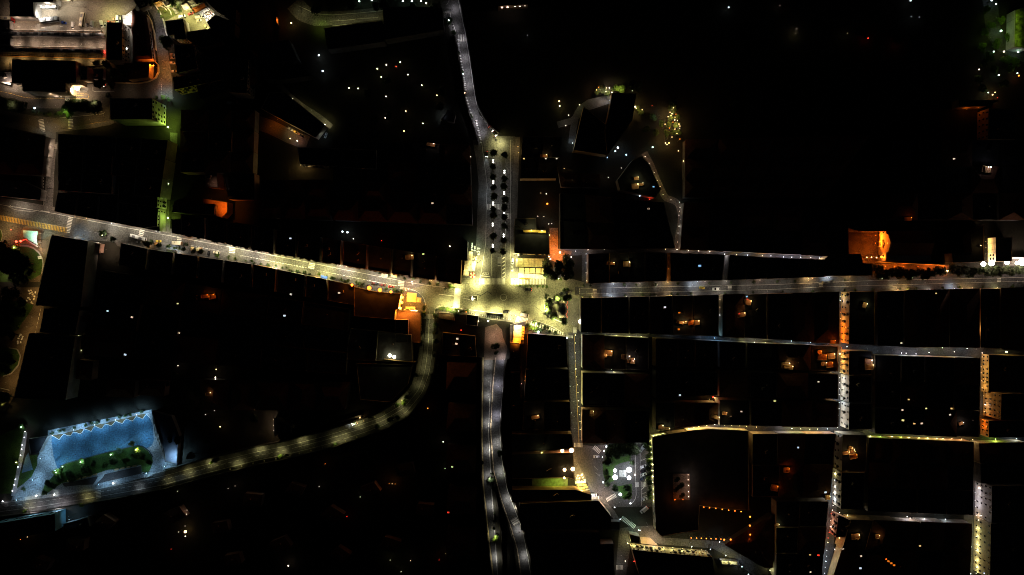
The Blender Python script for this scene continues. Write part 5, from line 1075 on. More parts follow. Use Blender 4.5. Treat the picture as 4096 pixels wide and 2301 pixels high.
def slatted(p,sx,sy,rot,label,n=12,c=PLAST):
    w=W(p,3.2);t=thing('pergola',label,'pergola',(w.x,w.y,.012),rot);m=MB()
    for i in range(n):m.box((0,-sy/2+sy*(i+.5)/n,3.2),(sx,sy/n*.62,.12),c)
    link('slat_roof',m.mesh('slat_roof'),t);mf=MB();
    for y in (-sy/2,sy/2):mf.box((0,y,3.05),(sx+.2,.18,.2),STEEL)
    link('frame',mf.mesh('frame'),t)
    for x in (-sx/2+.2,sx/2-.2):
        for y in (-sy/2+.2,sy/2-.2):link('post',shared('pgpost',lambda:(lambda m:(m.box((0,0,1.5),(.16,.16,3),STEEL),m)[1])(MB())),t,(x,y,0))
    return t
SL=mat('slat_cream',(.42,.42,.26),.8)
slatted((1370,520),4.4,3.2,-.03,'upper slatted roof of the palm island kiosk',12,SL);slatted((1360,612),4.6,3.2,-.03,'lower slatted roof of the palm island kiosk',12,SL)
w=W((1520,590),3.6);t=thing('kiosk','dark domed kiosk beside the slatted roofs of the palm island','kiosk',(w.x,w.y,0));m=MB()
for i in range(16):
    a,b=6.283*i/16,6.283*(i+1)/16
    for (r0,z0),(r1,z1) in (((3.0,2.8),(2.6,3.6)),((2.6,3.6),(1.5,4.2)),((1.5,4.2),(.01,4.4))):m.face([(r0*math.cos(a),1.5*r0*math.sin(a),z0),(r0*math.cos(b),1.5*r0*math.sin(b),z0),(r1*math.cos(b),1.5*r1*math.sin(b),z1),(r1*math.cos(a),1.5*r1*math.sin(a),z1)],GLASS)
link('dome_roof',m.mesh('dome_roof'),t);m=MB();m.tube((0,0,0),(0,0,2.8),2.4,2.4,PLAST5,16);link('wall',m.mesh('wall'),t)
for i,(x,y) in enumerate([(1500,440),(1490,740)]):parasol((x,y),['upper','lower'][i]+' pale square awning beside the dark domed kiosk',c=CANVAS,rect=(3.8,1.8),name='awning')
mb=MB();pts=[W((1600+14*math.sin(k*1.1)+(-8 if k>12 else 0),430+k*17),2.2) for k in range(22)];c0=pts[10].copy();c0.z=0
for a,b in zip(pts,pts[1:]):mb.tube(a-c0,b-c0,.09,.09,lens('R',1.1),5,False)
o=tag(link('light_garland',mb.mesh('light_garland'),None,tuple(c0)),'wavy red light garland along the right edge of the domed kiosk','light garland')
mb=MB();mb.tube((0,0,0),(0,0,2.2),.05,.05,STEEL,5);link('post',mb.mesh('post'),o,(pts[0].x-c0.x,pts[0].y-c0.y,0))
Q(1780,900)
for i,(p,l) in enumerate([((450,773),'upper left'),((557,787),'upper right'),((438,868),'middle left'),((546,877),'middle right'),((425,966),'lowest')]):parasol(p,l+' square cream parasol of the cluster at the avenue corner',4.0,'square cream parasols at the avenue corner',rot=-.04)
parasol((514,592),'upper tall cream awning of the avenue terrace',c=CANVAS,rect=(3.1,4.2),rot=-.05,name='awning');parasol((508,682),'lower tall cream awning of the avenue terrace',c=CANVAS,rect=(3.1,3.2),rot=-.05,name='awning')
MAR=mat('maroon_cloth',(.22,.03,.02),.9)
parasol((552,1010),'round parasol with maroon and white segments',4.6,None,CANVAS,2.9,.4,rnd=True,c2=MAR);parasol((602,665),'round cream parasol beside the tall awnings',3.6,None,CANVAS,2.7,.2,rnd=True,c2=mat('olive_cloth',(.12,.11,.05),.9))
for i,(x,y) in enumerate([(540,497),(593,512),(655,537),(685,537),(677,590),(548,380),(545,420),(540,450),(598,440),(598,465),(660,475),(690,475)]):lounge_set((x,y),2,'%s white table counted over the terrace left of the avenue' % ordn(i),'white tables of the avenue terrace')
for p,c,E,l in [((560,520),'Y',4,'lamp over the white tables of the avenue terrace'),((580,420),'M',2.0,'lamp at the top of the avenue terrace'),((640,830),'Y',9,'lamp beside the cream parasol squares'),((460,940),'Y',3.0,'lamp over the lowest cream parasol'),((430,640),'Y',2.0,'lamp left of the tall awnings')]:street_lamp(p,l,c,E,7.5,(.8,.4),'lamps of the avenue terrace',160)
building([(365,300),(455,330),(440,720),(340,720)],9,'narrow dark block left of the avenue terrace',PLAST5,'flat',extras=False)
w=W((1745,760),3.6);t=thing('glass_veranda','long glass roofed veranda in front of the black block right of the avenue','veranda',(w.x,w.y,.012),-.02)
sx=K*(1-3.6/H)
for i in range(5):
    m=MB();m.box((0,0,3.6),(107/fk*sx,175/fk*sx,.08),mat('veranda_glass',(.30,.27,.12),.35,noise=.35,nscale=.6));q=link('roof_panel',m.mesh('roof_panel'),t,((-228+112*i)/fk*sx,0,0))
    m=MB()
    for k in (-1,0,1):m.box((k*1.3,0,3.66),(.06,175/fk*sx,.05),STEEL)
    for k in (-1.6,0,1.6):m.box((0,k,3.68),(107/fk*sx,.06,.05),STEEL)
    link('glazing_bars',m.mesh('glazing_bars'),q)
m=MB();m.box((0,-90/fk*sx,3.5),(570/fk*sx,.3,.35),STEEL);m.box((0,90/fk*sx,3.5),(570/fk*sx,.3,.35),STEEL);link('beam',m.mesh('beam'),t)
for x in (-280,-170,-57,55,167,280):
    for y in (-88,88):link('post',shared('pgpost',None),t,(x/fk*sx,y/fk*sx,0))
for i in range(5):
    parasol((1535+113*i,912+4*i),'%s folded cream awning from the avenue in the inner row of the veranda cafe' % ordn(i),c=mat('warm_canvas',(.5,.42,.2),.9),rect=(3.6,4.0),h=2.9,name='awning',group='inner awnings of the veranda cafe')
    parasol((1528+113*i,1018+7*i),'%s bright cream awning from the avenue in the front row of the veranda cafe' % ordn(i),c=CANVAS,rect=(4.15,3.3),h=2.7,name='awning',group='front awnings of the veranda cafe')
    parasol((1515+48*i,1068+(1 if i % 2 else 0)),'%s small orange parasol from the avenue along the broad zebra' % ordn(i),1.7,'small orange parasols at the broad zebra',mat('orange_cloth',(.6,.28,.02),.9),2.2)
parasol((1455,758),'tall cream awning at the avenue side of the glass veranda',c=CANVAS,rect=(2.3,6.0),rot=-.05,name='awning')
for i,(x,y) in enumerate([(1500,1225),(1610,1230),(1725,1225),(1865,1230),(1970,1235),(2045,1240)]):bush((x,y),1.4,'%s round shrub from the left below the broad right zebra' % ordn(i),'g','shrubs below the broad zebra',pot=True)
for i,(x,y) in enumerate([(1440,1215),(1560,1220),(1660,1222),(1780,1222),(1910,1226)]):bush((x,y),1.0,'%s low hedge plant between the round shrubs of the broad zebra' % ordn(i),'b','low plants below the broad zebra')
for p,c,E,l in [((1540,690),'Y',3.4,'lamp above the left end of the glass veranda'),((1760,700),'A',2.0,'lamp above the middle of the glass veranda'),((1960,760),'A',1.2,'lamp above the right end of the glass veranda'),((1600,900),'Y',2.2,'lamp above the left inner awnings'),((1850,940),'Y',2,'lamp above the right inner awnings'),((1560,1040),'Y',5,'lamp in front of the left cream awnings'),((1800,1060),'Y',5,'lamp in front of the middle cream awnings'),((2000,1080),'Y',3,'lamp at the end of the cream awnings')]:street_lamp(p,l,c,E,9,(.3,-.8),'lamps of the veranda cafe',160)
flood((1475,605),'yellow lamp at the avenue corner of the black block',None,'Y',4,4,3,r=.5,e=6)
vehicle((1090,740),90,'van',WHT,'white van waiting on the avenue beside the striped hatching',sc=1.28);vehicle((1358,735),92,'car',WHT,'upper white car parked right of the avenue',sc=1.05,on=False);vehicle((1350,870),92,'car',WHT,'lower white car parked right of the avenue',sc=1.1)
globe_lamp((1358,690),'pale blue light in front of the upper white parked car','C',.6,1.5,.4,e=3)
building([(1395,10),(1640,98),(2092,140),(2106,596),(1490,572),(1395,562)],13,'black roofed block between the avenue and the orange alley',PLAST2,'flat',win=[(4,3,8,'mixed'),(3,3,6,'balc')],extras=False)
building([(1400,-130),(1830,-135),(1835,95),(1640,90),(1400,0)],13,'black block north of the yellow lit roof windows',PLAST2,'flat')
for i,(x,y,L) in enumerate([(1735,128,16),(1948,140,7.5)]):
    w=W((x,y),13);m=MB();m.box((0,0,.7),(L*.75,1.7,1.4),mat('ochre_glow_wall',(.6,.42,.1),.9));m.box((0,-.9,.7),(L*.7,.1,1.1),GLASS);tag(link('roof_terrace',m.mesh('roof_terrace'),None,(w.x,w.y,12.4)),['long','short'][i]+' yellow lit roof hut on the black block','roof hut')
    flood((x,y-22),'yellow lamp over the %s roof hut' % ['long','short'][i],None,'Y',7,15.5,3,r=.2,e=4,base=12.4)
for i,(x,y,r) in enumerate([(2040,800,4.5),(2060,880,5),(2030,950,4),(2300,820,5.5),(2290,930,4.5),(2470,720,5),(2500,800,5),(2500,900,5),(2480,1000,4.5),(2150,1000,4),(2420,1040,3.5),(2230,1040,3)]):tree((x,y),r,'%s dark tree counted through the grove right of the veranda' % ordn(i),8,'d','dark grove right of the veranda')
globe_lamp((2280,885),'white globe hanging in the dark grove right of the veranda','Y',.6,5,.4,e=12);globe_lamp((2418,1023),'warm white globe at the lower edge of the dark grove','P',2.0,5,.7,e=14);globe_lamp((2118,685),'white globe at the mouth of the orange alley','N',1.0,5,.4,e=12);globe_lamp((2535,645),'small white globe right of the orange alley','V',.8,4,.35,e=6)
for i,(x,y) in enumerate([(2260,1085),(2310,1085),(2335,1095)]):bush((x,y),1.0,'%s bright planter shrub below the dark grove' % ordn(i),'b')
globe_lamp((2285,1082),'yellow lamp in the planter below the dark grove','Y',2,2.5,.3,e=6)
flat('alley_paving',[(2100,60),(2270,60),(2275,480),(2560,540),(2450,700),(2220,740),(2100,700)],.0135,mat('alley_setts',(.17,.13,.1),.85,noise=.3,nscale=.3,fine=.35))
for p,E,l in [((2190,420),5,'upper orange lamp in the alley right of the black block'),((2200,590),9,'lower orange lamp in the alley right of the black block'),((2340,640),6,'orange lamp at the opening of the alley'),((2180,250),1.6,'faint orange lamp at the top of the alley')]:street_lamp(p,l,'O',E*1.7,6,(-1,0),'orange lamps of the alley',160)
flood((2310,555),'glaring cream lamp at the corner of the orange alley',None,'A',5,5,3,r=.7,e=12);flood((2097,205),'orange wall lamp at the top of the alley',None,'A',5,6,3,r=.4,e=5);flood((2090,640),'amber wall lamp at the foot of the alley',None,'A',4,5,3,r=.4,e=6)
T(1024,575)
for i,p in enumerate([(2388,178),(2388,388),(2385,603),(2382,815),(2382,1028)]):globe_lamp(p,'%s twin globe lamp from the north on the left median of the avenue' % ordn(i),'N',.5,5.5,.48,'twin globe lamps of the avenue',e=14,twin=True)
for i,p in enumerate([(2500,283),(2497,498),(2495,707),(2492,925)]):globe_lamp(p,'%s twin globe lamp from the north on the right median of the avenue' % ordn(i),'N',.5,5.5,.48,'twin globe lamps of the avenue',e=14,twin=True)
for i,(x,y) in enumerate([(2390,90),(2385,230),(2385,335),(2390,440),(2395,530),(2385,660),(2390,720),(2390,930),(2380,1080)]):palm((x,y),3.6 if i in (0,4,6,7) else 3,'%s palm from the north on the left median of the avenue' % ordn(i),9,'avenue palms')
for i,(x,y) in enumerate([(2505,110),(2500,350),(2495,430),(2510,560),(2500,640),(2500,740),(2500,830),(2490,970),(2485,1085)]):palm((x,y),3.4,'%s palm from the north on the right median of the avenue' % ordn(i),9,'avenue palms')
vehicle((2322,104),95,'car',DRK,'black car with white headlights driving down the avenue',on=True)
for p,c,E,l in [((2440,40),'Y',3,'street lamp at the top of the avenue'),((2340,1150),'Y',2.5,'street lamp over the stop lettering lane'),((2330,900),'P',.8,'faint street lamp on the left lane of the avenue'),((2320,500),'C',.9,'faint cool street lamp on the left lane of the avenue')]:street_lamp(p,l,c,E,8,(1,0),'street lamps of the avenue',150)
T(1024,0)
for i,((x,y),E) in enumerate([((1990,60),2.0),((1990,250),1.8),((2060,390),1.8),((2085,560),3.2),((2110,700),2.2),((2135,830),3.2),((2160,1000),1.6),((2180,1130),2.4),((2215,1220),2.8),((2270,1320),2.4),((2400,1400),3.6),((2460,1430),9)]):street_lamp((x,y),'%s street lamp from the top along the north road' % ordn(i),'V' if i<10 else 'Y',E*.7,6.5,(-1.4,0),'street lamps of the north road',150,1,pool=1.2)
for i,(x,y) in enumerate([(1940,205),(2085,745),(2100,935),(2410,1365)]):globe_lamp((x,y),['white globe by the shrub of the north junction','upper pale globe on the parapet of the north road','lower amber globe on the parapet of the north road','white globe at the foot of the north road'][i],'CCAY'[i],.8,4,.4,e=8)
vehicle((2365,1298),48,'car',SIL,'silver car with lit lamps leading the pair on the north road',on=True);vehicle((2400,1345),48,'car',DRK,'black car with lit lamps following on the north road',on=True);vehicle((2408,1400),60,'car',DRK,'dark car at the lit foot of the north road')
for i in range(28):wall_line('parapet_post',[(lambda q:(q[0],q[1]))(lerp(*[((2024,400),(2042,540)),((2046,560),(2082,760)),((2084,780),(2104,920)),((2108,980),(2170,1190))][i//7],(i % 7)/7)),(lambda q:(q[0]+16,q[1]+3))(lerp(*[((2024,400),(2042,540)),((2046,560),(2082,760)),((2084,780),(2104,920)),((2108,980),(2170,1190))][i//7],(i % 7)/7))],1.1,.9,PLAST4,'%s pale parapet block from the top along the north road' % ordn(i),'parapet')
for i in range(10):wall_line('parapet_post',[(2208+5.2*i,1215+24*i),(2226+5.2*i,1218+24*i)],1.1,.9,PLAST4,'%s pale parapet block below the bend of the north road' % ordn(i),'parapet')
for i,(x,y,r) in enumerate([(1940,225,3),(1960,200,2.4),(1990,330,2.4),(2040,530,1.6),(2075,720,1.6),(2160,1170,2.2)]):tree((x,y),r,'%s roadside shrub tree from the top of the north road' % ordn(i),4,'d','shrub trees of the north road')
for i,((x,y),E) in enumerate([((430,110),1.2),((560,170),.5),((700,220),.8),((640,250),2.0),((830,200),.9),((1000,190),1.0),((1180,180),1.1),((860,255),1.5)]):street_lamp((x,y),'%s street lamp from the left on the curved road among the roofs' % ordn(i),'Y' if i != 3 else 'G',E,7,(0,1.5),'street lamps of the curved roof road',145)
for p,c,E,l in [((365,1000),'Y',2.0,'lamp above the yellowish yard of the slab house'),((700,1225),'Y',2,'lamp at the lower end of the yellowish lane'),((560,1110),'Y',.8,'lamp along the yellowish lane'),((430,1040),'Y',.6,'lamp near the top of the yellowish lane'),((220,1200),'O',1.6,'orange lamp at the top of the parked car lane'),((350,1300),'A',2.4,'amber lamp over the yellow parked car'),((150,1270),'O',.9,'orange lamp on the left of the parked car lane'),((420,1400),'O',.9,'orange lamp at the foot of the parked car lane'),((650,1360),'C',.5,'faint lamp in the yard below the slab house')]:street_lamp(p,l,c,E,6,(.8,.8),'lamps round the slab house',150)
for i,(x,y,c) in enumerate([(368,996,'Y'),(694,1254,'W'),(100,1108,'A'),(345,1395,'A'),(415,1418,'V'),(855,1440,'C')]):globe_lamp((x,y),'%s small lamp, reading downwards, round the slab house' % ordn(i),c,.6,4,.38,'small lamps round the slab house',e=10)
vehicle((400,1330),28,'car',YEL,'yellow car parked in the orange lit lane');vehicle((345,1298),28,'car',SIL,'silver car parked above the yellow car');vehicle((440,1352),28,'car',(.4,.2,.15),'reddish car parked below the yellow car');vehicle((462,1370),28,'car',DRK,'dark car at the end of the lane row');vehicle((702,1362),110,'car',SIL,'grey car in the yard below the slab house')
building([(285,925),(695,1258),(600,1385),(50,1090),(130,930)],8,'slab house between the yellowish lane and the orange car lane',PLAST,'flat',extras=False)
T(1024,0)
PK=[(935,887,'Y'),(1028,891,'Y'),(1220,693,'Y'),(1311,653,'P'),(1452,627,'Y'),(1528,752,'P'),(1260,776,'Y'),(1668,858,'Y'),(1820,960,'A'),(1308,972,'P'),(1507,1119,'A'),(1301,1187,'P'),(1679,1243,'Y'),(1489,1320,'A')]
for i,(x,y,c) in enumerate(PK):globe_lamp((x,y),'%s star like park lamp, read row by row from the left' % ordn(i),c,.12,4.5,.42,'star like lamps of the dark park',e=6)
for p,c,l,E in [((355,232),'A','amber lamp right of a small orange wall',1.0),((632,557),'C','bluish white lamp on the dark roofs, the upper of two',.5),((670,716),'C','bluish white lamp on the dark roofs, the lower of two',.2),((1713,33),'Y','yellow green lamp at the top edge left of the north road',.3),((1040,14),'M','green lamp first from the left at the top edge',.2),((1165,2),'M','green lamp second from the left at the top edge',.2),((1478,12),'M','green lamp third from the left at the top edge',.2),((1568,12),'M','green lamp fourth from the left at the top edge',.2),((1660,8),'M','green lamp fifth from the left at the top edge',.2),((1410,670),'R','tiny red lamp in the dark park',0)]:globe_lamp(p,l,c,E,5,.5 if c != 'R' else .25,e=11)
flood((2200,1298),'large cool lamp on a green court',None,'C',.1,4,4,r=.3,e=3) if False else None
flood((215,205),'orange lamp washing a small wall among the dark trees',None,'O',4,4,3,r=.25,e=4);wall_line('garden_wall',[(205,170),(212,235)],4,.4,PLAST2,'small orange lit wall among the dark trees')
street_lamp((1880,1150),'cool floodlight beside a slanted dark roof in the park','C',1.3,6,(1,0));building([(1930,1105),(2010,1150),(1990,1230),(1860,1205)],5,'slanted dark roof beside the cool floodlight of the park',PLAST5,'flat',extras=False);bush((1970,1215),2.2,'green lit shrub on the slanted roof side of the park','b')
T(2048,0)
for i,(x,y) in enumerate([(-100,75),(-45,72),(32,63),(78,60),(130,55)]):flood((x,y),'%s bright facade lamp from the left, row right of the north road' % ordn(i),None,'P',.9,5,5,r=.55,e=14,group='row of facade lamps at the top')
building([(-150,-60),(170,-80),(160,42),(-140,62)],8,'building behind the row of facade lamps at the top',PLAST3,'flat')
T(1024,1150)
tw=[((2335,780),1),((2340,950),.5),((2340,1100),1),((2335,1380),1),((2480,730),1),((2438,1000),1),((2425,1310),1)]
for i,(p,f) in enumerate(tw):street_lamp(p,'%s lamp of the upper part of the twin roads, left lane first' % ordn(i),'V' if i>3 else 'N',3.2*f,6.5,(1.4,0),'lamps of the twin roads, upper part',150,1,pool=2)
T(1024,1725)
for i,p in enumerate([(2335,210),(2348,480),(2372,775),(2405,1060),(2425,1300),(2432,140),(2470,430),(2540,710)]):street_lamp(p,'%s lamp of the lower part of the twin roads, left lane first' % ordn(i),'N',3.4 if i not in (3,) else 2,6.5,(1.4,0),'lamps of the twin roads, lower part',150,1,pool=2)
T(2048,1725)
for i,p in enumerate([(30,780),(72,1020),(140,1290)]):street_lamp(p,'%s lamp of the right twin road near the bottom edge' % ordn(i),'N',3.2,6.5,(1.4,0),'lamps of the right twin road, bottom',150,1,pool=2)
T(1024,1150)
street_lamp((2400,500),'warm lamp over the paved bay at the head of the twin roads','P',5.5,9,(1,1),None,120,.9);street_lamp((2420,420),'dim warm lamp at the top of the paved bay','P',1.2,9,(1,1))
tree((2415,585),3.6,'dark tree in the paved bay at the head of the twin roads',6,'d');tree((2415,662),2,'small dark tree below the bay tree',4,'d')
T(1024,1725)
for i,(x,y,r) in enumerate([(2478,220,4),(2375,430,1.8),(2378,490,3),(2400,580,2.6),(2395,830,1.2),(2412,1080,3),(2400,900,1.5),(2395,980,1.5)]):tree((x,y),r,'%s tree on the verge between the twin roads, from the top' % ordn(i),5,'b' if i == 5 else 'd','verge trees of the twin roads')
street_lamp((2405,1075),'lamp over the bright shrub tree of the twin road verge','Y',3,6,(.5,0));street_lamp((2500,430),'greenish lamp on the right verge of the twin roads','G',1,5,(-.5,0))
for fr,pts in (((0,0,1),[((1724,1300),2.6),((1716,1356),3.4),((1700,1440),1.4),((1693,1480),2.2),((1672,1545),1.6),((1600,1610),4.5),((1610,1655),1.6),((1520,1690),1.8),((1425,1700),4.8),((1370,1755),2.5),((1340,1770),2.5),((1200,1770),3.2),((1115,1818),3.8),((1030,1805),4),((940,1868),3.0),((830,1860),3.0),((740,1900),2.4),((660,1935),1.2),((540,1960),1.5),((330,2000),2.6),((190,2030),1.6),((95,2030),2.2)]),):
    F(*fr)
    for i,(p,E) in enumerate(pts):street_lamp(p,'%s street lamp from the piazza along the curved south west road' % ordn(i),'Y' if p[0]>700 or p[0] in (330,95) else 'C' if p[0]<600 else 'Y',E*.42,6.5,(.6,-1.8),'street lamps of the south west road',150,1,pool=1.6)
F(0,0,1)
for i,(x,y,r,k) in enumerate([(1680,1340,3,'d'),(1682,1375,3,'d'),(1745,1300,3,'d'),(1742,1330,2.6,'d'),(1745,1365,2.4,'d'),(1735,1500,2.6,'d'),(1730,1525,3.2,'d'),(1660,1500,2.6,'d'),(1640,1530,2.4,'d'),(1615,1610,2.6,'b'),(1625,1590,2.4,'d'),(1590,1620,2.2,'g'),(1480,1668,2,'d'),(1750,1460,2.4,'d'),(1745,1420,2.4,'d'),(1690,1300,2.2,'d'),(1120,1825,2.2,'b'),(1145,1822,2.0,'d'),(1340,1780,2.0,'g'),(845,1850,1.6,'b'),(325,2022,2.2,'b'),(100,2045,2,'b'),(1560,1680,2.6,'d'),(1590,1670,2.4,'d'),(1510,1705,2.4,'d')]):tree((x,y),r,'%s roadside tree from the piazza along the south west road' % ordn(i),4.5,k,'roadside trees of the south west road')
for i in range(12):wall_line('planter_box',[(offs(SR,-29)[26+2*i]),(offs(SR,-23)[26+2*i])],.6,.8,PLAST,'%s pale planter box on the outer bend of the south west road' % ordn(i),'planter')
for i in range(7):wall_line('planter_box',[(offs(SR,30)[14+2*i]),(offs(SR,23)[14+2*i])],.6,.8,PLAST,'%s pale planter box on the inner side of the south west road' % ordn(i),'planter')
T(1024,1150)
vehicle((992,1372),160,'car',SIL,'car with bright headlights on the bend of the south west road',on=True);globe_lamp((985,1378),'white light beside the car on the south west road','N',.8,1.2,.4,e=10);globe_lamp((1045,1312),'small lamp above the car on the south west road','A',.8,4,.3,e=8)
wall_line('footbridge',[(840,1355),(1060,1290)],2.5,1.0,CONC,'thin pale footbridge beam beside the south west road','footbridge')
flood((1345,685),'left glaring yellow floodlight on the dark inner court',None,'Y',1.2,10,5,r=1.3,e=16,name='floodlight');flood((1390,700),'right glaring yellow floodlight on the dark inner court',None,'Y',1.2,10,5,r=1.2,e=16)
wall_line('garden_wall',[(1290,722),(1430,738),(1600,755)],10,.5,PLAST2,'yellow edged wall under the two glaring floodlights')
F(0,0,1)
STW=mat('dark_stone_wall',(.06,.055,.045),.95,noise=.4,nscale=.3)  # walls below are added to keep lamp spill off the verges
wall_line('spill_wall',[(1728,1420),(1727,1440),(1722,1500)],3,.6,STW,'short dark wall added against lamp spill at the top of the south west road, outer side') if False else None
wall_line('garden_wall',offs(SR,38)[6:60],4.2,.6,STW,'dark wall added against lamp spill, inner side of the south west road')
wall_line('garden_wall',offs(SR,-36)[6:66],4.2,.6,STW,'dark wall added against lamp spill, outer side of the south west road')
wall_line('garden_wall',offs(SR,-38)[66:],4.2,.6,STW,'dark wall added against lamp spill, facing the blue plaza across the road')
wall_line('spill_wall',[(1925,1440),(1921,1725),(1925,1924),(1945,2123),(1967,2320)],4.5,.8,STW,'dark retaining wall added against lamp spill, left side of the twin roads')
wall_line('spill_wall',[(2026,1440),(2016,1548),(2006,1667),(2004,1725),(2012,1844),(2032,1956),(2054,2003),(2095,2123),(2116,2202),(2136,2320)],4.5,.8,STW,'dark retaining wall added against lamp spill, right side of the twin roads')
wall_line('spill_wall',[(1972,1900),(1984,1980),(2004,2123),(2010,2300)],3,.6,STW,'dark verge wall added against lamp spill, right of the lower left twin road');wall_line('spill_wall',[(1990,1960),(2020,2060),(2050,2160),(2072,2320)],3,.6,STW,'dark verge wall added against lamp spill, left of the lower right twin road')
T(1024,0)
wall_line('spill_wall',[(2050,-20),(2085,170),(2122,350),(2178,700),(2222,1000),(2250,1085),(2345,1245),(2440,1330)],4.5,.8,STW,'dark retaining wall added against lamp spill, right side of the north road')
wall_line('spill_wall',[(1998,360),(2018,480),(2048,640),(2080,800),(2104,1000),(2140,1130),(2185,1240),(2230,1446)],4,.8,STW,'dark retaining wall added against lamp spill behind the pale parapet of the north road')
# EAST: MAIN STREET, OLD TOWN LANES
F(0,0,1)
for i,(x,y,c,E) in enumerate([(2345,1168,'Y',1.4),(2375,1180,'A',2.2),(2450,1162,'V',1.8),(2447,1184,'C',3.4),(2505,1144,'V',2.0),(2560,1168,'Y',1.6),(2630,1140,'W',2.4),(2680,1180,'A',2.6),(2690,1158,'W',1.6),(2770,1140,'C',3.4),(2780,1180,'W',2.6),(2800,1155,'W',1.8),(2880,1172,'W',2.0),(2900,1150,'W',1.8),(3000,1150,'W',1.9),(3070,1165,'W',1.4),(3100,1132,'W',1.6),(3160,1145,'W',1.4),(3235,1122,'A',3.0),(3250,1150,'W',1.6),(3310,1112,'C',3.2),(3380,1140,'W',1.6),(3400,1122,'A',1.4),(3470,1135,'W',1.3),(3590,1135,'W',1.2),(3585,1152,'A',3.2),(3630,1148,'A',2.6),(3700,1130,'W',.9),(3810,1145,'C',2.2),(3865,1142,'A',2.0),(3900,1125,'W',.9),(4000,1128,'W',.8),(4070,1125,'W',.7),(3530,1115,'W',.8),(3650,1112,'W',.7),(3780,1112,'W',.6)]):
    street_lamp((x,y),'%s street lamp from the piazza along the east main street' % ordn(i),c,E*(1.15 if E<2.2 else 2.6),6.5 if E<2.2 else 3.4,(0,1.4 if i % 2 else-1.4),'street lamps of the east main street',150)
T(2048,1150)
vehicle((2055,17),180,'car',WHT,'white car with blue lit side on the east main street',sc=1.35);vehicle((1912,4),5,'car',YEL,'yellow car behind the white car on the east main street')
T(3072,575);vehicle((610,1393),-5,'bus',CRM,'small cream bus on the east main street',sc=.75)
globe_lamp((1390,1425),'x','W',0,3,.3) if False else None
F(0,0,1)
for i,(x,r) in enumerate([(2335,1.2),(2362,1.2),(2497,1.6),(2545,1.2),(2623,1.7),(2711,1.4),(2837,1.4),(2925,1.4),(3015,1.8),(3110,1.3),(3180,1.2),(3330,1.3),(3380,1.2)]):bush((x,1143-(x-2335)*.021),r,'%s shrub from the piazza on the upper pavement of the east main street' % ordn(i),'d','shrubs of the upper east pavement')
for i,(x,r) in enumerate([(2330,1.2),(2360,1.3),(2500,1.2),(2570,1.3),(2600,1.2),(2620,1.2),(2687,1.4),(2711,1.4),(2765,1.2),(2900,1.2),(3012,1.3),(3130,1.2),(3250,1.2),(3380,1.4),(3420,1.3),(3490,1.2),(3600,1.3),(3630,1.2),(3664,1.3),(3770,1.3),(3838,1.6),(3930,1.2),(4050,1.5)]):bush((x,1186-(x-2335)*.024),r,'%s shrub from the piazza on the lower pavement of the east main street' % ordn(i),'d','shrubs of the lower east pavement')
def lane_lamps(fr,pts,lab,group,E=3,c='W',h=5,r=.3,e=10,out=(0,1)):
    r *= .75;e=min(e,8)
    F(*fr)
    for i,q in enumerate(pts):
        x,y=q[:2];cc=q[2] if len(q)>2 else c;EE=q[3] if len(q)>3 else E
        wall_lamp((x,y),'%s %s' % (ordn(i),lab),cc,EE*(.5 if 'bottom' in group else .8 if 'far half' in group else 1.3),h,out,r,group,e)
TT=2576/1024
lane_lamps((2048,575,TT),[(490,1092,'C',2),(640,1082,'C',1.2),(765,1070,'P',2.6),(930,1062,'P',2.6),(1040,1052,'A',2),(1135,1050,'P',3),(1250,1052,'A',1.4),(1360,1058,'A',2.8),(1440,1056,'P',1.4),(1545,1062,'A',3),(1660,1066,'P',1.6),(1775,1078,'P',2.6),(1880,1080,'P',1.4),(1990,1088,'P',2.8),(2140,1112,'V',2.0),(2260,1118,'A',1.6),(2370,1122,'C',2.2),(2520,1128,'A',2.8)],'lantern from the left along the thin lane north of the main street','lanterns of the thin north lane',r=.35)
lane_lamps((3072,575,TT),[(30,1130,'V',2),(155,1140,'V',2.4),(240,1142,'V',1.6),(330,1142,'V',1.6),(430,1145,'P',3),(520,1150,'V',2)],'lantern from the left along the far end of the thin lane','lanterns of the thin north lane, far end',r=.35)
lane_lamps((2048,1150,TT),[(720,480,'Y',2.5),(900,486,'A',2.2),(950,488,'Y',2.2),(1055,490,'Y',2.4),(1180,492,'Y',1.6),(1300,496,'Y',1.4),(1460,516,'Y',5),(1540,520,'Y',2.4),(1590,522,'Y',5),(1680,524,'Y',3),(1760,530,'W',2.4),(1930,540,'Y',2.6),(2040,510,'B',2.2),(2090,548,'W',1.4),(2200,552,'Y',2.6),(2320,556,'Y',2.6),(2440,552,'W',1.6),(2550,560,'Y',2.0)],'lantern from the left along the second street below the main street','lanterns of the second street',r=.33,out=(0,1))
lane_lamps((3072,1150,TT),[(30,512,'C',2.2),(165,578,'V',1.6),(235,540,'C',3),(300,522,'Y',2.4),(430,552,'C',1.4),(795,598,'C',2.2),(900,567,'C',1.6),(1105,580,'C',2.2),(1215,712,'C',2.4),(1285,590,'Y',3),(1345,660,'V',1.6),(1390,662,'V',1.4),(1490,670,'V',2.0),(1630,600,'Y',2.6),(1622,655,'V',2.0),(1755,607,'Y',2.4),(1875,648,'P',2.2),(2005,615,'C',1.8),(2155,660,'P',2.0),(2310,684,'W',2.0),(2545,700,'W',2.6),(2400,650,'A',4)],'lantern from the left along the far half of the second street','lanterns of the second street, far half',r=.33)
for i,(x,y,E) in enumerate([(1000,620,.9),(1100,640,.9),(1250,630,.7),(1500,630,.8),(1700,630,.8),(1900,630,.8),(2100,620,.7),(400,560,.7),(150,555,.8),(600,575,.6)]):street_lamp((x,y),'%s hanging lamp from the left over the setts of the second street' % ordn(i),'C',E*.55,6,(0,1.2),'hanging lamps of the second street',150)
T(2048,1150)
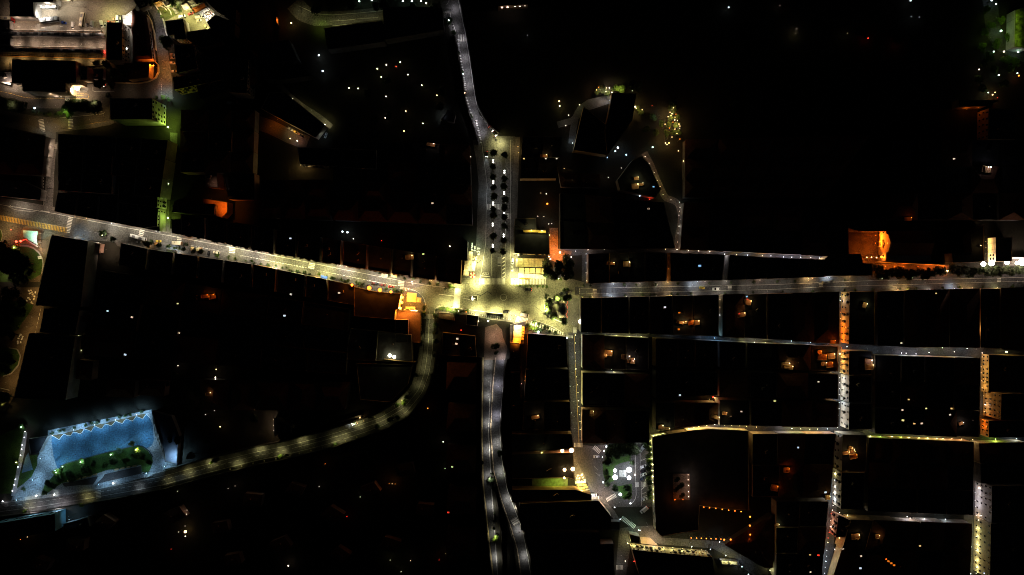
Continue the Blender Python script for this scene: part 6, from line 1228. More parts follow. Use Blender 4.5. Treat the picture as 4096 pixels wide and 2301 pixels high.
for i,(x,y,E) in enumerate([(760,455,.7),(1000,475,.6),(1250,480,.6),(1600,500,.8),(1900,510,.8),(2200,520,.7),(2450,525,.6)]):street_lamp((x,y),'%s hanging lamp from the piazza over the start of the second street' % ordn(i),'C',E*.6,6,(0,1.2),'hanging lamps of the second street start',150)
flood((690,345),'star like glaring lamp on the corner left of the second block',None,'P',4,9,4,r=1.5,e=18);flood((555,512),'white lamp at the small zebra of the lower street',None,'C',1.5,5,4,r=.4,e=12)
def canyon(fr,pts,lab,group,h=5,out=(1,0),r=.24,e=4):
    F(*fr);kk=.42 if 'alleys' in lab else .55
    for i,(x,y,c,E,*rr) in enumerate(pts):wall_lamp((x,y),'%s %s' % (ordn(i),lab),c,E*kk*(1.05 if c == 'O' else 1),h,out,rr[0]*.7 if rr else r,group,e,d=3.5)
canyon((3072,1150,TT),[(775,56,'V',5,.8),(728,132,'V',4,.5),(728,90,'Y',3),(730,250,'O',.8),(728,315,'A',5),(735,360,'O',5),(735,400,'O',6),(735,450,'O',6),(735,500,'O',7),(740,540,'O',5),(740,610,'O',6),(722,668,'A',9,.9),(738,700,'A',6),(735,745,'A',6),(732,800,'A',4),(725,860,'Y',3),(722,910,'N',4),(720,960,'N',6),(718,1020,'N',4),(716,1080,'N',3.5),(716,1160,'C',7),(714,1220,'N',3.5),(710,1290,'N',3.5),(705,1360,'N',4),(700,1410,'N',6)],'wall lantern from the main street down the narrow cross street','wall lanterns of the cross street')
canyon((3072,1725,TT),[(712,80,'Y',2.5),(710,130,'Y',3),(708,200,'Y',3),(706,300,'Y',4),(706,370,'Y',4),(668,430,'Y',3.5),(675,495,'C',7,.7),(668,560,'N',3),(662,620,'N',2.5),(668,690,'C',7,.6),(655,750,'N',3),(635,830,'R',.6),(632,900,'P',1.6),(628,960,'P',6,.5),(615,1020,'R',2),(605,1075,'R',3,.4),(602,1120,'Y',5,.5),(592,1200,'C',3),(588,1260,'C',4),(582,1310,'C',6,.5),(576,1370,'C',3),(570,1430,'C',4)],'wall lantern down the lower half of the cross street','wall lanterns of the lower cross street')
canyon((3072,1150,TT),[(2155,700,'A',2.2),(2145,800,'A',5),(2145,860,'A',4),(2150,940,'A',5),(2155,1010,'A',4),(2170,1090,'A',2),(2185,1180,'P',3,.6),(2175,1250,'A',2.5),(2160,1330,'O',4),(2160,1400,'O',4)],'amber wall lantern from the second street down the far right lane','amber wall lanterns of the far right lane')
canyon((3072,1725,TT),[(2125,570,'P',8,1.0),(2085,620,'V',4),(2085,700,'V',4),(2090,760,'V',3),(2095,850,'P',4),(2125,895,'P',7,.8),(2095,980,'Y',5),(2095,1060,'Y',5),(2095,1140,'Y',6),(2095,1200,'Y',5),(2090,1300,'Y',6),(2095,1370,'Y',5),(2095,1430,'Y',5)],'wall lantern down the bright lane at the bottom right','wall lanterns of the bottom right lane')
canyon((2048,1150,TT),[(640,480,'Y',5,.5),(640,560,'Y',2.5),(640,660,'Y',3),(640,740,'Y',2.5),(642,820,'Y',9,.6),(650,900,'Y',3),(658,980,'Y',3),(664,1060,'Y',3),(668,1140,'Y',8,.5),(672,1200,'Y',4),(680,1280,'Y',4),(684,1350,'Y',4),(686,1430,'Y',4)],'wall lantern from the piazza down the lower street with the yellow line','wall lanterns of the yellow line street',out=(1,0))
T(2048,1150)
for i,y in enumerate((560,700,860,1000,1150,1300,1420)):street_lamp((606+i*4,y),'%s street lamp from the piazza over the yellow line street' % ordn(i),'C' if i == 1 else 'V',.28 if i != 1 else 1.4,7,(-1,0),'street lamps of the yellow line street',150)
canyon((2048,1150,TT),[(2092,120,'A',1.6),(2092,200,'A',1.4),(2090,280,'C',3.5,.5),(1430,560,'A',1.6),(1428,640,'A',2),(1432,700,'A',4,.4),(1430,760,'A',4,.4),(2100,600,'Y',2.6),(2095,680,'Y',2),(2090,780,'Y',2.2),(2082,880,'Y',2),(2072,980,'Y',2),(1028,660,'V',2),(1022,750,'Y',2.5),(1000,825,'V',2.0,.4),(1025,850,'Y',2.5),(1028,930,'Y',2.0),(985,958,'Y',2,.3),(1030,1085,'M',1.6)],'wall lantern in the alleys between the second and third street','wall lanterns of the old town alleys')
canyon((2048,575,TT),[(745,1110,'C',1.6),(745,1200,'C',1.6),(745,1300,'N',1.8),(748,1380,'Y',1.6),(1580,1110,'O',5),(1578,1150,'O',3),(1576,1190,'O',4),(1572,1260,'O',2),(2168,1150,'P',2.4),(2160,1200,'P',2.4),(2152,1270,'P',2),(2145,1330,'P',2),(1685,590,'C',3,.4),(1690,640,'W',1),(1680,720,'W',.5),(1680,830,'N',4,.4),(1670,900,'N',2),(1665,990,'P',1),(1340,130,'P',5,.4),(1380,200,'P',2),(1430,290,'P',3),(1460,370,'Y',6,.4),(1490,430,'A',1.5),(1520,510,'Y',3),(1600,565,'P',1.5),(1685,680,'P',2.5),(1700,760,'P',2.5),(1100,245,'P',.8),(880,335,'P',1),(970,340,'P',1),(700,415,'A',4,.4),(620,425,'A',1.4),(525,250,'A',1.4),(527,310,'P',2.6),(522,370,'A',1.4),(260,730,'P',2.6),(320,735,'P',1.6),(370,808,'N',1.6,.4),(400,805,'V',1.2)],'wall lantern in the dark alleys north of the thin lane','wall lanterns of the northern alleys')
lane_lamps((2048,1150,TT),[(1780,1418,'A',5),(1830,1412,'A',6),(1880,1402,'A',4),(1960,1392,'A',3),(2040,1378,'V',2),(2030,1290,'Y',5),(2140,1388,'A',2.4),(2210,1390,'Y',2.2),(2290,1392,'A',1.8),(2360,1398,'A',2.8),(2460,1406,'A',2)],'lantern from the left along the amber start of the third street','lanterns of the third street',r=.35)
lane_lamps((3072,1150,TT),[(150,1395,'V',2.4),(240,1420,'Y',3),(330,1424,'Y',2),(420,1428,'Y',3),(500,1426,'Y',2.2),(600,1424,'C',3)],'lantern from the left along the middle of the third street','lanterns of the third street, middle',r=.3)
lane_lamps((3072,1725,TT),[(760,34,'Y',4),(830,42,'Y',2.4),(930,46,'Y',2.4),(1030,50,'Y',2.4),(1130,52,'G',1.4),(1250,56,'Y',1.6),(1340,60,'G',2),(1420,66,'Y',3),(1520,68,'Y',2.4),(1610,70,'Y',3),(1700,72,'Y',2.4),(1760,74,'Y',2.4),(1850,76,'A',2.4),(1950,80,'A',3),(2060,86,'A',2),(2290,82,'G',3),(2500,76,'C',3)],'lantern from the left along the far half of the third street','lanterns of the third street, far half',r=.33)
lane_lamps((3072,1725,TT),[(650,795,'P',2),(720,820,'W',2.2),(800,845,'Y',2),(870,880,'P',2.6),(935,870,'Y',3),(1125,890,'A',2.4),(1400,862,'V',3),(1430,875,'P',2.2),(1575,882,'V',3),(1620,915,'Y',1.6),(1785,886,'C',3.4),(1800,942,'Y',2.4),(1900,942,'A',2.0),(2045,1025,'M',.8),(2045,1165,'C',1.6),(2040,1435,'C',1.6)],'lantern from the left along the lane above the bottom right roofs','lanterns of the bottom lane',r=.33)
for i,(x,y,c,E) in enumerate([(1430,830,'V',.9),(1560,830,'C',1.2),(1680,840,'C',.8),(1820,830,'Y',.5),(2050,1250,'C',.5),(2050,1050,'C',.4)]):street_lamp((x,y),'%s hanging lamp over the hazy lane above the bottom right roofs' % ordn(i),c,E*.25,6,(0,1),'hanging lamps of the bottom lane',150)
F(0,0,1)
for i,(x,y,c,E) in enumerate([(2330,1189,'A',4),(2370,1188,'A',5),(2445,1187,'C',9),(2454,1137,'C',6),(2505,1186,'W',3),(2560,1136,'W',3),(2625,1184,'W',4),(2672,1131,'A',8),(2686,1182,'A',7),(2740,1182,'A',4),(2790,1127,'C',9),(2775,1181,'A',8),(2820,1127,'P',4),(2905,1125,'W',3),(2960,1178,'P',3),(3040,1121,'P',3),(3235,1115,'A',7),(3250,1114,'A',5),(3318,1110,'C',7),(3400,1108,'A',4),(3420,1168,'P',3),(3592,1159,'A',9),(3632,1157,'A',8),(3720,1157,'W',4),(3818,1154,'C',5),(3850,1153,'A',5),(3890,1152,'A',6),(3990,1150,'Y',4)]):
    wall_lamp((x,y),'%s shop front lamp from the piazza along the east main street' % ordn(i),c,E*1.6,3.0,(0,1 if y<1145 else-1),.2,'shop front lamps of the east main street',e=1.5,d=2.5)
# church square, orange
Q(0,0);F(3300,880,2571/796)
flat('church_square',[(300,90),(480,130),(700,150),(700,560),(480,560),(310,450)],.0138,mat('church_square_setts',(.11,.065,.04),.85,noise=.25,nscale=.2,fine=.35))
fl=[W(p,12) for p in ((792,148),(798,380),(806,448),(800,540))]
t=thing('church','orange lit church front with pointed gable right of the church square','church',tuple(W((690,340))))
o0=Vector(t.location);CH=mat('church_plaster',(.5,.33,.17),.9,noise=.12,nscale=.25,fine=.1)
bx=W((692,340)).x-o0.x;y0=W((692,150)).y-o0.y;y1=W((692,540)).y-o0.y
m=MB()
prof=[(y1,0),(y1,9),(y1+6.5,9.6),(y1+8,11),(-5.2,11.2),(-5.2,13.5),(3.2,13.5),(3.2,11.2),(y0,11),(y0,0)]
prof=[(y1,0),(y1,9.5),(-5.0,11),(-5.0,13.0),(1.5,16.5),(8.0,13.0),(8.0,11),(y0,9.8),(y0,0)]
m.face([(bx,y,z) for y,z in prof],CH);m.face([(bx+1.2,y,z) for y,z in prof][::-1],CH)
for (a,b) in zip(prof,prof[1:]+prof[:1]):m.face([(bx,a[0],a[1]),(bx+1.2,a[0],a[1]),(bx+1.2,b[0],b[1]),(bx,b[0],b[1])],CH)
link('facade',m.mesh('facade'),t)
m=MB();m.prism([(bx+1.25,y1+.2),(bx+34,y1+.2),(bx+34,y0-.2),(bx+1.25,y0-.2)],0,9,PLAST5);link('nave',m.mesh('nave'),t)
m=MB();c_,w_=1.5,(y0-y1)/2
for s in (-1,1):m.face([(bx+1.25,1.5+s*9,9.02),(bx+34,1.5+s*9,9.02),(bx+34,1.5,13),(bx+1.25,1.5,13)],TILE)
link('roof',m.mesh('roof'),t)
m=MB();m.box((bx-.35,1.5,3.0),(.7,4.4,6),CH);m.prism([(bx-.8,-1.4),(bx,-1.4),(bx,4.4),(bx-.8,4.4)],6,6.5,CH);m.face([(bx-.7,-1.4,6.5),(bx-.7,4.4,6.5),(bx-.7,1.5,8.4)],CH);q=link('portal',m.mesh('portal'),t)
m=MB();m.box((bx-.73,1.5,2.2),(.1,2.6,4.4),mat('door_wood',(.06,.03,.015),.7));link('door',m.mesh('door'),q)
for k,(y,z,r) in enumerate([(-7.5,6.8,.9),(10,6.8,.9),(1.5,12.8,.7)]):
    m=MB();m.tube((bx-.06,y,z),(bx+.02,y,z),r,r,GLASS,12);link('round_window',m.mesh('round_window'),t)
for y in (-7.5,10):
    m=MB();m.box((bx-.12,y,1.9),(.24,2.6,3.8),CH);qq=link('side_portal',m.mesh('side_portal'),t)
    m=MB();m.box((bx-.27,y,1.6),(.08,1.8,3.2),mat('door_wood',(.06,.03,.015)));link('door',m.mesh('door'),qq)
for p,E,l in [((620,470),3,'orange street lamp at the lower corner of the church square'),((640,330),1.2,'orange street lamp in front of the church portal'),((600,220),.8,'orange street lamp at the upper side of the church square'),((450,400),1.5,'orange street lamp in the lower left of the church square'),((560,520),1.6,'orange street lamp at the mouth of the church square')]:street_lamp(p,l,'O',E,7,(-1,.5),'orange lamps of the church square',165)
flood((728,478),'glaring floodlight at the lower end of the church front',None,'O',9,6,4,r=1.0,e=20);flood((650,300),'floodlight aimed up at the church gable',(1,0,.5),'O',12,3,8,130,r=.3,e=6);flood((655,200),'second floodlight aimed up at the church front',(1,0,.5),'O',9,3,8,130,r=.3,e=6)
for i,(x,y) in enumerate([(540,484),(600,484),(665,487)]):flood((x,y),'%s small amber lamp from the left on the wall below the church square' % ordn(i),None,'A',.8,5,3,r=.35,e=10,group='small lamps below the church square')
building([(340,20),(430,15),(800,-60),(800,146),(430,142),(350,120),(305,100)],11,'dark convent block north of the church square',PLAST2,'flat',win=[(3,2,9)],extras=False)
building([(60,60),(300,60),(305,440),(60,440)],12,'black block left of the church square',PLAST3,'flat',win=[(1,3,6)])
building([(80,445),(465,440),(490,560),(612,570),(612,720),(0,725),(0,500)],11,'black stepped block below the church square on the main street',PLAST2,'flat',extras=False)
wall_line('garden_wall',[(700,540),(800,545),(1050,556),(1300,568),(1600,582)],6,.6,PLAST2,'long orange topped garden wall right of the church')
flat('garden',[(620,560),(1620,590),(1620,680),(640,720)],.0132,mat('garden_gravel',(.14,.09,.06),.95,noise=.3,nscale=.3,fine=.3))
for i,(x,y,E) in enumerate([(780,600,4.5),(900,600,3.5),(1010,600,4.5),(1200,600,.8),(1340,620,8),(1440,605,2.5),(1530,610,6),(1570,690,5),(700,640,1.0),(620,650,.8)]):flood((x,y),'%s orange garden light from the church along the garden wall' % ordn(i),None,'O',E,2.0,4,r=.15,e=3,group='orange garden lights at the garden wall')
flood((1575,660),'long white glare lamp at the right end of the garden trees',None,'A',4,4,4,r=.9,e=20)
for i,(x,y,r) in enumerate([(690,620,4.5),(720,700,5),(800,690,5),(880,680,5),(960,690,5),(1030,680,5),(1110,690,5),(1190,690,4.5),(1270,690,5),(1350,690,4.5),(1430,670,5),(1500,670,4.8),(1660,640,5),(1740,660,5),(1820,660,5),(1900,670,5),(2000,660,4.5),(2100,660,5),(2200,650,5),(2300,660,5),(2400,660,5),(2500,650,5),(750,730,4),(1080,735,4),(1300,730,4)]):tree((x,y),r,'%s dark tree from the church along the north side of the main street' % ordn(i),7,'d','dark garden trees along the east main street')
building([(2206,226),(2420,226),(2420,538),(2206,536)],8.5,'cream lit chapel front with four round windows beside the glaring lamps',PLAST,'flat',extras=False,name='chapel',cat='chapel')
tw=[o for o in C.objects if o.name.startswith('chapel')][-1]
wx=W((2206,226),8.5).x-tw.location.x
for z,y in ((3.0,452),(6.0,452),(3.0,500),(6.0,500)):
    m=MB();m.tube((wx-.08,0,0),(wx+.05,0,0),.95,.95,GLASS,14);link('round_window',m.mesh('round_window'),tw,(0,W((2206,y),8.5).y-tw.location.y,z))
for y in (297,383,420):
    m=MB();m.box((wx-.15,0,4.1),(.3,.45,8.2),PLAST5);link('pilaster',m.mesh('pilaster'),tw,(0,W((2206,y),8.5).y-tw.location.y,0))
for y,E in ((520,5),(440,5),(360,5),(280,5)):flood((2078,y),'amber uplight before the cream chapel front, %s' % {520:'lowest',440:'third',360:'second',280:'uppermost'}[y],(1,0,.55),'A',E,1.2,5,150,r=.12,e=3,group='uplights of the chapel front')
for i,(x,y,r) in enumerate([(2045,570,1.8),(2150,560,2.0),(2350,550,1.6),(2480,558,1.4)]):flood((x,y),'%s glaring lamp from the left on the terrace at the right edge' % ordn(i),None,'P',7,6,5,r=r,e=20,group='glaring lamps at the right edge')
flood((2545,545),'fifth and largest glaring lamp at the right edge',None,'P',14,6,6,r=2.6,e=20,group='glaring lamps at the right edge')
wall_line('garden_wall',[(2320,486),(2600,496)],4,1.2,PLAST4,'bright pink lit wall at the right photo edge');flat('terrace',[(2300,490),(2640,490),(2640,590),(2300,590)],.02,PAVE)
building([(1880,200),(2060,60),(2060,520),(2020,540),(1650,555),(1640,430),(1900,420)],9,'black convent block left of the cream chapel front',PLAST3,'flat',extras=False)
flood((2012,330),'amber crescent lamp on the black convent block',None,'A',2.5,11,2.5,r=.3,e=3)
for p,c,l in [((1960,1205),'O','small orange lamp above the round lit tower house'),((1955,1400),'A','glaring cream lamp on the left of the round tower house')]:flood(p,l,None,c,6 if c == 'A' else .5,7,4,r=1.2 if c == 'A' else .5,e=16)
building([(2085,1240),(2200,1240),(2200,1560),(2085,1560)],11.5,'house with a cream lit windowed wall above the second street',PLAST,'flat',win=[(3,3,5,'win',(1.6,1.9))],extras=False)
for y,c,E in ((1290,'A',4),(1350,'A',5),(1420,'P',7),(1500,'P',6)):flood((1935,y),'lamp before the cream windowed wall, %s' % {1290:'uppermost',1350:'second',1420:'third',1500:'lowest'}[y],(1,0,.5),c,E,2.5,5,150,r=.2,e=4,group='lamps before the cream windowed wall')
# lower square furniture, cars and lamps
Q(2280,1740)
w=W((1060,775));t=thing('monument','stepped stone monument between the four glaring white lamps','monument',(w.x,w.y,.013));m=MB()
for i in range(4):m.box((0,0,.25+.5*i),(5.2-1.1*i,5.2-1.1*i,.5),PLAST4)
link('steps',m.mesh('steps'),t);m=MB();m.box((0,0,3.2),(1.4,1.4,2.4),PLAST4,taper=.85);link('pedestal',m.mesh('pedestal'),t);m=MB();m.tube((0,0,4.4),(0,0,6.0),.38,.22,GALV,8);m.ball((0,0,6.2),.22,GALV,8,5);link('statue',m.mesh('statue'),t)
for i,(x,y,r) in enumerate([(905,715,1.3),(1185,700,2.0),(905,850,1.8),(1185,860,1.5)]):flood((x,y),'%s blue white lamp at the %s corner of the monument' % (['dimmest','largest','large','smaller'][i],['upper left','upper right','lower left','lower right'][i]),None,'C',1.7,4.5,5,r=r,e=16,group='glaring lamps round the monument')
flood((1010,1195),'turquoise white lamp on the small lower lawn of the square',None,'M',1.8,4,5,r=1.1,e=14)
for i,(x,y) in enumerate([(730,235),(688,320),(665,955),(1305,800),(1215,1375),(650,445)]):globe_lamp((x,y),['white clustered lamp at the top of the square','pinkish clustered lamp below the top of the square','white clustered lamp at the left lawn corner','white clustered lamp on the kerb right of the monument','white clustered lamp at the lower tip of the square','small white lamp right of the driving white car'][i],'VPCPVV'[i],1.2 if i != 5 else .3,5,.5 if i != 5 else .25,e=12)
for (x,y),c,E,l in [((1440,500),'V',.9,'street lamp over the bay line of the square'),((1380,700),'V',1.0,'street lamp over the lane right of the monument'),((1380,1000),'V',.9,'street lamp over the crossing of the square'),((1370,1250),'V',.9,'street lamp over the lower lane of the square'),((1380,300),'V',.9,'street lamp over the upper lane of the square'),((600,800),'V',.9,'street lamp over the middle of the square road'),((450,500),'P',.7,'street lamp by the white car of the square'),((700,1050),'V',.8,'street lamp over the lower fork of the square'),((850,1250),'V',.9,'street lamp over the striped crossing of the square'),((1000,1350),'V',.6,'street lamp over the lower road of the square'),((1450,130),'C',1.3,'street lamp over the top crossing of the square'),((200,100),'P',.9,'street lamp at the top left entry of the square'),((1100,80),'V',.8,'street lamp over the top court of the square'),((560,280),'V',.9,'street lamp over the upper left crossing of the square'),((1200,560),'C',.8,'street lamp above the monument ring')]:street_lamp((x,y),l,c,E,8,(1,1),'street lamps of the lower square',155)
for i,(x,y,r) in enumerate([(30,310,1.7),(-155,315,1.3),(55,685,1.6),(-110,700,1.3),(-115,860,.9)]):flood((x,y),['glaring amber globe at the upper edge of the tables street','amber globe left of the upper glaring globe','glaring amber globe above the white tables','amber globe on the black roof above the green court','small amber globe at the green court'][i],None,'A',1.3,9,6,r=r,e=16,group='amber globes left of the square')
for i,(x,y) in enumerate([(150,820),(228,810),(138,875),(188,867),(260,857),(295,905),(150,925),(182,922),(240,930),(170,815),(245,800)]):lounge_set((x,y),2,'%s white table of the cafe left of the square' % ordn(i),'white tables of the square cafe')
for i,(x,y) in enumerate([(170,1010),(215,1005),(263,1003),(308,1008),(180,1075),(230,1075),(285,1065),(340,1050)]):parasol((x,y),'%s small yellow parasol of the cafe left of the square' % ordn(i),2.0,'small yellow parasols of the square cafe',mat('yellow_cloth',(.5,.4,.12),.9),2.4,rnd=True)
parasol((212,952),'long cream awning between the tables and the yellow parasols',c=CANVAS,rect=(8,1.5),rot=.03,name='awning')
for p,E,c,l in [((200,860),7,'A','amber lamp over the white tables of the square cafe'),((240,1020),7,'A','amber lamp over the yellow parasols'),((240,950),5,'Y','lamp over the long cream awning of the square cafe'),((100,420),2.2,'A','amber lamp at the top of the curved pavement by the square'),((130,600),2.4,'A','amber lamp along the curved pavement by the square'),((240,1110),6,'Y','lamp above the two white vents of the cafe'),((640,1260),3.2,'P','salmon lamp on the wall curve below the square'),((700,1350),4,'P','second salmon lamp on the wall curve below the square'),((480,1230),3,'V','lamp over the two white parked vans left of the square'),((-120,960),3,'G','green lamp over the terrace court left of the square'),((-300,990),2,'G','second green lamp over the terrace court')]:street_lamp(p,l,c,E,8,(.6,.6),'lamps round the square cafe',155)
building([(140,1130),(400,1110),(412,1160),(145,1175)],3,'low white roof with two dark vents below the square cafe',WHITE,'flat',rm=mat('white_felt',(.45,.43,.4)),extras=False)
vehicle((470,1205),5,'van',WHT,'upper white van parked below the square cafe',sc=1.05);vehicle((500,1268),3,'van',WHT,'lower white van parked below the square cafe',sc=1.2)
for p,a,k,c,l in [((525,437),180,'car',WHT,'white car driving on the square road'),((1453,275),-50,'van',SIL,'uppermost silver van parked aslant right of the square'),((1475,637),-18,'car',WHT,'white car parked aslant above the black car of the square'),((1470,722),-18,'car',DRK,'black car parked aslant below a white car of the square'),((1482,800),-24,'car',WHT,'white car parked below the black car of the square'),((1462,878),-24,'car',(.02,.04,.1),'blue car above the hatched bay of the square'),((1495,1295),-20,'car',SIL,'silver car parked near the lower end of the square'),((985,170),85,'car',SIL,'silver car with bright lamps at the top of the square'),((1050,180),0,'car',(.05,.12,.08),'dark green car beside the silver car at the top of the square'),((740,235),0,'car',SIL,'silver car at the clustered lamp of the square')]:vehicle(p,a,k,c,l,sc=1.12)
T(2048,1725);vehicle((1330,795),140,'van',WHT,'white van with red tail lamps at the lower end of the bays',sc=1.25,tail=True)
Q(2280,1740)
for i,(x,y,r,k) in enumerate([(850,260,5,'d'),(950,250,5.5,'d'),(1060,230,5.5,'d'),(1150,210,5.5,'d'),(1250,230,5,'d'),(1310,300,5,'d'),(1200,310,5,'d'),(1080,330,5.5,'d'),(950,350,5.5,'d'),(830,360,5,'d'),(780,420,4,'d'),(720,520,3,'d'),(780,560,3.4,'d'),(720,750,3,'d'),(760,850,3,'g'),(740,930,2.4,'g'),(900,1080,3.5,'d'),(1150,1060,3.5,'d'),(1190,1180,2.6,'g'),(1130,1240,3,'b'),(1200,1250,2.5,'b'),(1560,190,4,'d'),(1590,250,4,'d'),(1590,400,3,'d'),(1580,500,2.6,'b'),(1580,580,3.4,'d'),(1590,680,3,'d'),(1600,790,3,'d'),(1585,880,2.8,'b'),(1600,960,3.4,'d'),(1620,1080,2.2,'d'),(1590,1180,2.6,'d'),(1600,1250,2.4,'b'),(1560,140,2.2,'b')]):tree((x,y),r,'%s square tree, from the black clump round to the parked cars' % ordn(i),6,k,'trees of the lower square')
palm((1250,560),2.6,'thin palm right of the monument ring',6);palm((755,1000),2.6,'thin palm at the left lawn corner of the square',6)
T(2048,1725)
building([(1412,60),(1585,28),(1760,4),(1765,-4),(1990,-22),(2380,-4),(2390,800),(2100,780),(1890,755),(1880,1000),(1500,1060),(1448,1000),(1425,440)],9,'huge black palazzo whose left wall glows yellow beside the square',PLAST,'flat',win=[(12,2,14,'shut'),(11,2,14,'shut'),(0,2,4,'shut')],extras=False)
Q(2280,1740)
for i in range(11):wall_lamp((1622+i*6.5,120+i*120),'%s yellow wall lantern from the top along the palazzo wall' % ordn(i),'Y',3.8,5.5,(-1,0),.2,'yellow wall lanterns of the palazzo',4,d=3)
for i in range(4):wall_lamp((1680+i*65,14-8*i),'%s yellow wall lantern on the upper palazzo wall' % ordn(i),'Y',4.5,5.5,(0,1),.2,'yellow wall lanterns of the upper palazzo wall',4,d=3)
T(2048,1725)
PCR=mat('courtyard_setts',(.14,.1,.08),.9,noise=.4,nscale=.2,fine=.3)
mb=MB();P_=[W(p,9) for p in ((1618,428),(1790,428),(1795,694),(1622,688))];
flat_o=MB();flat_o.face([(p.x,p.y,9.05) for p in P_][::-1],PCR);o=link('roof_garden',flat_o.mesh('roof_garden'));tag(o,'pinkish lit roof garden court in the black palazzo','roof garden')
wq=[W(p,11.5) for p in ((1768,428),(1788,560),(1790,694))]
for i,(x,y) in enumerate([(1772,440),(1772,490),(1775,545),(1775,610),(1778,660),(1640,690),(1720,690)]):flood((x,y),'%s salmon lamp round the palazzo roof garden' % ordn(i),None,'O' if i>4 else 'P',.9,11.5,4,r=.22,e=4,base=9,group='salmon lamps of the palazzo roof garden')
for i,(x,y,r) in enumerate([(1660,480,2.5),(1700,540,3),(1650,580,2.5),(1710,640,2.5)]):
    w=W((x,y),10.5);t=thing('potted_tree','%s dark tree in the palazzo roof garden' % ordn(i),'tree',(w.x,w.y,9.0),0,'trees of the palazzo roof garden');o=link('trunk',shared('trunk',trunk_mesh),t);o.scale=(3,3,3);o=link('crown',shared('crown|d0',None),t,(0,0,2.2));o.scale=(r,r,1.3)
for i,(x,y) in enumerate([(1930,764),(1988,770),(2050,777),(2115,786),(2180,795),(2243,802),(2305,809)]):flood((x,y),'%s small orange lamp from the left in the sloping row inside the palazzo' % ordn(i),None,'O',.8,10,3,r=.4,e=6,base=8.4,group='sloping row of orange lamps')
for i,(x,y) in enumerate([(2395,862),(2393,950),(2395,1040),(2385,1085),(2135,1092),(2200,1090)]):flood((x,y),'%s flame like orange lamp, down the right side and along the foot' % ordn(i),None,'O',.25,7,3.5,r=.7,e=12,group='flame like orange lamps')
for i,x in enumerate((1803,1857,1905,1955,2003,2052,2102)):flood((x,1074+i*2),'%s small amber lamp from the left in the level row below the palazzo' % ordn(i),None,'O',.3,5,3,r=.42,e=12,group='level row of amber lamps')
building([(1210,1192),(1480,1222),(2012,1268),(2045,1470),(1290,1470)],13,'black roofed building with a yellow windowed upper wall below the palazzo',PLAST,'flat',win=[(0,3,6,'balc'),(1,3,11,'balc')],extras=False)
building([(1185,1040),(1288,1064),(1285,1130),(1200,1120)],8,'small cream roofed tower house at the fork of the lower street',PLAST,'flat',rm=mat('rust_roof',(.12,.035,.02)),extras=False)
flat('terrace',[(1285,1062),(1390,1072),(1470,1150),(1300,1130)],.13,mat('cream_terrace',(.3,.24,.16),.9,fine=.15),.1)
for i,x in enumerate(range(1240,2000,95)):wall_lamp((x,1150+(x-1240)*.068),'%s yellow wall lantern along the windowed yellow wall' % ordn(i),'Y',3.6,6.5,(0,1),.2,'yellow wall lanterns of the windowed wall',3,d=3.5)
for (x,y),c,E,l in [((1350,1100),'A',4,'lamp over the cream wedge terrace'),((1190,1130),'Y',4,'lamp at the left end of the yellow wall'),((1450,1130),'P',8,'glaring lamp at the tip of the cream terrace'),((1600,1110),'P',.5,'street lamp over the street above the yellow wall'),((1800,1120),'V',.5,'second street lamp over the street above the yellow wall'),((2090,1120),'C',.8,'street lamp at the corner below the amber row'),((2150,1250),'C',.9,'street lamp over the slanted lower street'),((2310,1370),'C',1.0,'second street lamp over the slanted lower street'),((2000,1190),'C',.6,'street lamp at the right end of the yellow wall'),((1270,995),'M',1.4,'street lamp at the end of the long lower crossing'),((1200,920),'M',.8,'street lamp over the long lower crossing'),((1360,960),'V',.5,'street lamp on the street right of the long crossing'),((1080,1380),'N',1.2,'street lamp over the bottom zebra crossing'),((1100,1250),'N',.4,'street lamp on the lane above the bottom zebra'),((1460,1400),'A',5,'lamp in the bright salmon court at the bottom edge'),((1520,1420),'P',4,'second lamp in the salmon court at the bottom edge'),((2150,1310),'Y',2.4,'lamp over the pale sheds at the bottom right of the street'),((2220,1330),'Y',2.2,'second lamp over the pale sheds'),((-200,205),'A',0,'x')][:-1]:street_lamp((x,y),l,c,E,7,(.8,.6),'lamps of the lower right streets',150)
for i,(x,y,c) in enumerate([(1275,995,'M'),(1290,1000,'V'),(1165,1128,'Y'),(1140,1308,'P'),(1228,1310,'R'),(1255,1167,'R'),(1352,1180,'A'),(1432,1188,'P'),(1808,1163,'C'),(1998,1190,'C'),(2090,1117,'C'),(2150,1251,'C'),(2313,1366,'C'),(2380,1442,'C'),(1090,888,'C'),(1033,768,'V'),(895,100,'O'),(1387,1235,'V')]):globe_lamp((x,y),'%s small lamp point around the yellow wall and its streets' % ordn(i),c,.25,6,.32,'lamp points of the lower right streets',e=10)
flat('court',[(1395,1365),(1560,1390),(1560,1470),(1395,1470)],.03,mat('salmon_court',(.35,.25,.18),.9));vehicle((1460,1405),90,'car',WHT,'white car in the salmon court at the bottom edge')
for i,(a,b) in enumerate([((2100,1300),(2180,1345)),((2180,1305),(2270,1350))]):building([a,(b[0],a[1]+5),b,(a[0]+15,b[1]-5)],4,['left','right'][i]+' pale sheet roof among the dark sheds at the bottom right street',PLAST4,'flat',rm=mat('pale_sheet',(.4,.38,.3)),extras=False)
building([(0,30),(600,30),(618,165),(440,195),(0,215)],11,'black block above the amber globes left of the square',PLAST2,'flat',win=[(3,3,10)])
building([(0,235),(618,215),(625,400),(625,490),(560,470),(200,480),(0,480)],10,'black block between the amber globes and the green court',PLAST3,'flat')
flat('terrace',[(200,470),(560,470),(560,590),(200,590)],.14,mat('pale_terrace',(.22,.22,.13),.9,noise=.3,nscale=.5),.1)
wall_line('garden_wall',[(160,205),(300,204),(435,190)],10.6,.4,PLAST2,'yellow lit parapet line left of the amber globes');flood((300,218),'low yellow lamp at the parapet line',None,'Y',2,12.5,3,r=.2,e=3)
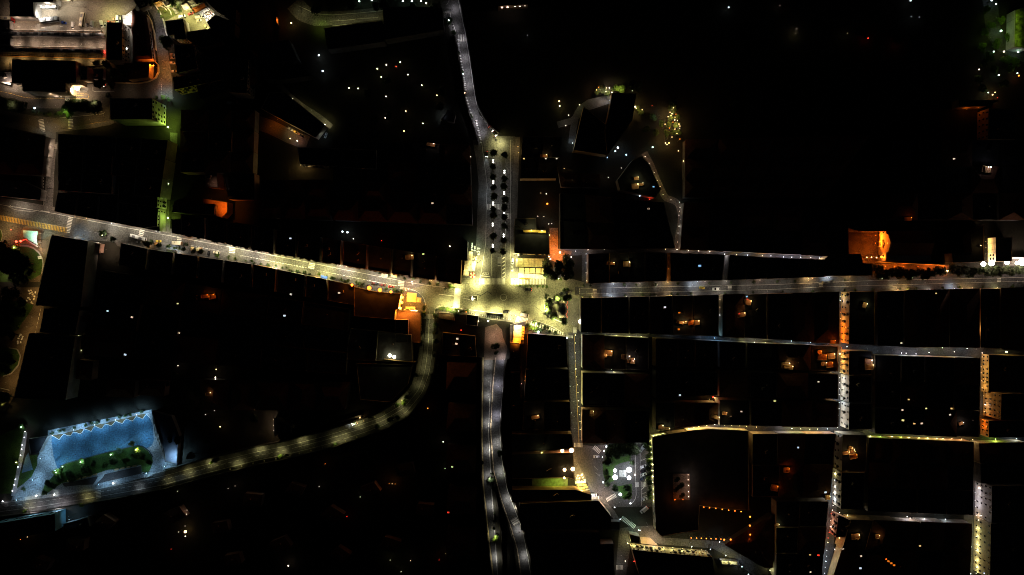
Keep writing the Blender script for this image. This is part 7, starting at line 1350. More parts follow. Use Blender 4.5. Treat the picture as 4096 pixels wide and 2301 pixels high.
building([(0,590),(640,590),(800,640),(800,700),(0,720)],10,'black block below the green court',PLAST2,'flat')
building([(80,730),(870,700),(1000,860),(990,1000),(90,1000)],11,'black block between the right twin road and the lower square',PLAST,'flat')
building([(990,910),(1090,910),(1085,1000),(985,1000)],5,'slatted dark roof by the long lower crossing',GALV,'flat',extras=False)
building([(150,1020),(880,1020),(890,1140),(1020,1130),(1030,1470),(210,1470)],11,'black block at the bottom edge right of the twin roads',PLAST3,'flat')
# THE DARK BLOCKS OF THE TOWN
F(0,0,1)
OR=lambda i:ordn(i)
def rowlab(fmt):return lambda i:fmt % OR(i)
quadrow([(718,855),(1024,905),(1500,985),(1850,1040)],[(720,936),(1024,1002),(1510,1085),(1845,1137)],12,(9,12),rowlab('%s black roofed house from the left above the west main street'),roofs=('flat',),group='houses above the west main street',win=lambda i:[(2,3,5,'balc')])
quadrow([(230,770),(640,800)],[(215,846),(640,926)],5,(9,11),rowlab('%s black house from the left between the main street and the inner block'),roofs=('flat',),group='houses left of the green street')
grid((232,535),(672,560),(640,790),(232,762),4,3,(12,17),lambda r,c:'%s black roof from the left, %s row of the block above the main street' % (OR(c),['top','middle','bottom'][r]),roofs=('flat',),group='roofs of the block left of the green street')
grid((-50,500),(182,545),(166,700),(-50,690),2,2,(9,13),lambda r,c:'%s black roof at the %s of the left edge block' % (['outer','inner'][c],['top','foot'][r]),group='roofs of the left edge block')
building([(-50,715),(90,725),(165,760),(160,800),(-50,780)],6,'grey terrace roofed building at the left edge above the main street',PLAST5,'flat',rm=mat('grey_terrace',(.15,.14,.13),.9,noise=.3,nscale=.4))
T(0,575)
building([(1180,385),(1455,395),(1590,420),(1580,640),(1440,620),(1190,590)],14,'green walled house with balcony slats on the left of the green street',PLAST4,'flat',win=[(2,4,5,'balc')],extras=False)
building([(1400,640),(1590,660),(1580,830),(1440,850),(1400,830)],12,'green walled house at the foot of the green street',PLAST4,'flat',win=[(1,3,4,'win')],extras=False)
F(0,0,1)
grid((725,440),(1020,440),(1010,690),(720,690),3,3,(9,14),lambda r,c:'%s black roof from the green street in the %s row above the orange terrace' % (OR(c),['top','middle','lower'][r]),group='roofs right of the green street')
T(0,575)
building([(1900,525),(2288,590),(2285,690),(2235,745),(1725,640),(1780,570)],10,'terracotta roof terrace glowing orange with a dark upper storey on it',PLAST2,'flat',rm=TERR,extras=False)
building([(1760,575),(2160,610),(2150,715),(1730,690)],14,'dark upper storey with small vents on the orange roof terrace',PLAST5,'flat',rm=mat('dark_terrace',(.1,.06,.04),.9),base=9.4,extras=False)
for p,E,l in (((2230,640),1.8,'orange lamp over the right end of the roof terrace'),((2130,555),.5,'orange lamp over the upper rim of the roof terrace')):street_lamp(p,l,'O',E,17,(2,0),None,110)
building([(2060,250),(2180,290),(2190,440),(2070,430)],12,'faint brown roofed house above the orange roof terrace',PLAST3,'flat',rm=mat('brown_roof',(.15,.09,.07),.9));street_lamp((2140,400),'faint lamp over the brown roofed house','P',.12,18,(2,0),None,100)
building([(1720,760),(2100,760),(2560,820),(2560,940),(2280,1000),(1730,900)],10,'long black block below the orange roof terrace',PLAST,'flat',extras=False)
building([(2240,300),(2560,300),(2560,560),(2300,560)],10,'black block right of the orange roof terrace',PLAST3,'flat')
F(0,0,1)
building([(207,941),(352,966),(322,1228),(141,1223)],14,'big slanted black block beside the round lawn',PLAST5,'flat',extras=False)
building([(176,1235),(318,1242),(300,1338),(158,1330)],14,'middle slanted black block along the left street',PLAST5,'flat')
building([(116,1334),(300,1348),(262,1600),(54,1594)],14,'lower slanted black block along the left street',PLAST5,'flat')
building([(356,968),(400,975),(395,1012),(352,1005)],6,'pink roofed annex at the end of the slanted block',PLAST3,'flat',rm=mat('pink_felt',(.3,.2,.18),.9,noise=.3,nscale=.5),extras=False)
quadrow([(480,972),(560,992),(745,1020),(1010,1058),(1398,1138),(1420,1143)],[(470,1060),(1000,1150),(1418,1222)],9,(9,12),rowlab('%s black roofed house from the left below the west main street'),roofs=('flat',),group='houses below the west main street')
grid((405,1080),(1400,1235),(1385,1500),(330,1420),6,3,(7,12),lambda r,c:'%s dark roof from the left in the %s rank inside the big lower block' % (OR(c),['upper','middle','lower'][r]),roofs=('hip','flat','flat'),group='roofs inside the big lower block',walls=DW)
quadrow([(1400,1315),(1645,1340)],[(1380,1440),(1650,1450)],2,(8,11),rowlab('%s black roof left of the curve below the orange terrace'),roofs=('flat',))
building([(1425,1455),(1650,1458),(1630,1540),(1560,1610),(1440,1600)],9,'black roof inside the bend of the south west road',PLAST2,'flat',extras=False)
quadrow([(800,1520),(1400,1530)],[(800,1640),(1380,1640)],5,(7,10),rowlab('%s dark house from the left above the south west road'),roofs=('hip',),group='houses above the south west road',walls=DW)
T(1024,1150)
building([(205,1320),(350,1400),(350,1470),(230,1470)],8,'dark house behind a bright cream balcony wall above the south west road',PLAST,'flat')
wall_line('balcony_wall',[(188,1315),(195,1400),(190,1470),(200,1500)],7,1.6,PLAST,'bright cream balcony wall above the south west road');canyon((1024,1150,TT),[(178,1330,'P',6),(176,1390,'P',5),(180,1440,'P',5),(186,1480,'A',3)],'lantern on the bright cream balcony wall','lanterns of the cream balcony wall',h=6,out=(-1,0))
F(0,0,1)
for i,(x0,y0,x1,y1) in enumerate([(300,1250,372,1290),(330,1340,380,1400),(310,1440,370,1520),(430,1520,540,1590),(560,1520,660,1585)]):building([(x0,y0),(x1,y0+8),(x1-6,y1),(x0-6,y1-6)],8,'%s dark house scattered between the slanted blocks and the plaza' % OR(i),PLAST3,'hip',group='houses between the slanted blocks and the plaza')
quadrow([(1770,1330),(1900,1345)],[(1765,1420),(1905,1430)],2,(5,7),rowlab('%s low dark roof from the left above the strip beside the twin roads'),roofs=('flat',))
for i in range(5):building([(1790+6*(i % 2),1450+i*165),(1905,1455+i*165),(1900,1560+i*165),(1785,1560+i*165)],7,'%s dark house from the piazza in the strip left of the twin roads' % OR(i),SHADEW,'hip',group='houses left of the twin roads')
quadrow([(2040,1370),(2078,1372)],[(2038,1480),(2080,1480)],1,(8,8),rowlab('%s narrow black roof right of the paved bay'),roofs=('flat',))
quadrow([(2042,1490),(2080,1490)],[(2040,1715),(2080,1715)],1,(8,8),rowlab('%s narrow black roof right of the twin roads below the bay'),roofs=('flat',))
T(2048,1150)
building([(-20,375),(130,345),(118,565),(-20,550)],4,'dark kiosk base around the glowing amber awnings',PLAST5,'flat',extras=False)
for i,(x,y,c) in enumerate([(58,410,mat('lime_canvas',(.5,.5,.3),.9)),(55,470,mat('lime_canvas',(.5,.5,.3),.9)),(50,535,ORC)]):parasol((x,y),['upper','middle','lowest amber'][i]+' square awning of the tall cafe below the slanted zebra',c=c,rect=(6.0,4.6),h=5,name='awning')
for i in range(5):parasol((114-2*i,405+28*i),'%s small amber side awning from the top of the tall cafe' % OR(i),c=mat('amber_cloth',(.6,.35,.05),.9),rect=(2.2,1.6),h=4.6,name='awning',group='small amber side awnings')
for p,E,c,l in [((50,372),7,'P','bright lamp at the head of the tall cafe'),((60,430),3,'Y','lamp over the upper awnings of the tall cafe'),((45,550),6,'O','orange lamp at the foot of the tall cafe'),((115,450),3.6,'O','orange lamp along the small side awnings')]:street_lamp(p,l,c,E,10,(.6,0),None,150)
F(0,0,1)
for i,(x,y,r,k) in enumerate([(2122,1310,2.6,'b'),(2142,1318,2.6,'b'),(2163,1322,2.2,'g'),(2136,1290,1.6,'g'),(2155,1298,1.6,'g'),(2180,1308,1.5,'d'),(2192,1310,1.5,'d'),(2197,1327,1.8,'d'),(2222,1330,2.2,'d'),(2110,1306,1.6,'d')]):bush((x,y),r,'%s shrub from the left behind the striped bend' % OR(i),k,'shrubs behind the striped bend')
flood((2153,1328),'glaring white lamp under the lime shrubs of the striped bend',None,'C',7,3,3.5,r=.7,e=14)
quadrow([(2112,1335),(2265,1348)],[(2105,1470),(2272,1470)],2,(11,12),rowlab('%s black block from the left below the striped bend'),roofs=('flat',),group='blocks below the striped bend')
quadrow([(2104,1478),(2274,1478)],[(2096,1600),(2280,1600)],2,(11,12),rowlab('%s black block from the left in the second rank below the striped bend'),roofs=('flat',))
quadrow([(2096,1608),(2280,1608)],[(2090,1722),(2284,1722)],2,(10,12),rowlab('%s black block from the left in the third rank below the striped bend'),roofs=('flat',))
EW=lambda i:()
quadrow([(2352,1016),(2585,1008),(2665,1010)],[(2352,1133),(2665,1126)],4,(12,15),rowlab('%s black roof from the avenue between the thin lane and the main street'),roofs=('flat',),group='roofs between thin lane and main street')
quadrow([(2682,1011),(2748,1014),(2900,1018)],[(2682,1126),(2890,1122)],3,(11,13),rowlab('%s black roof right of the orange alley above the main street'),roofs=('flat',),group='roofs right of the orange alley')
quadrow([(2918,1020),(3072,1030),(3310,1039)],[(2908,1120),(3300,1108)],5,(11,13),rowlab('%s black roof right of the pale alley above the main street'),roofs=('flat',),group='roofs right of the pale alley')
quadrow([(2322,1193),(2877,1180)],[(2322,1329),(2877,1345)],6,(12,15),rowlab('%s black roof from the piazza between the main and second street'),roofs=('flat','hip'),group='roofs between main and second street')
quadrow([(2892,1180),(3357,1170)],[(2890,1346),(3357,1374)],5,(12,13),rowlab('%s black roof before the cross street, between main and second street'),roofs=('flat','hip'),group='roofs before the cross street')
WW=lambda i:[(3,4,9,'balc')] if i == 0 else ()
building([(3398,1168),(3500,1166),(3500,1382),(3396,1376)],13,'corner house right of the cross street, orange wall with balconies, below the main street',PLAST2,'flat',win=[(3,3,8,'balc')])
quadrow([(3508,1166),(4110,1152)],[(3508,1382),(3609,1388),(3890,1388),(4110,1404)],6,(11,13),rowlab('%s black roof right of the cross street below the main street'),roofs=('flat','hip'),group='roofs right of the cross street below the main street')
for k,(xa,xb,n,nm) in enumerate([(2330,2606,3,'yellow line street'),(2630,2880,3,'narrow amber alley'),(2894,3363,4,'long yellow alley')]):
    for r,(f0,f1) in enumerate([(0,.32),(.345,.66),(.685,1)]):
        y0a,y1a=1334+(xa-2330)*.046,(1772 if k == 0 else 1722 if k == 1 else 1702);y0b=1334+(xb-2330)*.046
        quadrow([(xa-8*k,y0a+(y1a-y0a)*f0+6),(xb-8,y0b+(y1a-y0b)*f0+6)],[(xa-8*k,y0a+(y1a-y0a)*f1),(xb-8,y0b+(y1a-(28 if k == 1 else-6 if k == 2 else 0)-y0b)*f1)],n,(12,14),lambda i,r=r,nm=nm:'%s black roof right of the %s, %s rank above the third street' % (OR(i),nm,['top','middle','lowest'][r]),roofs=('flat','hip'),group='roofs between second and third street',
 win=(lambda i:[(3,4,6,'balc')]) if False else None)
for k,(y0,y1,lab) in enumerate([(1404,1500,'orange'),(1504,1610,'white'),(1614,1718,'pale')]):building([(3397,y0),(3490,y0+2),(3490,y1),(3395,y1)],13,'tall house with %s lit balcony wall right of the cross street below the second street' % lab,[PLAST2,PLAST4,PLAST4][k],'flat',win=[(3,3,4,'balc')])
grid((3500,1420),(3920,1433),(3920,1750),(3500,1736),4,3,(11,13),lambda r,c:'%s black roof from the cross street in the %s rank of the far block' % (OR(c),['top','middle','lowest'][r]),roofs=('flat','hip'),group='roofs of the far block')
building([(3956,1420),(4110,1424),(4110,1570),(3954,1572)],8,'house with an amber wall at the right edge below the second street',PLAST2,'flat',win=[(3,2,9,'win')])
building([(4006,1576),(4110,1576),(4110,1680),(4004,1680)],19,'tall house with rows of amber windows at the right edge',PLAST2,'flat',win=[(3,4,5,'win')])
building([(3955,1684),(4110,1684),(4110,1750),(3955,1750)],9,'house with an orange wall above the end of the third street',PLAST2,'flat',win=[(3,2,4,'win')])
F(0,0,1)
building([(3370,1738),(3470,1742),(3466,1888),(3368,1886)],13,'tall house with a yellow balcony wall right of the cross street, below the third street',PLAST4,'flat',win=[(3,3,5,'balc')])
building([(3366,1890),(3460,1892),(3458,2040),(3364,2036)],14,'tall house with a white windowed wall right of the lower cross street',PLAST4,'flat',win=[(3,3,5,'balc')])
building([(3354,2060),(3420,2090),(3390,2150),(3344,2150)],11,'house with a pink lit wall right of the lower cross street',PLAST3,'flat',win=[(3,3,4,'balc')])
grid((3478,1752),(3894,1768),(3894,2062),(3470,2046),4,3,(10,13),lambda r,c:'%s black roof from the cross street in the %s rank below the third street' % (OR(c),['top','middle','lowest'][r]),roofs=('flat','hip'),group='roofs below the third street')
grid((3405,2078),(3888,2096),(3880,2320),(3330,2320),5,2,(9,12),lambda r,c:'%s black roof from the cross street in the %s rank at the bottom edge' % (OR(c),['upper','lower'][r]),roofs=('hip','flat'),group='roofs at the bottom edge')
building([(3968,1945),(4110,1945),(4110,2090),(3966,2092)],18,'tall house with a violet white windowed wall in the bottom right corner',PLAST4,'flat',win=[(3,4,6,'win')])
building([(3964,2096),(4110,2096),(4110,2320),(3960,2320)],18,'tall house with a yellow windowed wall in the bottom right corner',PLAST,'flat',win=[(3,4,9,'win')])
grid((3918,1775),(4110,1770),(4110,1935),(3925,1935),2,2,(10,12),lambda r,c:'%s black roof in the %s rank above the bottom right lane' % (OR(c),['upper','lower'][r]),group='roofs above the bottom right lane')
grid((3010,1735),(3345,1735),(3318,1990),(3010,1990),3,2,(9,12),lambda r,c:'%s black roof from the palazzo in the %s rank left of the cross street' % (OR(c),['upper','lower'][r]),roofs=('flat','hip'),group='roofs left of the lower cross street')
grid((3105,2005),(3315,2005),(3285,2320),(3105,2320),2,3,(9,12),lambda r,c:'%s black roof in the %s rank by the foot of the cross street' % (OR(c),['top','middle','lowest'][r]),roofs=('flat','hip'),group='roofs by the foot of the cross street')
building([(2900,2180),(3090,2060),(3090,2270),(3060,2270)],7,'black wedge roof above the slanted lower street',COPE,'hip')  # dark coping colour on this wall stands in for shade
grid((2090,545),(2250,545),(2225,715),(2080,715),2,2,(9,12),lambda r,c:'%s black roof in the %s rank right of the avenue top' % (OR(c),['upper','lower'][r]),roofs=('flat','hip'),group='roofs right of the avenue top')
quadrow([(2235,690),(2400,700)],[(2245,745),(2400,750)],2,(8,10),rowlab('%s dark roof by the small amber alley of the north'),roofs=('hip',))
grid((2240,770),(2655,810),(2702,995),(2240,997),4,2,(10,13),lambda r,c:'%s black roof from the avenue in the %s rank above the thin lane' % (OR(c),['upper','lower'][r]),roofs=('flat','hip'),group='roofs above the thin lane',walls=DW)
building([(2530,640),(2570,625),(2600,660),(2645,760),(2620,790),(2480,760),(2470,720)],10,'black pointed block between the two brownish alleys',PLAST,'flat',extras=False)
building([(2335,425),(2440,510),(2425,620),(2295,600)],10,'black angular villa beside the bluish garden path',PLAST2,'flat',extras=False)
building([(2450,370),(2545,375),(2530,480),(2430,620),(2420,520),(2440,430)],12,'black long villa right of the green lawn strip',PLAST2,'flat',extras=False)
grid((2736,810),(3320,830),(3320,1025),(2722,998),5,2,(10,12),lambda r,c:'%s black roof from the left in the %s rank north east of the pale alley' % (OR(c),['upper','lower'][r]),roofs=('hip','flat'),group='roofs north east of the pale alley',walls=DW)
grid((3560,560),(4100,560),(4100,880),(3560,880),5,3,(9,12),lambda r,c:'%s black roof from the left in the %s rank behind the church' % (OR(c),['top','middle','lowest'][r]),roofs=('hip','flat'),group='roofs behind the church',walls=DW)
grid((2740,560),(3480,540),(3300,790),(2740,790),6,3,(7,10),lambda r,c:'%s black roof from the left in the %s rank of the unlit north east' % (OR(c),['top','middle','lowest'][r]),roofs=('hip',),group='roofs of the unlit north east',walls=DW)
grid((1330,560),(1880,580),(1890,900),(1330,880),5,4,(8,12),lambda r,c:'%s black roof from the left in the %s rank left of the avenue' % (OR(c),['top','second','third','lowest'][r]),roofs=('flat','hip'),group='roofs left of the avenue',walls=DW)
grid((1040,720),(1320,720),(1320,880),(1040,870),3,2,(8,11),lambda r,c:'%s black roof in the %s rank under the bluish facade strip' % (OR(c),['upper','lower'][r]),roofs=('flat','hip'),group='roofs under the bluish facade strip',walls=DW)
T(1024,575)
building([(415,30),(1212,62),(1205,250),(1000,245),(440,205)],12,'long black block with a bluish lit lower wall west of the avenue',PLAST4,'flat',win=[(2,3,5,'win'),(3,3,12,'balc')],extras=False)
lane_lamps((1024,575,TT),[(450,215,'A',4),(520,225,'A',2),(800,245,'W',.8),(860,250,'C',1.6),(1000,262,'C',1.4),(1080,266,'C',2.6),(1180,272,'M',3)],'lantern from the left under the bluish facade strip','lanterns of the bluish facade',r=.25,out=(0,-1),e=6)
T(1024,0)
for q,l in [([(685,285),(1000,245),(1268,212),(1290,420),(720,500)],'black block below the curved roof road'),([(1275,70),(1870,75),(1890,300),(1300,400)],'large black block between the curved roof road and the north road'),([(30,440),(330,400),(420,600),(60,660)],'black block left of the two bluish white lamps'),([(60,690),(420,640),(560,760),(300,800),(80,800)],'black block above the yellowish lane')]:building(q,10,l,SHADEW2,'flat',extras=False)
F(0,0,1)
grid((760,240),(1010,200),(1030,330),(800,400),2,2,(10,12),lambda r,c:'%s black roof in the %s rank right of the tall dim block' % (OR(c),['upper','lower'][r]),roofs=('flat','hip'),group='roofs right of the tall dim block',walls=DW)
for i,(x,y,s) in enumerate([(700,2060,44),(880,2110,40),(1010,2000,46),(1180,1960,40),(1330,2060,46),(1480,1960,42),(1620,1880,44),(1700,2040,42),(1560,2180,46),(1360,2220,42),(1120,2180,44),(930,2240,40),(300,2180,44),(160,2260,40),(420,2090,40)]):a=.3*(i % 5)-.5;building([(x+s*math.cos(a+t),y+s*.75*math.sin(a+t)) for t in (.7,2.44,3.84,5.58)],7,'%s dark villa from the list of villas among the southern groves' % OR(i) if False else 'dark villa in the southern groves, %s counted from the plaza side' % OR(i),PLAST3,'hip',group='villas in the southern groves')
g2=random.Random(5)
def scatter(n,poly,lab,group,r0=3,r1=6,avoid=()):
    xs=[p[0] for p in poly];ys=[p[1] for p in poly];pts=[];k=0
    while len(pts)<n and k<4000:
        k += 1;x,y=g2.uniform(min(xs),max(xs)),g2.uniform(min(ys),max(ys));ins=False
        for i in range(len(poly)):
            a,b=poly[i],poly[i-1]
            if (a[1]>y) != (b[1]>y) and x<(b[0]-a[0])*(y-a[1])/(b[1]-a[1])+a[0]:ins=not ins
        if ins and all(math.dist((x,y),q)>28 for q in pts) and all(math.dist((x,y),q)>12 for q in avoid):pts.append((x,y))
    pts.sort(key=lambda q:q[0])
    for i,q in enumerate(pts):tree(q,g2.uniform(r0,r1),lab % OR(i),7,'d',group)
scatter(16,[(500,2000),(1000,1880),(1400,1800),(1650,1700),(1740,1900),(1700,2290),(640,2290)],'%s dark grove tree from the left below the south west road','trees of the southern groves')
scatter(12,[(640,1480),(760,1480),(900,1700),(1000,1770),(720,1850),(640,1760)],'%s dark garden tree from the left right of the blue plaza','garden trees right of the blue plaza',2.5,4.5)
scatter(10,[(1380,230),(1780,230),(1780,545),(1340,545)],'%s dark park tree from the left among the star like lamps','trees of the star lamp park',3,5,[(1024+x/TT,y/TT) for x,y,c in PK])
scatter(10,[(2080,60),(3400,60),(3400,330),(2760,500),(2600,360),(2080,380)],'%s black tree from the left on the unlit northern slope','trees of the northern slope',4,7)
scatter(8,[(3430,60),(3780,60),(3900,440),(3500,500)],'%s black tree from the left on the unlit far slope','trees of the far slope',4,7)
scatter(7,[(1200,20),(1750,15),(1740,40),(1220,45)],'%s dark tree from the left along the green lamps of the top edge','trees of the top edge',3,5)
scatter(7,[(1770,1850),(1920,1850),(1950,2290),(1740,2290)],'%s dark tree from the left in the strip beside the twin roads','trees beside the twin roads',3,5)
scatter(6,[(1000,1640),(1400,1650),(1400,1690),(1010,1790)],'%s dark tree from the left on the upper verge of the south west road','trees above the south west road',3,5)
def inside(q,P):
    r=False
    for i in range(len(P)):
        a,b=P[i],P[i-1]
        if (a[1]>q[1]) != (b[1]>q[1]) and q[0]<(b[0]-a[0])*(q[1]-a[1])/(b[1]-a[1])+a[0]:r=not r
    return r
def m_hut():
    m=MB();m.box((0,0,.05),(4.4,3.4,.1),TERR)
    for x,y,sx,sy in ((0,1.75,4.6,.16),(0,-1.75,4.6,.16),(2.25,0,.16,3.4),(-2.25,0,.16,3.4)):m.box((x,y,.5),(sx,sy,1.0),PLAST2)
    return m
def dots(fr,pts,lab,group):
    F(*fr);na=nb=0
    thingy,where=lab.split('%s ')[1],group
    for i,q in enumerate(pts):
        x,y,c=q[:3]
        if len(q) == 3 and i % 3 == 1 or len(q) == 4 and q[3]<.4:continue
        if c in 'WV' and len(q)<5:c='P'
        r=q[3] if len(q)>3 else .45;E=q[4] if len(q)>4 else .3
        hit=None
        for P,h,rf in BLD:
            w=W((x,y),h)
            if inside((w.x,w.y),P) and (hit is None or h>hit[1]):hit=(w,h,rf)
        if hit is None:
            globe_lamp((x,y),lab % ordn(i),c,E*.4,4.5,max(.22,r*.6),group,e=4 if r >= .6 else 1.3)
        else:
            w,h,rf=hit;z=h-.7 if rf == 'flat' else h+1.0
            if E<.95:
                na += 1;t=thing('skylight','%s glowing skylight among the %s' % (ordn(na-1),group),'skylight',(w.x,w.y,z),rng.uniform(-.3,.3),'skylights: '+group);s=.7+r*1.7
                link('frame',shared('skyframe',lambda:(lambda m:(m.box((0,0,.2),(1.15,1.15,.4),PLAST5),m)[1])(MB())),t).scale=(s,s*.7,1)
                link('pane',shared('skypane|%s' % c,lambda:(lambda m:(m.box((0,0,.42),(.95,.95,.08),mat('glowing_pane_'+c,COL[c],.5,emit=.8,noise=.5,nscale=.7)),m)[1])(MB())),t).scale=(s,s*.7,1)
            else:
                nb += 1;t=thing('roof_terrace','%s lamp lit roof terrace among the %s' % (ordn(nb-1),group),'terrace',(w.x,w.y,z),rng.uniform(-.3,.3),'terraces: '+group)
                t.scale=(rng.uniform(.6,1.4),rng.uniform(.5,1.3),1);link('floor',shared('terrace_floor',m_hut),t);k=link('post',shared('tpost',lambda:(lambda m:(m.tube((1.6,1.2,0),(1.6,1.2,2.2),.05,.04,STEEL,5),m)[1])(MB())),t)
                link('lantern',shared('tlantern|%s' % c,lambda:(lambda m:(m.ball((1.6,1.2,2.3),.3,lens(c,6),8,5),m)[1])(MB()),True),t);light(t,c,E*rng.uniform(1.2,3.4)*P4*2.4,(1.3,1.0,2.0),'POINT',.15)
dots((0,1725,TT*1.0),[(1720,755,'Y',.35),(1752,752,'C',.25),(1882,795,'W'),(1875,838,'P',.7),(1795,872,'V',.35),(1862,955,'W',.4),(1798,1015,'P',.5),(1865,1012,'A',1.7,2),(1865,1058,'P',.6),(1860,1095,'C',.3),(1722,1187,'R',.4),(1850,765,'R',.25),(2295,577,'P',.4),(2365,552,'P',.4),(1785,605,'Y',.4),(1840,1440,'A',.35),(1908,1430,'P',.35),(2250,1110,'M',.3),(2555,1358,'Y',.35),(600,1125,'R',.25),(205,1090,'O',.4),(275,1065,'A',.5),(695,890,'P',.4)],'%s light of the garden below the right end of the plaza road','garden lights below the plaza road')
dots((0,1150,TT),[(1925,1132,'P'),(1915,1255,'P'),(2068,1280,'P',.55),(2158,1240,'P',.55),(1940,1377,'P'),(2215,1403,'A',.7,.8),(2137,1425,'P',.35),(2045,1212,'Y',.35),(2225,1297,'A',.35),(2150,1325,'A',.35),(1740,943,'V',.35),(1775,995,'M',.35),(1853,1030,'P',.35),(1790,1075,'V',.35),(1730,1050,'V',.3),(1968,1168,'M',.25)],'%s garden light of the grove right of the blue plaza','garden lights right of the blue plaza')
dots((0,1150,TT),[(1325,300,'W',.6),(1270,675,'C',.7),(1797,458,'W',.6),(1790,788,'V',.6),(1080,237,'C',.5),(815,635,'Y',.5,.8),(790,485,'Y',.4,.8),(930,812,'G',.4),(778,805,'V',.3),(890,1095,'R',.35),(835,1333,'R',.35),(2175,825,'A',.7),(2167,905,'P',.8,1),(2167,925,'P',.8),(2113,1068,'A',.9,1),(2065,90,'O',.8,1.2),(2135,93,'O',.8,1.2),(1797,163,'Y',.4),(1020,575,'G',.4)],'%s lone light in the dark roofs of the big lower block','lone lights of the big lower block')
dots((1024,1150,TT),[(350,70,'N',.6),(835,55,'P',.6),(285,285,'C',.7),(1360,185,'A',.35),(1155,360,'P',.3),(2063,430,'R',.6),(2026,517,'P',.7),(2015,568,'P',.7),(2060,862,'P',.9),(2043,898,'R',.3),(1728,1217,'O',.7),(430,1132,'C',.3),(2010,1350,'Y',.4)],'%s lone light around the curve of the south west road','lone lights around the curve')
dots((1024,1725,TT),[(1884,107,'P',.7),(1902,376,'Y',.55),(1976,355,'Y',.4),(635,558,'P',.45),(1048,663,'Y',.5),(1937,812,'R',.5),(915,860,'R',.5),(975,838,'C',.25),(325,1355,'P',.8,.8),(1842,1297,'R',.45),(1910,1232,'A',.4),(1555,1305,'P',.4),(1350,1298,'Y',.4,.6),(1460,1415,'Y',.5),(695,330,'O',.4),(1370,530,'A',.5,.8),(1340,528,'O',.4,.8),(1400,532,'O',.4,.8)],'%s lone light of the southern groves','lone lights of the southern groves')
dots((1024,575,TT),[(2160,132,'W',.6),(1775,598,'P',.6,.8),(1912,195,'P',.3),(1263,977,'R',.5),(980,957,'P',.6),(345,953,'C',.5),(1952,1033,'P',.7),(1945,1025,'A',.4),(1683,1110,'Y',.5),(1545,1142,'A',.5,1.5),(1760,10,'P',.6,1.5),(870,885,'C',1.1,.6),(920,892,'C',1.2,.6)],'%s lone light in the dark roofs west of the avenue','lone lights west of the avenue')
dots((2048,0,TT),[(475,1020,'A',1.0,2),(480,1068,'Y',.8,2),(570,1160,'P',.6),(540,1265,'P',.6,1),(680,1055,'Y',.6,1),(905,885,'P',.7,1),(950,885,'P',.7,1),(980,885,'P',.7,1),(945,920,'P',.7,1.5),(1005,930,'P',.7,1.5),(1240,1075,'Y',1.0,3),(980,1010,'B',.4,2),(1610,1103,'P',.6,1),(1635,1115,'P',.5,1),(1610,1145,'A',.7,1.5),(1572,1175,'A',.6,1),(1638,1208,'P',.6,1),(1688,1293,'V',.5),(1680,1250,'A',.6,1),(1410,1065,'R',.4),(2180,75,'C',.8,.6),(155,355,'C',.4),(1545,1440,'A',.7,1),(1580,1440,'A',.7,1),(1210,915,'Y',.5,1),(610,1440,'C',.6,3),(1640,1180,'A',.5,1.5)],'%s garden light round the villas of the north east','garden lights of the north east villas')
dots((2048,575,TT),[(1065,40,'C',1.2,1.2),(1040,75,'C',.9,1),(1150,112,'B',.9,1.5),(1415,35,'M',1.0,1),(960,140,'B',.6,.6),(1675,72,'A',.6,1),(1560,10,'A',.6,1),(1725,175,'A',.7,2),(1735,125,'O',.4,1),(1360,530,'P',.9,2),(1385,560,'R',.6,1.5),(1375,655,'P',.5),(1425,433,'B',.4),(1275,415,'V',.3),(1285,525,'B',.8),(222,362,'W',.5),(180,415,'V',.35),(180,648,'V',.35),(345,505,'V',.6),(355,605,'O',1.2,2.5),(290,497,'A',.5),(1250,350,'Y',.4,2.2),(1300,410,'Y',.4,1.6),(1240,430,'Y',.3,1),(320,125,'A',.6,1),(120,150,'A',.4,.7),(340,150,'W',.3,.7),(450,150,'W',.3,.7),(60,30,'A',.5,5),(65,90,'A',.5,4),(2320,470,'C',.3,.5),(995,1205,'A',.9,2),(1155,1212,'Y',.7,1.2),(1890,1230,'B',.9,.8),(1930,1300,'P',.3,.8)],'%s lone light among the northern roofs','lone lights among the northern roofs')
dots((3072,575,TT),[(2090,232,'C',.45),(2113,232,'V',.5),(2165,260,'V',.5,1),(2195,265,'V',.7,1.4),(1860,155,'P',.6),(1143,797,'P',.3),(1395,760,'O',.5,1),(550,685,'C',.3)],'%s lone light behind the church','lone lights behind the church')
dots((3072,0,TT),[(2345,312,'M',1.3,.9),(2295,42,'M',.9,.5),(2250,5,'C',.9),(2272,520,'M',.9,.8),(2375,520,'P',1.0,.6),(2518,525,'M',.9,.8),(2125,700,'P',.8),(2322,757,'M',.9,.5),(2510,737,'M',.8,.5),(2525,762,'O',1.0,1.5),(2217,933,'M',.7,1),(2470,270,'P',.9,1.5),(2465,305,'P',.9,1.5),(1435,5,'C',.9),(1442,168,'C',.5),(1522,173,'C',.5),(2260,955,'A',.8,4),(2285,930,'A',.6,3),(2310,985,'R',.5,.8),(275,338,'Y',.5,.8),(290,290,'P',.5,.8),(1008,385,'R',.6,.8),(1310,440,'R',.5,.6),(655,335,'V',.3),(120,55,'P',.4),(2180,1180,'O',.6,3),(2160,1240,'O',.6,3),(2175,1330,'W',.6,1.2),(2160,1380,'W',.5,1),(2000,1100,'O',.4,1.5),(2120,1085,'O',.4,1.5),(800,335,'Y',.35,.4),(1835,1317,'V',.35),(1775,1415,'C',.35)],'%s light of the far north east corner','lights of the far north east corner')
F(3072,0,TT)
building([(2490,100),(2620,60),(2620,490),(2480,470)],9,'lattice windowed building glowing lime at the right photo edge',PLAST4,'flat',rm=mat('lime_lattice_roof',(.2,.24,.06),.9,noise=.8,nscale=.35),extras=False)
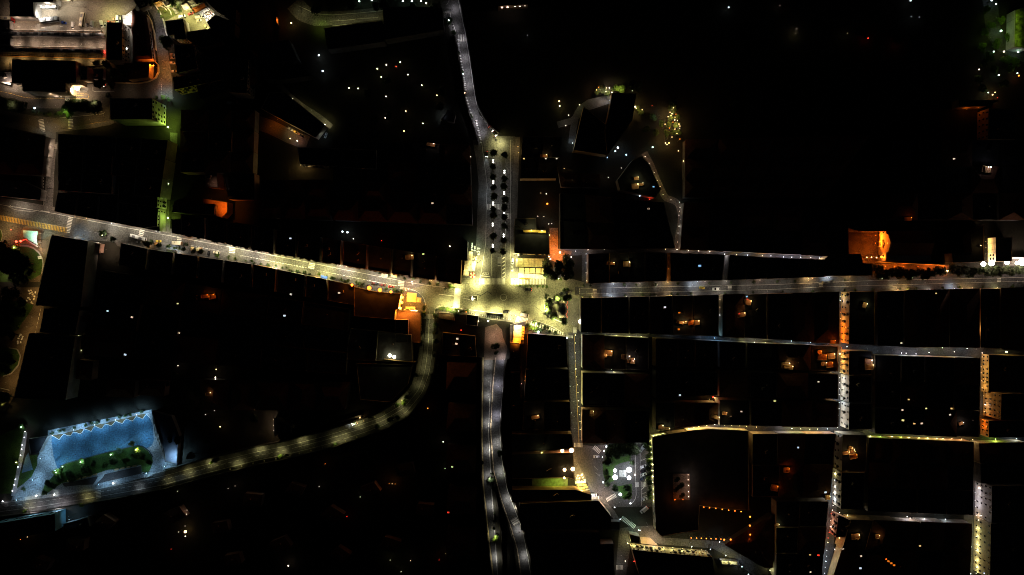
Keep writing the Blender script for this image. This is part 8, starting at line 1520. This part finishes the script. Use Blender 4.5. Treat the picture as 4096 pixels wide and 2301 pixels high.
for y in (150,300,430):street_lamp((2530,y),'lime lamp over the lattice windowed building, %s' % {150:'upper',300:'middle',430:'lower'}[y],'G',.35,16,(2,0),None,120)
road('road',[(2230,-20),(2250,150),(2270,330),(2350,450),(2600,560)],60,ASPH2,16)
for i,(x,y) in enumerate([(2240,380),(2400,300),(2300,180)]):street_lamp((x,y),'%s dim road lamp at the far right top' % OR(i),'G',.3,9,(1,0),None,150)
building([(1920,1000),(2335,1010),(2200,1070),(1920,1075)],8,'black roof above the dim orange wall in the far north east',PLAST2,'flat',extras=False);building([(2220,1090),(2500,1100),(2500,1400),(2215,1400)],12,'black block right of the orange lit lane in the far north east',PLAST2,'flat',win=[(3,3,5)])
dots((2048,1150,TT),[(1145,702,'P',.6,1),(1215,740,'P',.7,1.5),(1190,745,'P',.5,1),(1685,255,'O',.4,.6),(1690,352,'A',.6,2.5),(1720,352,'A',.6,2.5),(1800,355,'O',.4,2.5),(1850,356,'A',.4,2),(1680,422,'O',.5),(1540,200,'V',.6,.6),(2370,120,'R',.4),(2365,92,'B',.4),(2278,263,'R',.5,.6),(2300,275,'A',.4,1),(2370,150,'A',.5,1.5),(135,900,'O',.6,2),(130,940,'O',.5,1),(235,1305,'A',.6,1.5),(600,1262,'C',.4),(585,995,'C',.4),(95,970,'V',.5,.8),(1690,1085,'C',.6),(2025,1105,'R',.9,2),(2038,1110,'A',.7,2),(1985,1125,'Y',.4,1.5),(1080,1365,'Y',.5,.5),(970,660,'A',.25,2.2),(930,690,'A',.2,1.5),(855,1410,'M',.4),(2140,1268,'A',.5,1.5),(2310,1250,'P',.4,.4),(1500,1410,'Y',.4,1.5),(1560,1420,'Y',.4,1.2),(800,1260,'Y',.4,1),(1750,660,'P',.25),(2040,1300,'Y',.9,3)],'%s courtyard light between the main and third street' ,'courtyard lights of the old town')
dots((3072,1150,TT),[(970,178,'Y',.8,1.2),(640,545,'O',.6,2),(545,700,'O',.5,3),(520,660,'O',.5,3),(620,778,'O',1.6,3),(560,770,'A',.8,2),(640,690,'A',.8,4),(170,780,'Y',.7,2),(200,800,'A',.5,1.5),(1010,750,'V',.7,2),(1020,800,'A',.5,1.2),(510,950,'P',.4,.4),(570,873,'P',.3),(70,1143,'Y',.6,.4),(1355,1235,'P',.5),(1360,1338,'Y',.7,.5),(1475,1370,'A',.6,.4),(1550,1370,'P',.6,.4),(1405,1125,'A',.4),(1580,1215,'Y',.4,.8),(1940,1370,'P',.8,2),(1850,1220,'A',.5),(1820,1278,'P',.5),(1880,1142,'R',.3),(1225,1032,'B',.3),(2400,650,'Y',1.1,2),(1820,545,'C',.6,1.5),(1345,560,'P',.5,.6),(1680,60,'A',.3,.8)],'%s courtyard light right of and around the cross street','courtyard lights round the cross street')
dots((3072,1725,TT),[(785,220,'A',.8,2),(825,175,'A',.7,2),(840,205,'A',.7,1.5),(860,255,'O',.7,1.5),(293,160,'C',.6),(175,385,'O',.7,1.5),(65,572,'O',.7,1.2),(90,940,'Y',.8,2),(95,970,'Y',.6,1.5),(720,1075,'A',.7,2.5),(755,1187,'P',.6,.8),(925,1250,'P',.6,.8),(880,1060,'A',.5,1),(1087,1050,'A',.7,1.5),(1175,1280,'O',.6,.6),(1202,1302,'O',.6,.6),(1230,1322,'O',.6,.6),(1258,1342,'O',.6,.6),(920,1372,'C',.7),(425,1245,'A',.4),(510,1250,'R',.6,.8),(1518,1148,'A',.5,.5),(1620,1210,'R',.3),(670,1190,'V',.6,1),(1855,285,'V',.3),(570,610,'C',.6,.8),(590,660,'Y',.5,1.5),(430,1420,'P',.4),(285,1230,'O',.4,.8),(700,1310,'O',.4,.8),(20,1400,'Y',.6,2.5),(60,1250,'Y',.4,1.5)],'%s courtyard light of the bottom right roofs','courtyard lights of the bottom right')
T(0,575)
for i,(x,y,E) in enumerate([(515,20,1.8),(508,130,1.8),(500,240,1.6),(492,340,1.6),(490,440,1.8),(492,530,1.4),(476,640,2.4),(300,610,.9),(150,630,1.2)]):street_lamp((x,y),'%s street lamp from the top on the side road falling to the main street' % ordn(i),'P',E*1.2,7,(-1.2,0),'street lamps of the falling side road',140)
T(2048,0)
for i,(x,y,r) in enumerate([(1620,1120,3),(1660,1180,3),(1600,1190,2.6),(1650,1260,3.4),(1580,1260,3),(1680,1330,2.6),(1560,1340,3.2),(1620,1330,3),(1500,1240,3.4),(1420,1180,3.6),(1300,1140,3),(1260,1090,2.6),(1350,1300,3.6),(1450,1330,3.4),(900,900,2.6),(960,940,3),(860,930,3),(1060,890,3.6),(1110,900,3.4),(1020,900,2.6)]):tree((x,y),r,'%s garden tree round the lamp lit villas of the north east' % OR(i),5,'b' if i in (17,18) else 'g','garden trees of the north east villas')
for i,(x,y,c,E) in enumerate([(1620,1150,'A',4),(1650,1230,'A',2.4),(1670,1290,'A',1.6),(1590,1220,'A',1.2),(1250,1070,'A',3),(970,905,'P',4),(900,910,'P',1.6),(1080,890,'Y',2),(1480,1160,'C',.5),(1560,1400,'A',2),(1520,1290,'A',.8)]):street_lamp((x,y),'%s garden mast lamp round the lamp lit villas of the north east' % OR(i),c,E,9,(.8,.4),'garden mast lamps of the north east villas',130)
T(3072,0)
for i,(x,y,r) in enumerate([(2200,100,4),(2240,260,4.5),(2180,330,4),(2360,200,4),(2420,380,4),(2300,450,5),(2160,480,4.5),(2230,580,5),(2400,600,5),(2500,620,4.5),(2180,640,4),(2280,690,4.5),(2440,690,4),(2380,840,5),(2160,900,4.5),(2120,800,4)]):tree((x,y),r,'%s garden tree among the lights of the far north east corner' % OR(i),4.2,'b' if i % 3 == 0 else 'g','garden trees of the far north east corner')
Q(400,0)
building([(2150,432),(2330,300),(2720,480),(2700,700),(2250,640)],9,'black block added to stop light spill at the lower right of the car yard',SHADEW,'flat',extras=False)  # both blocks are added to stop spill from the yard lamps
building([(2330,215),(2120,10),(2500,-60),(2740,200),(2720,440)],8,'black block added to stop light spill at the upper right of the car yard',SHADEW,'flat',extras=False)
T(2048,0)
for i,(x,y,c) in enumerate([(1590,1130,'A'),(1625,1085,'A'),(1650,1150,'O'),(1600,1165,'A'),(1665,1215,'A'),(1620,1230,'O'),(1690,1270,'A'),(1640,1300,'A'),(1585,1290,'O'),(1660,1345,'A'),(1690,1400,'O'),(1610,1380,'A'),(1540,1250,'A'),(1250,1090,'A'),(1310,1105,'A'),(870,880,'O'),(850,905,'A')]):globe_lamp((x,y),'%s small amber lantern in the garden trees of the north east villas' % OR(i),c,.25,8,.3,'amber lanterns in the garden trees',e=5)
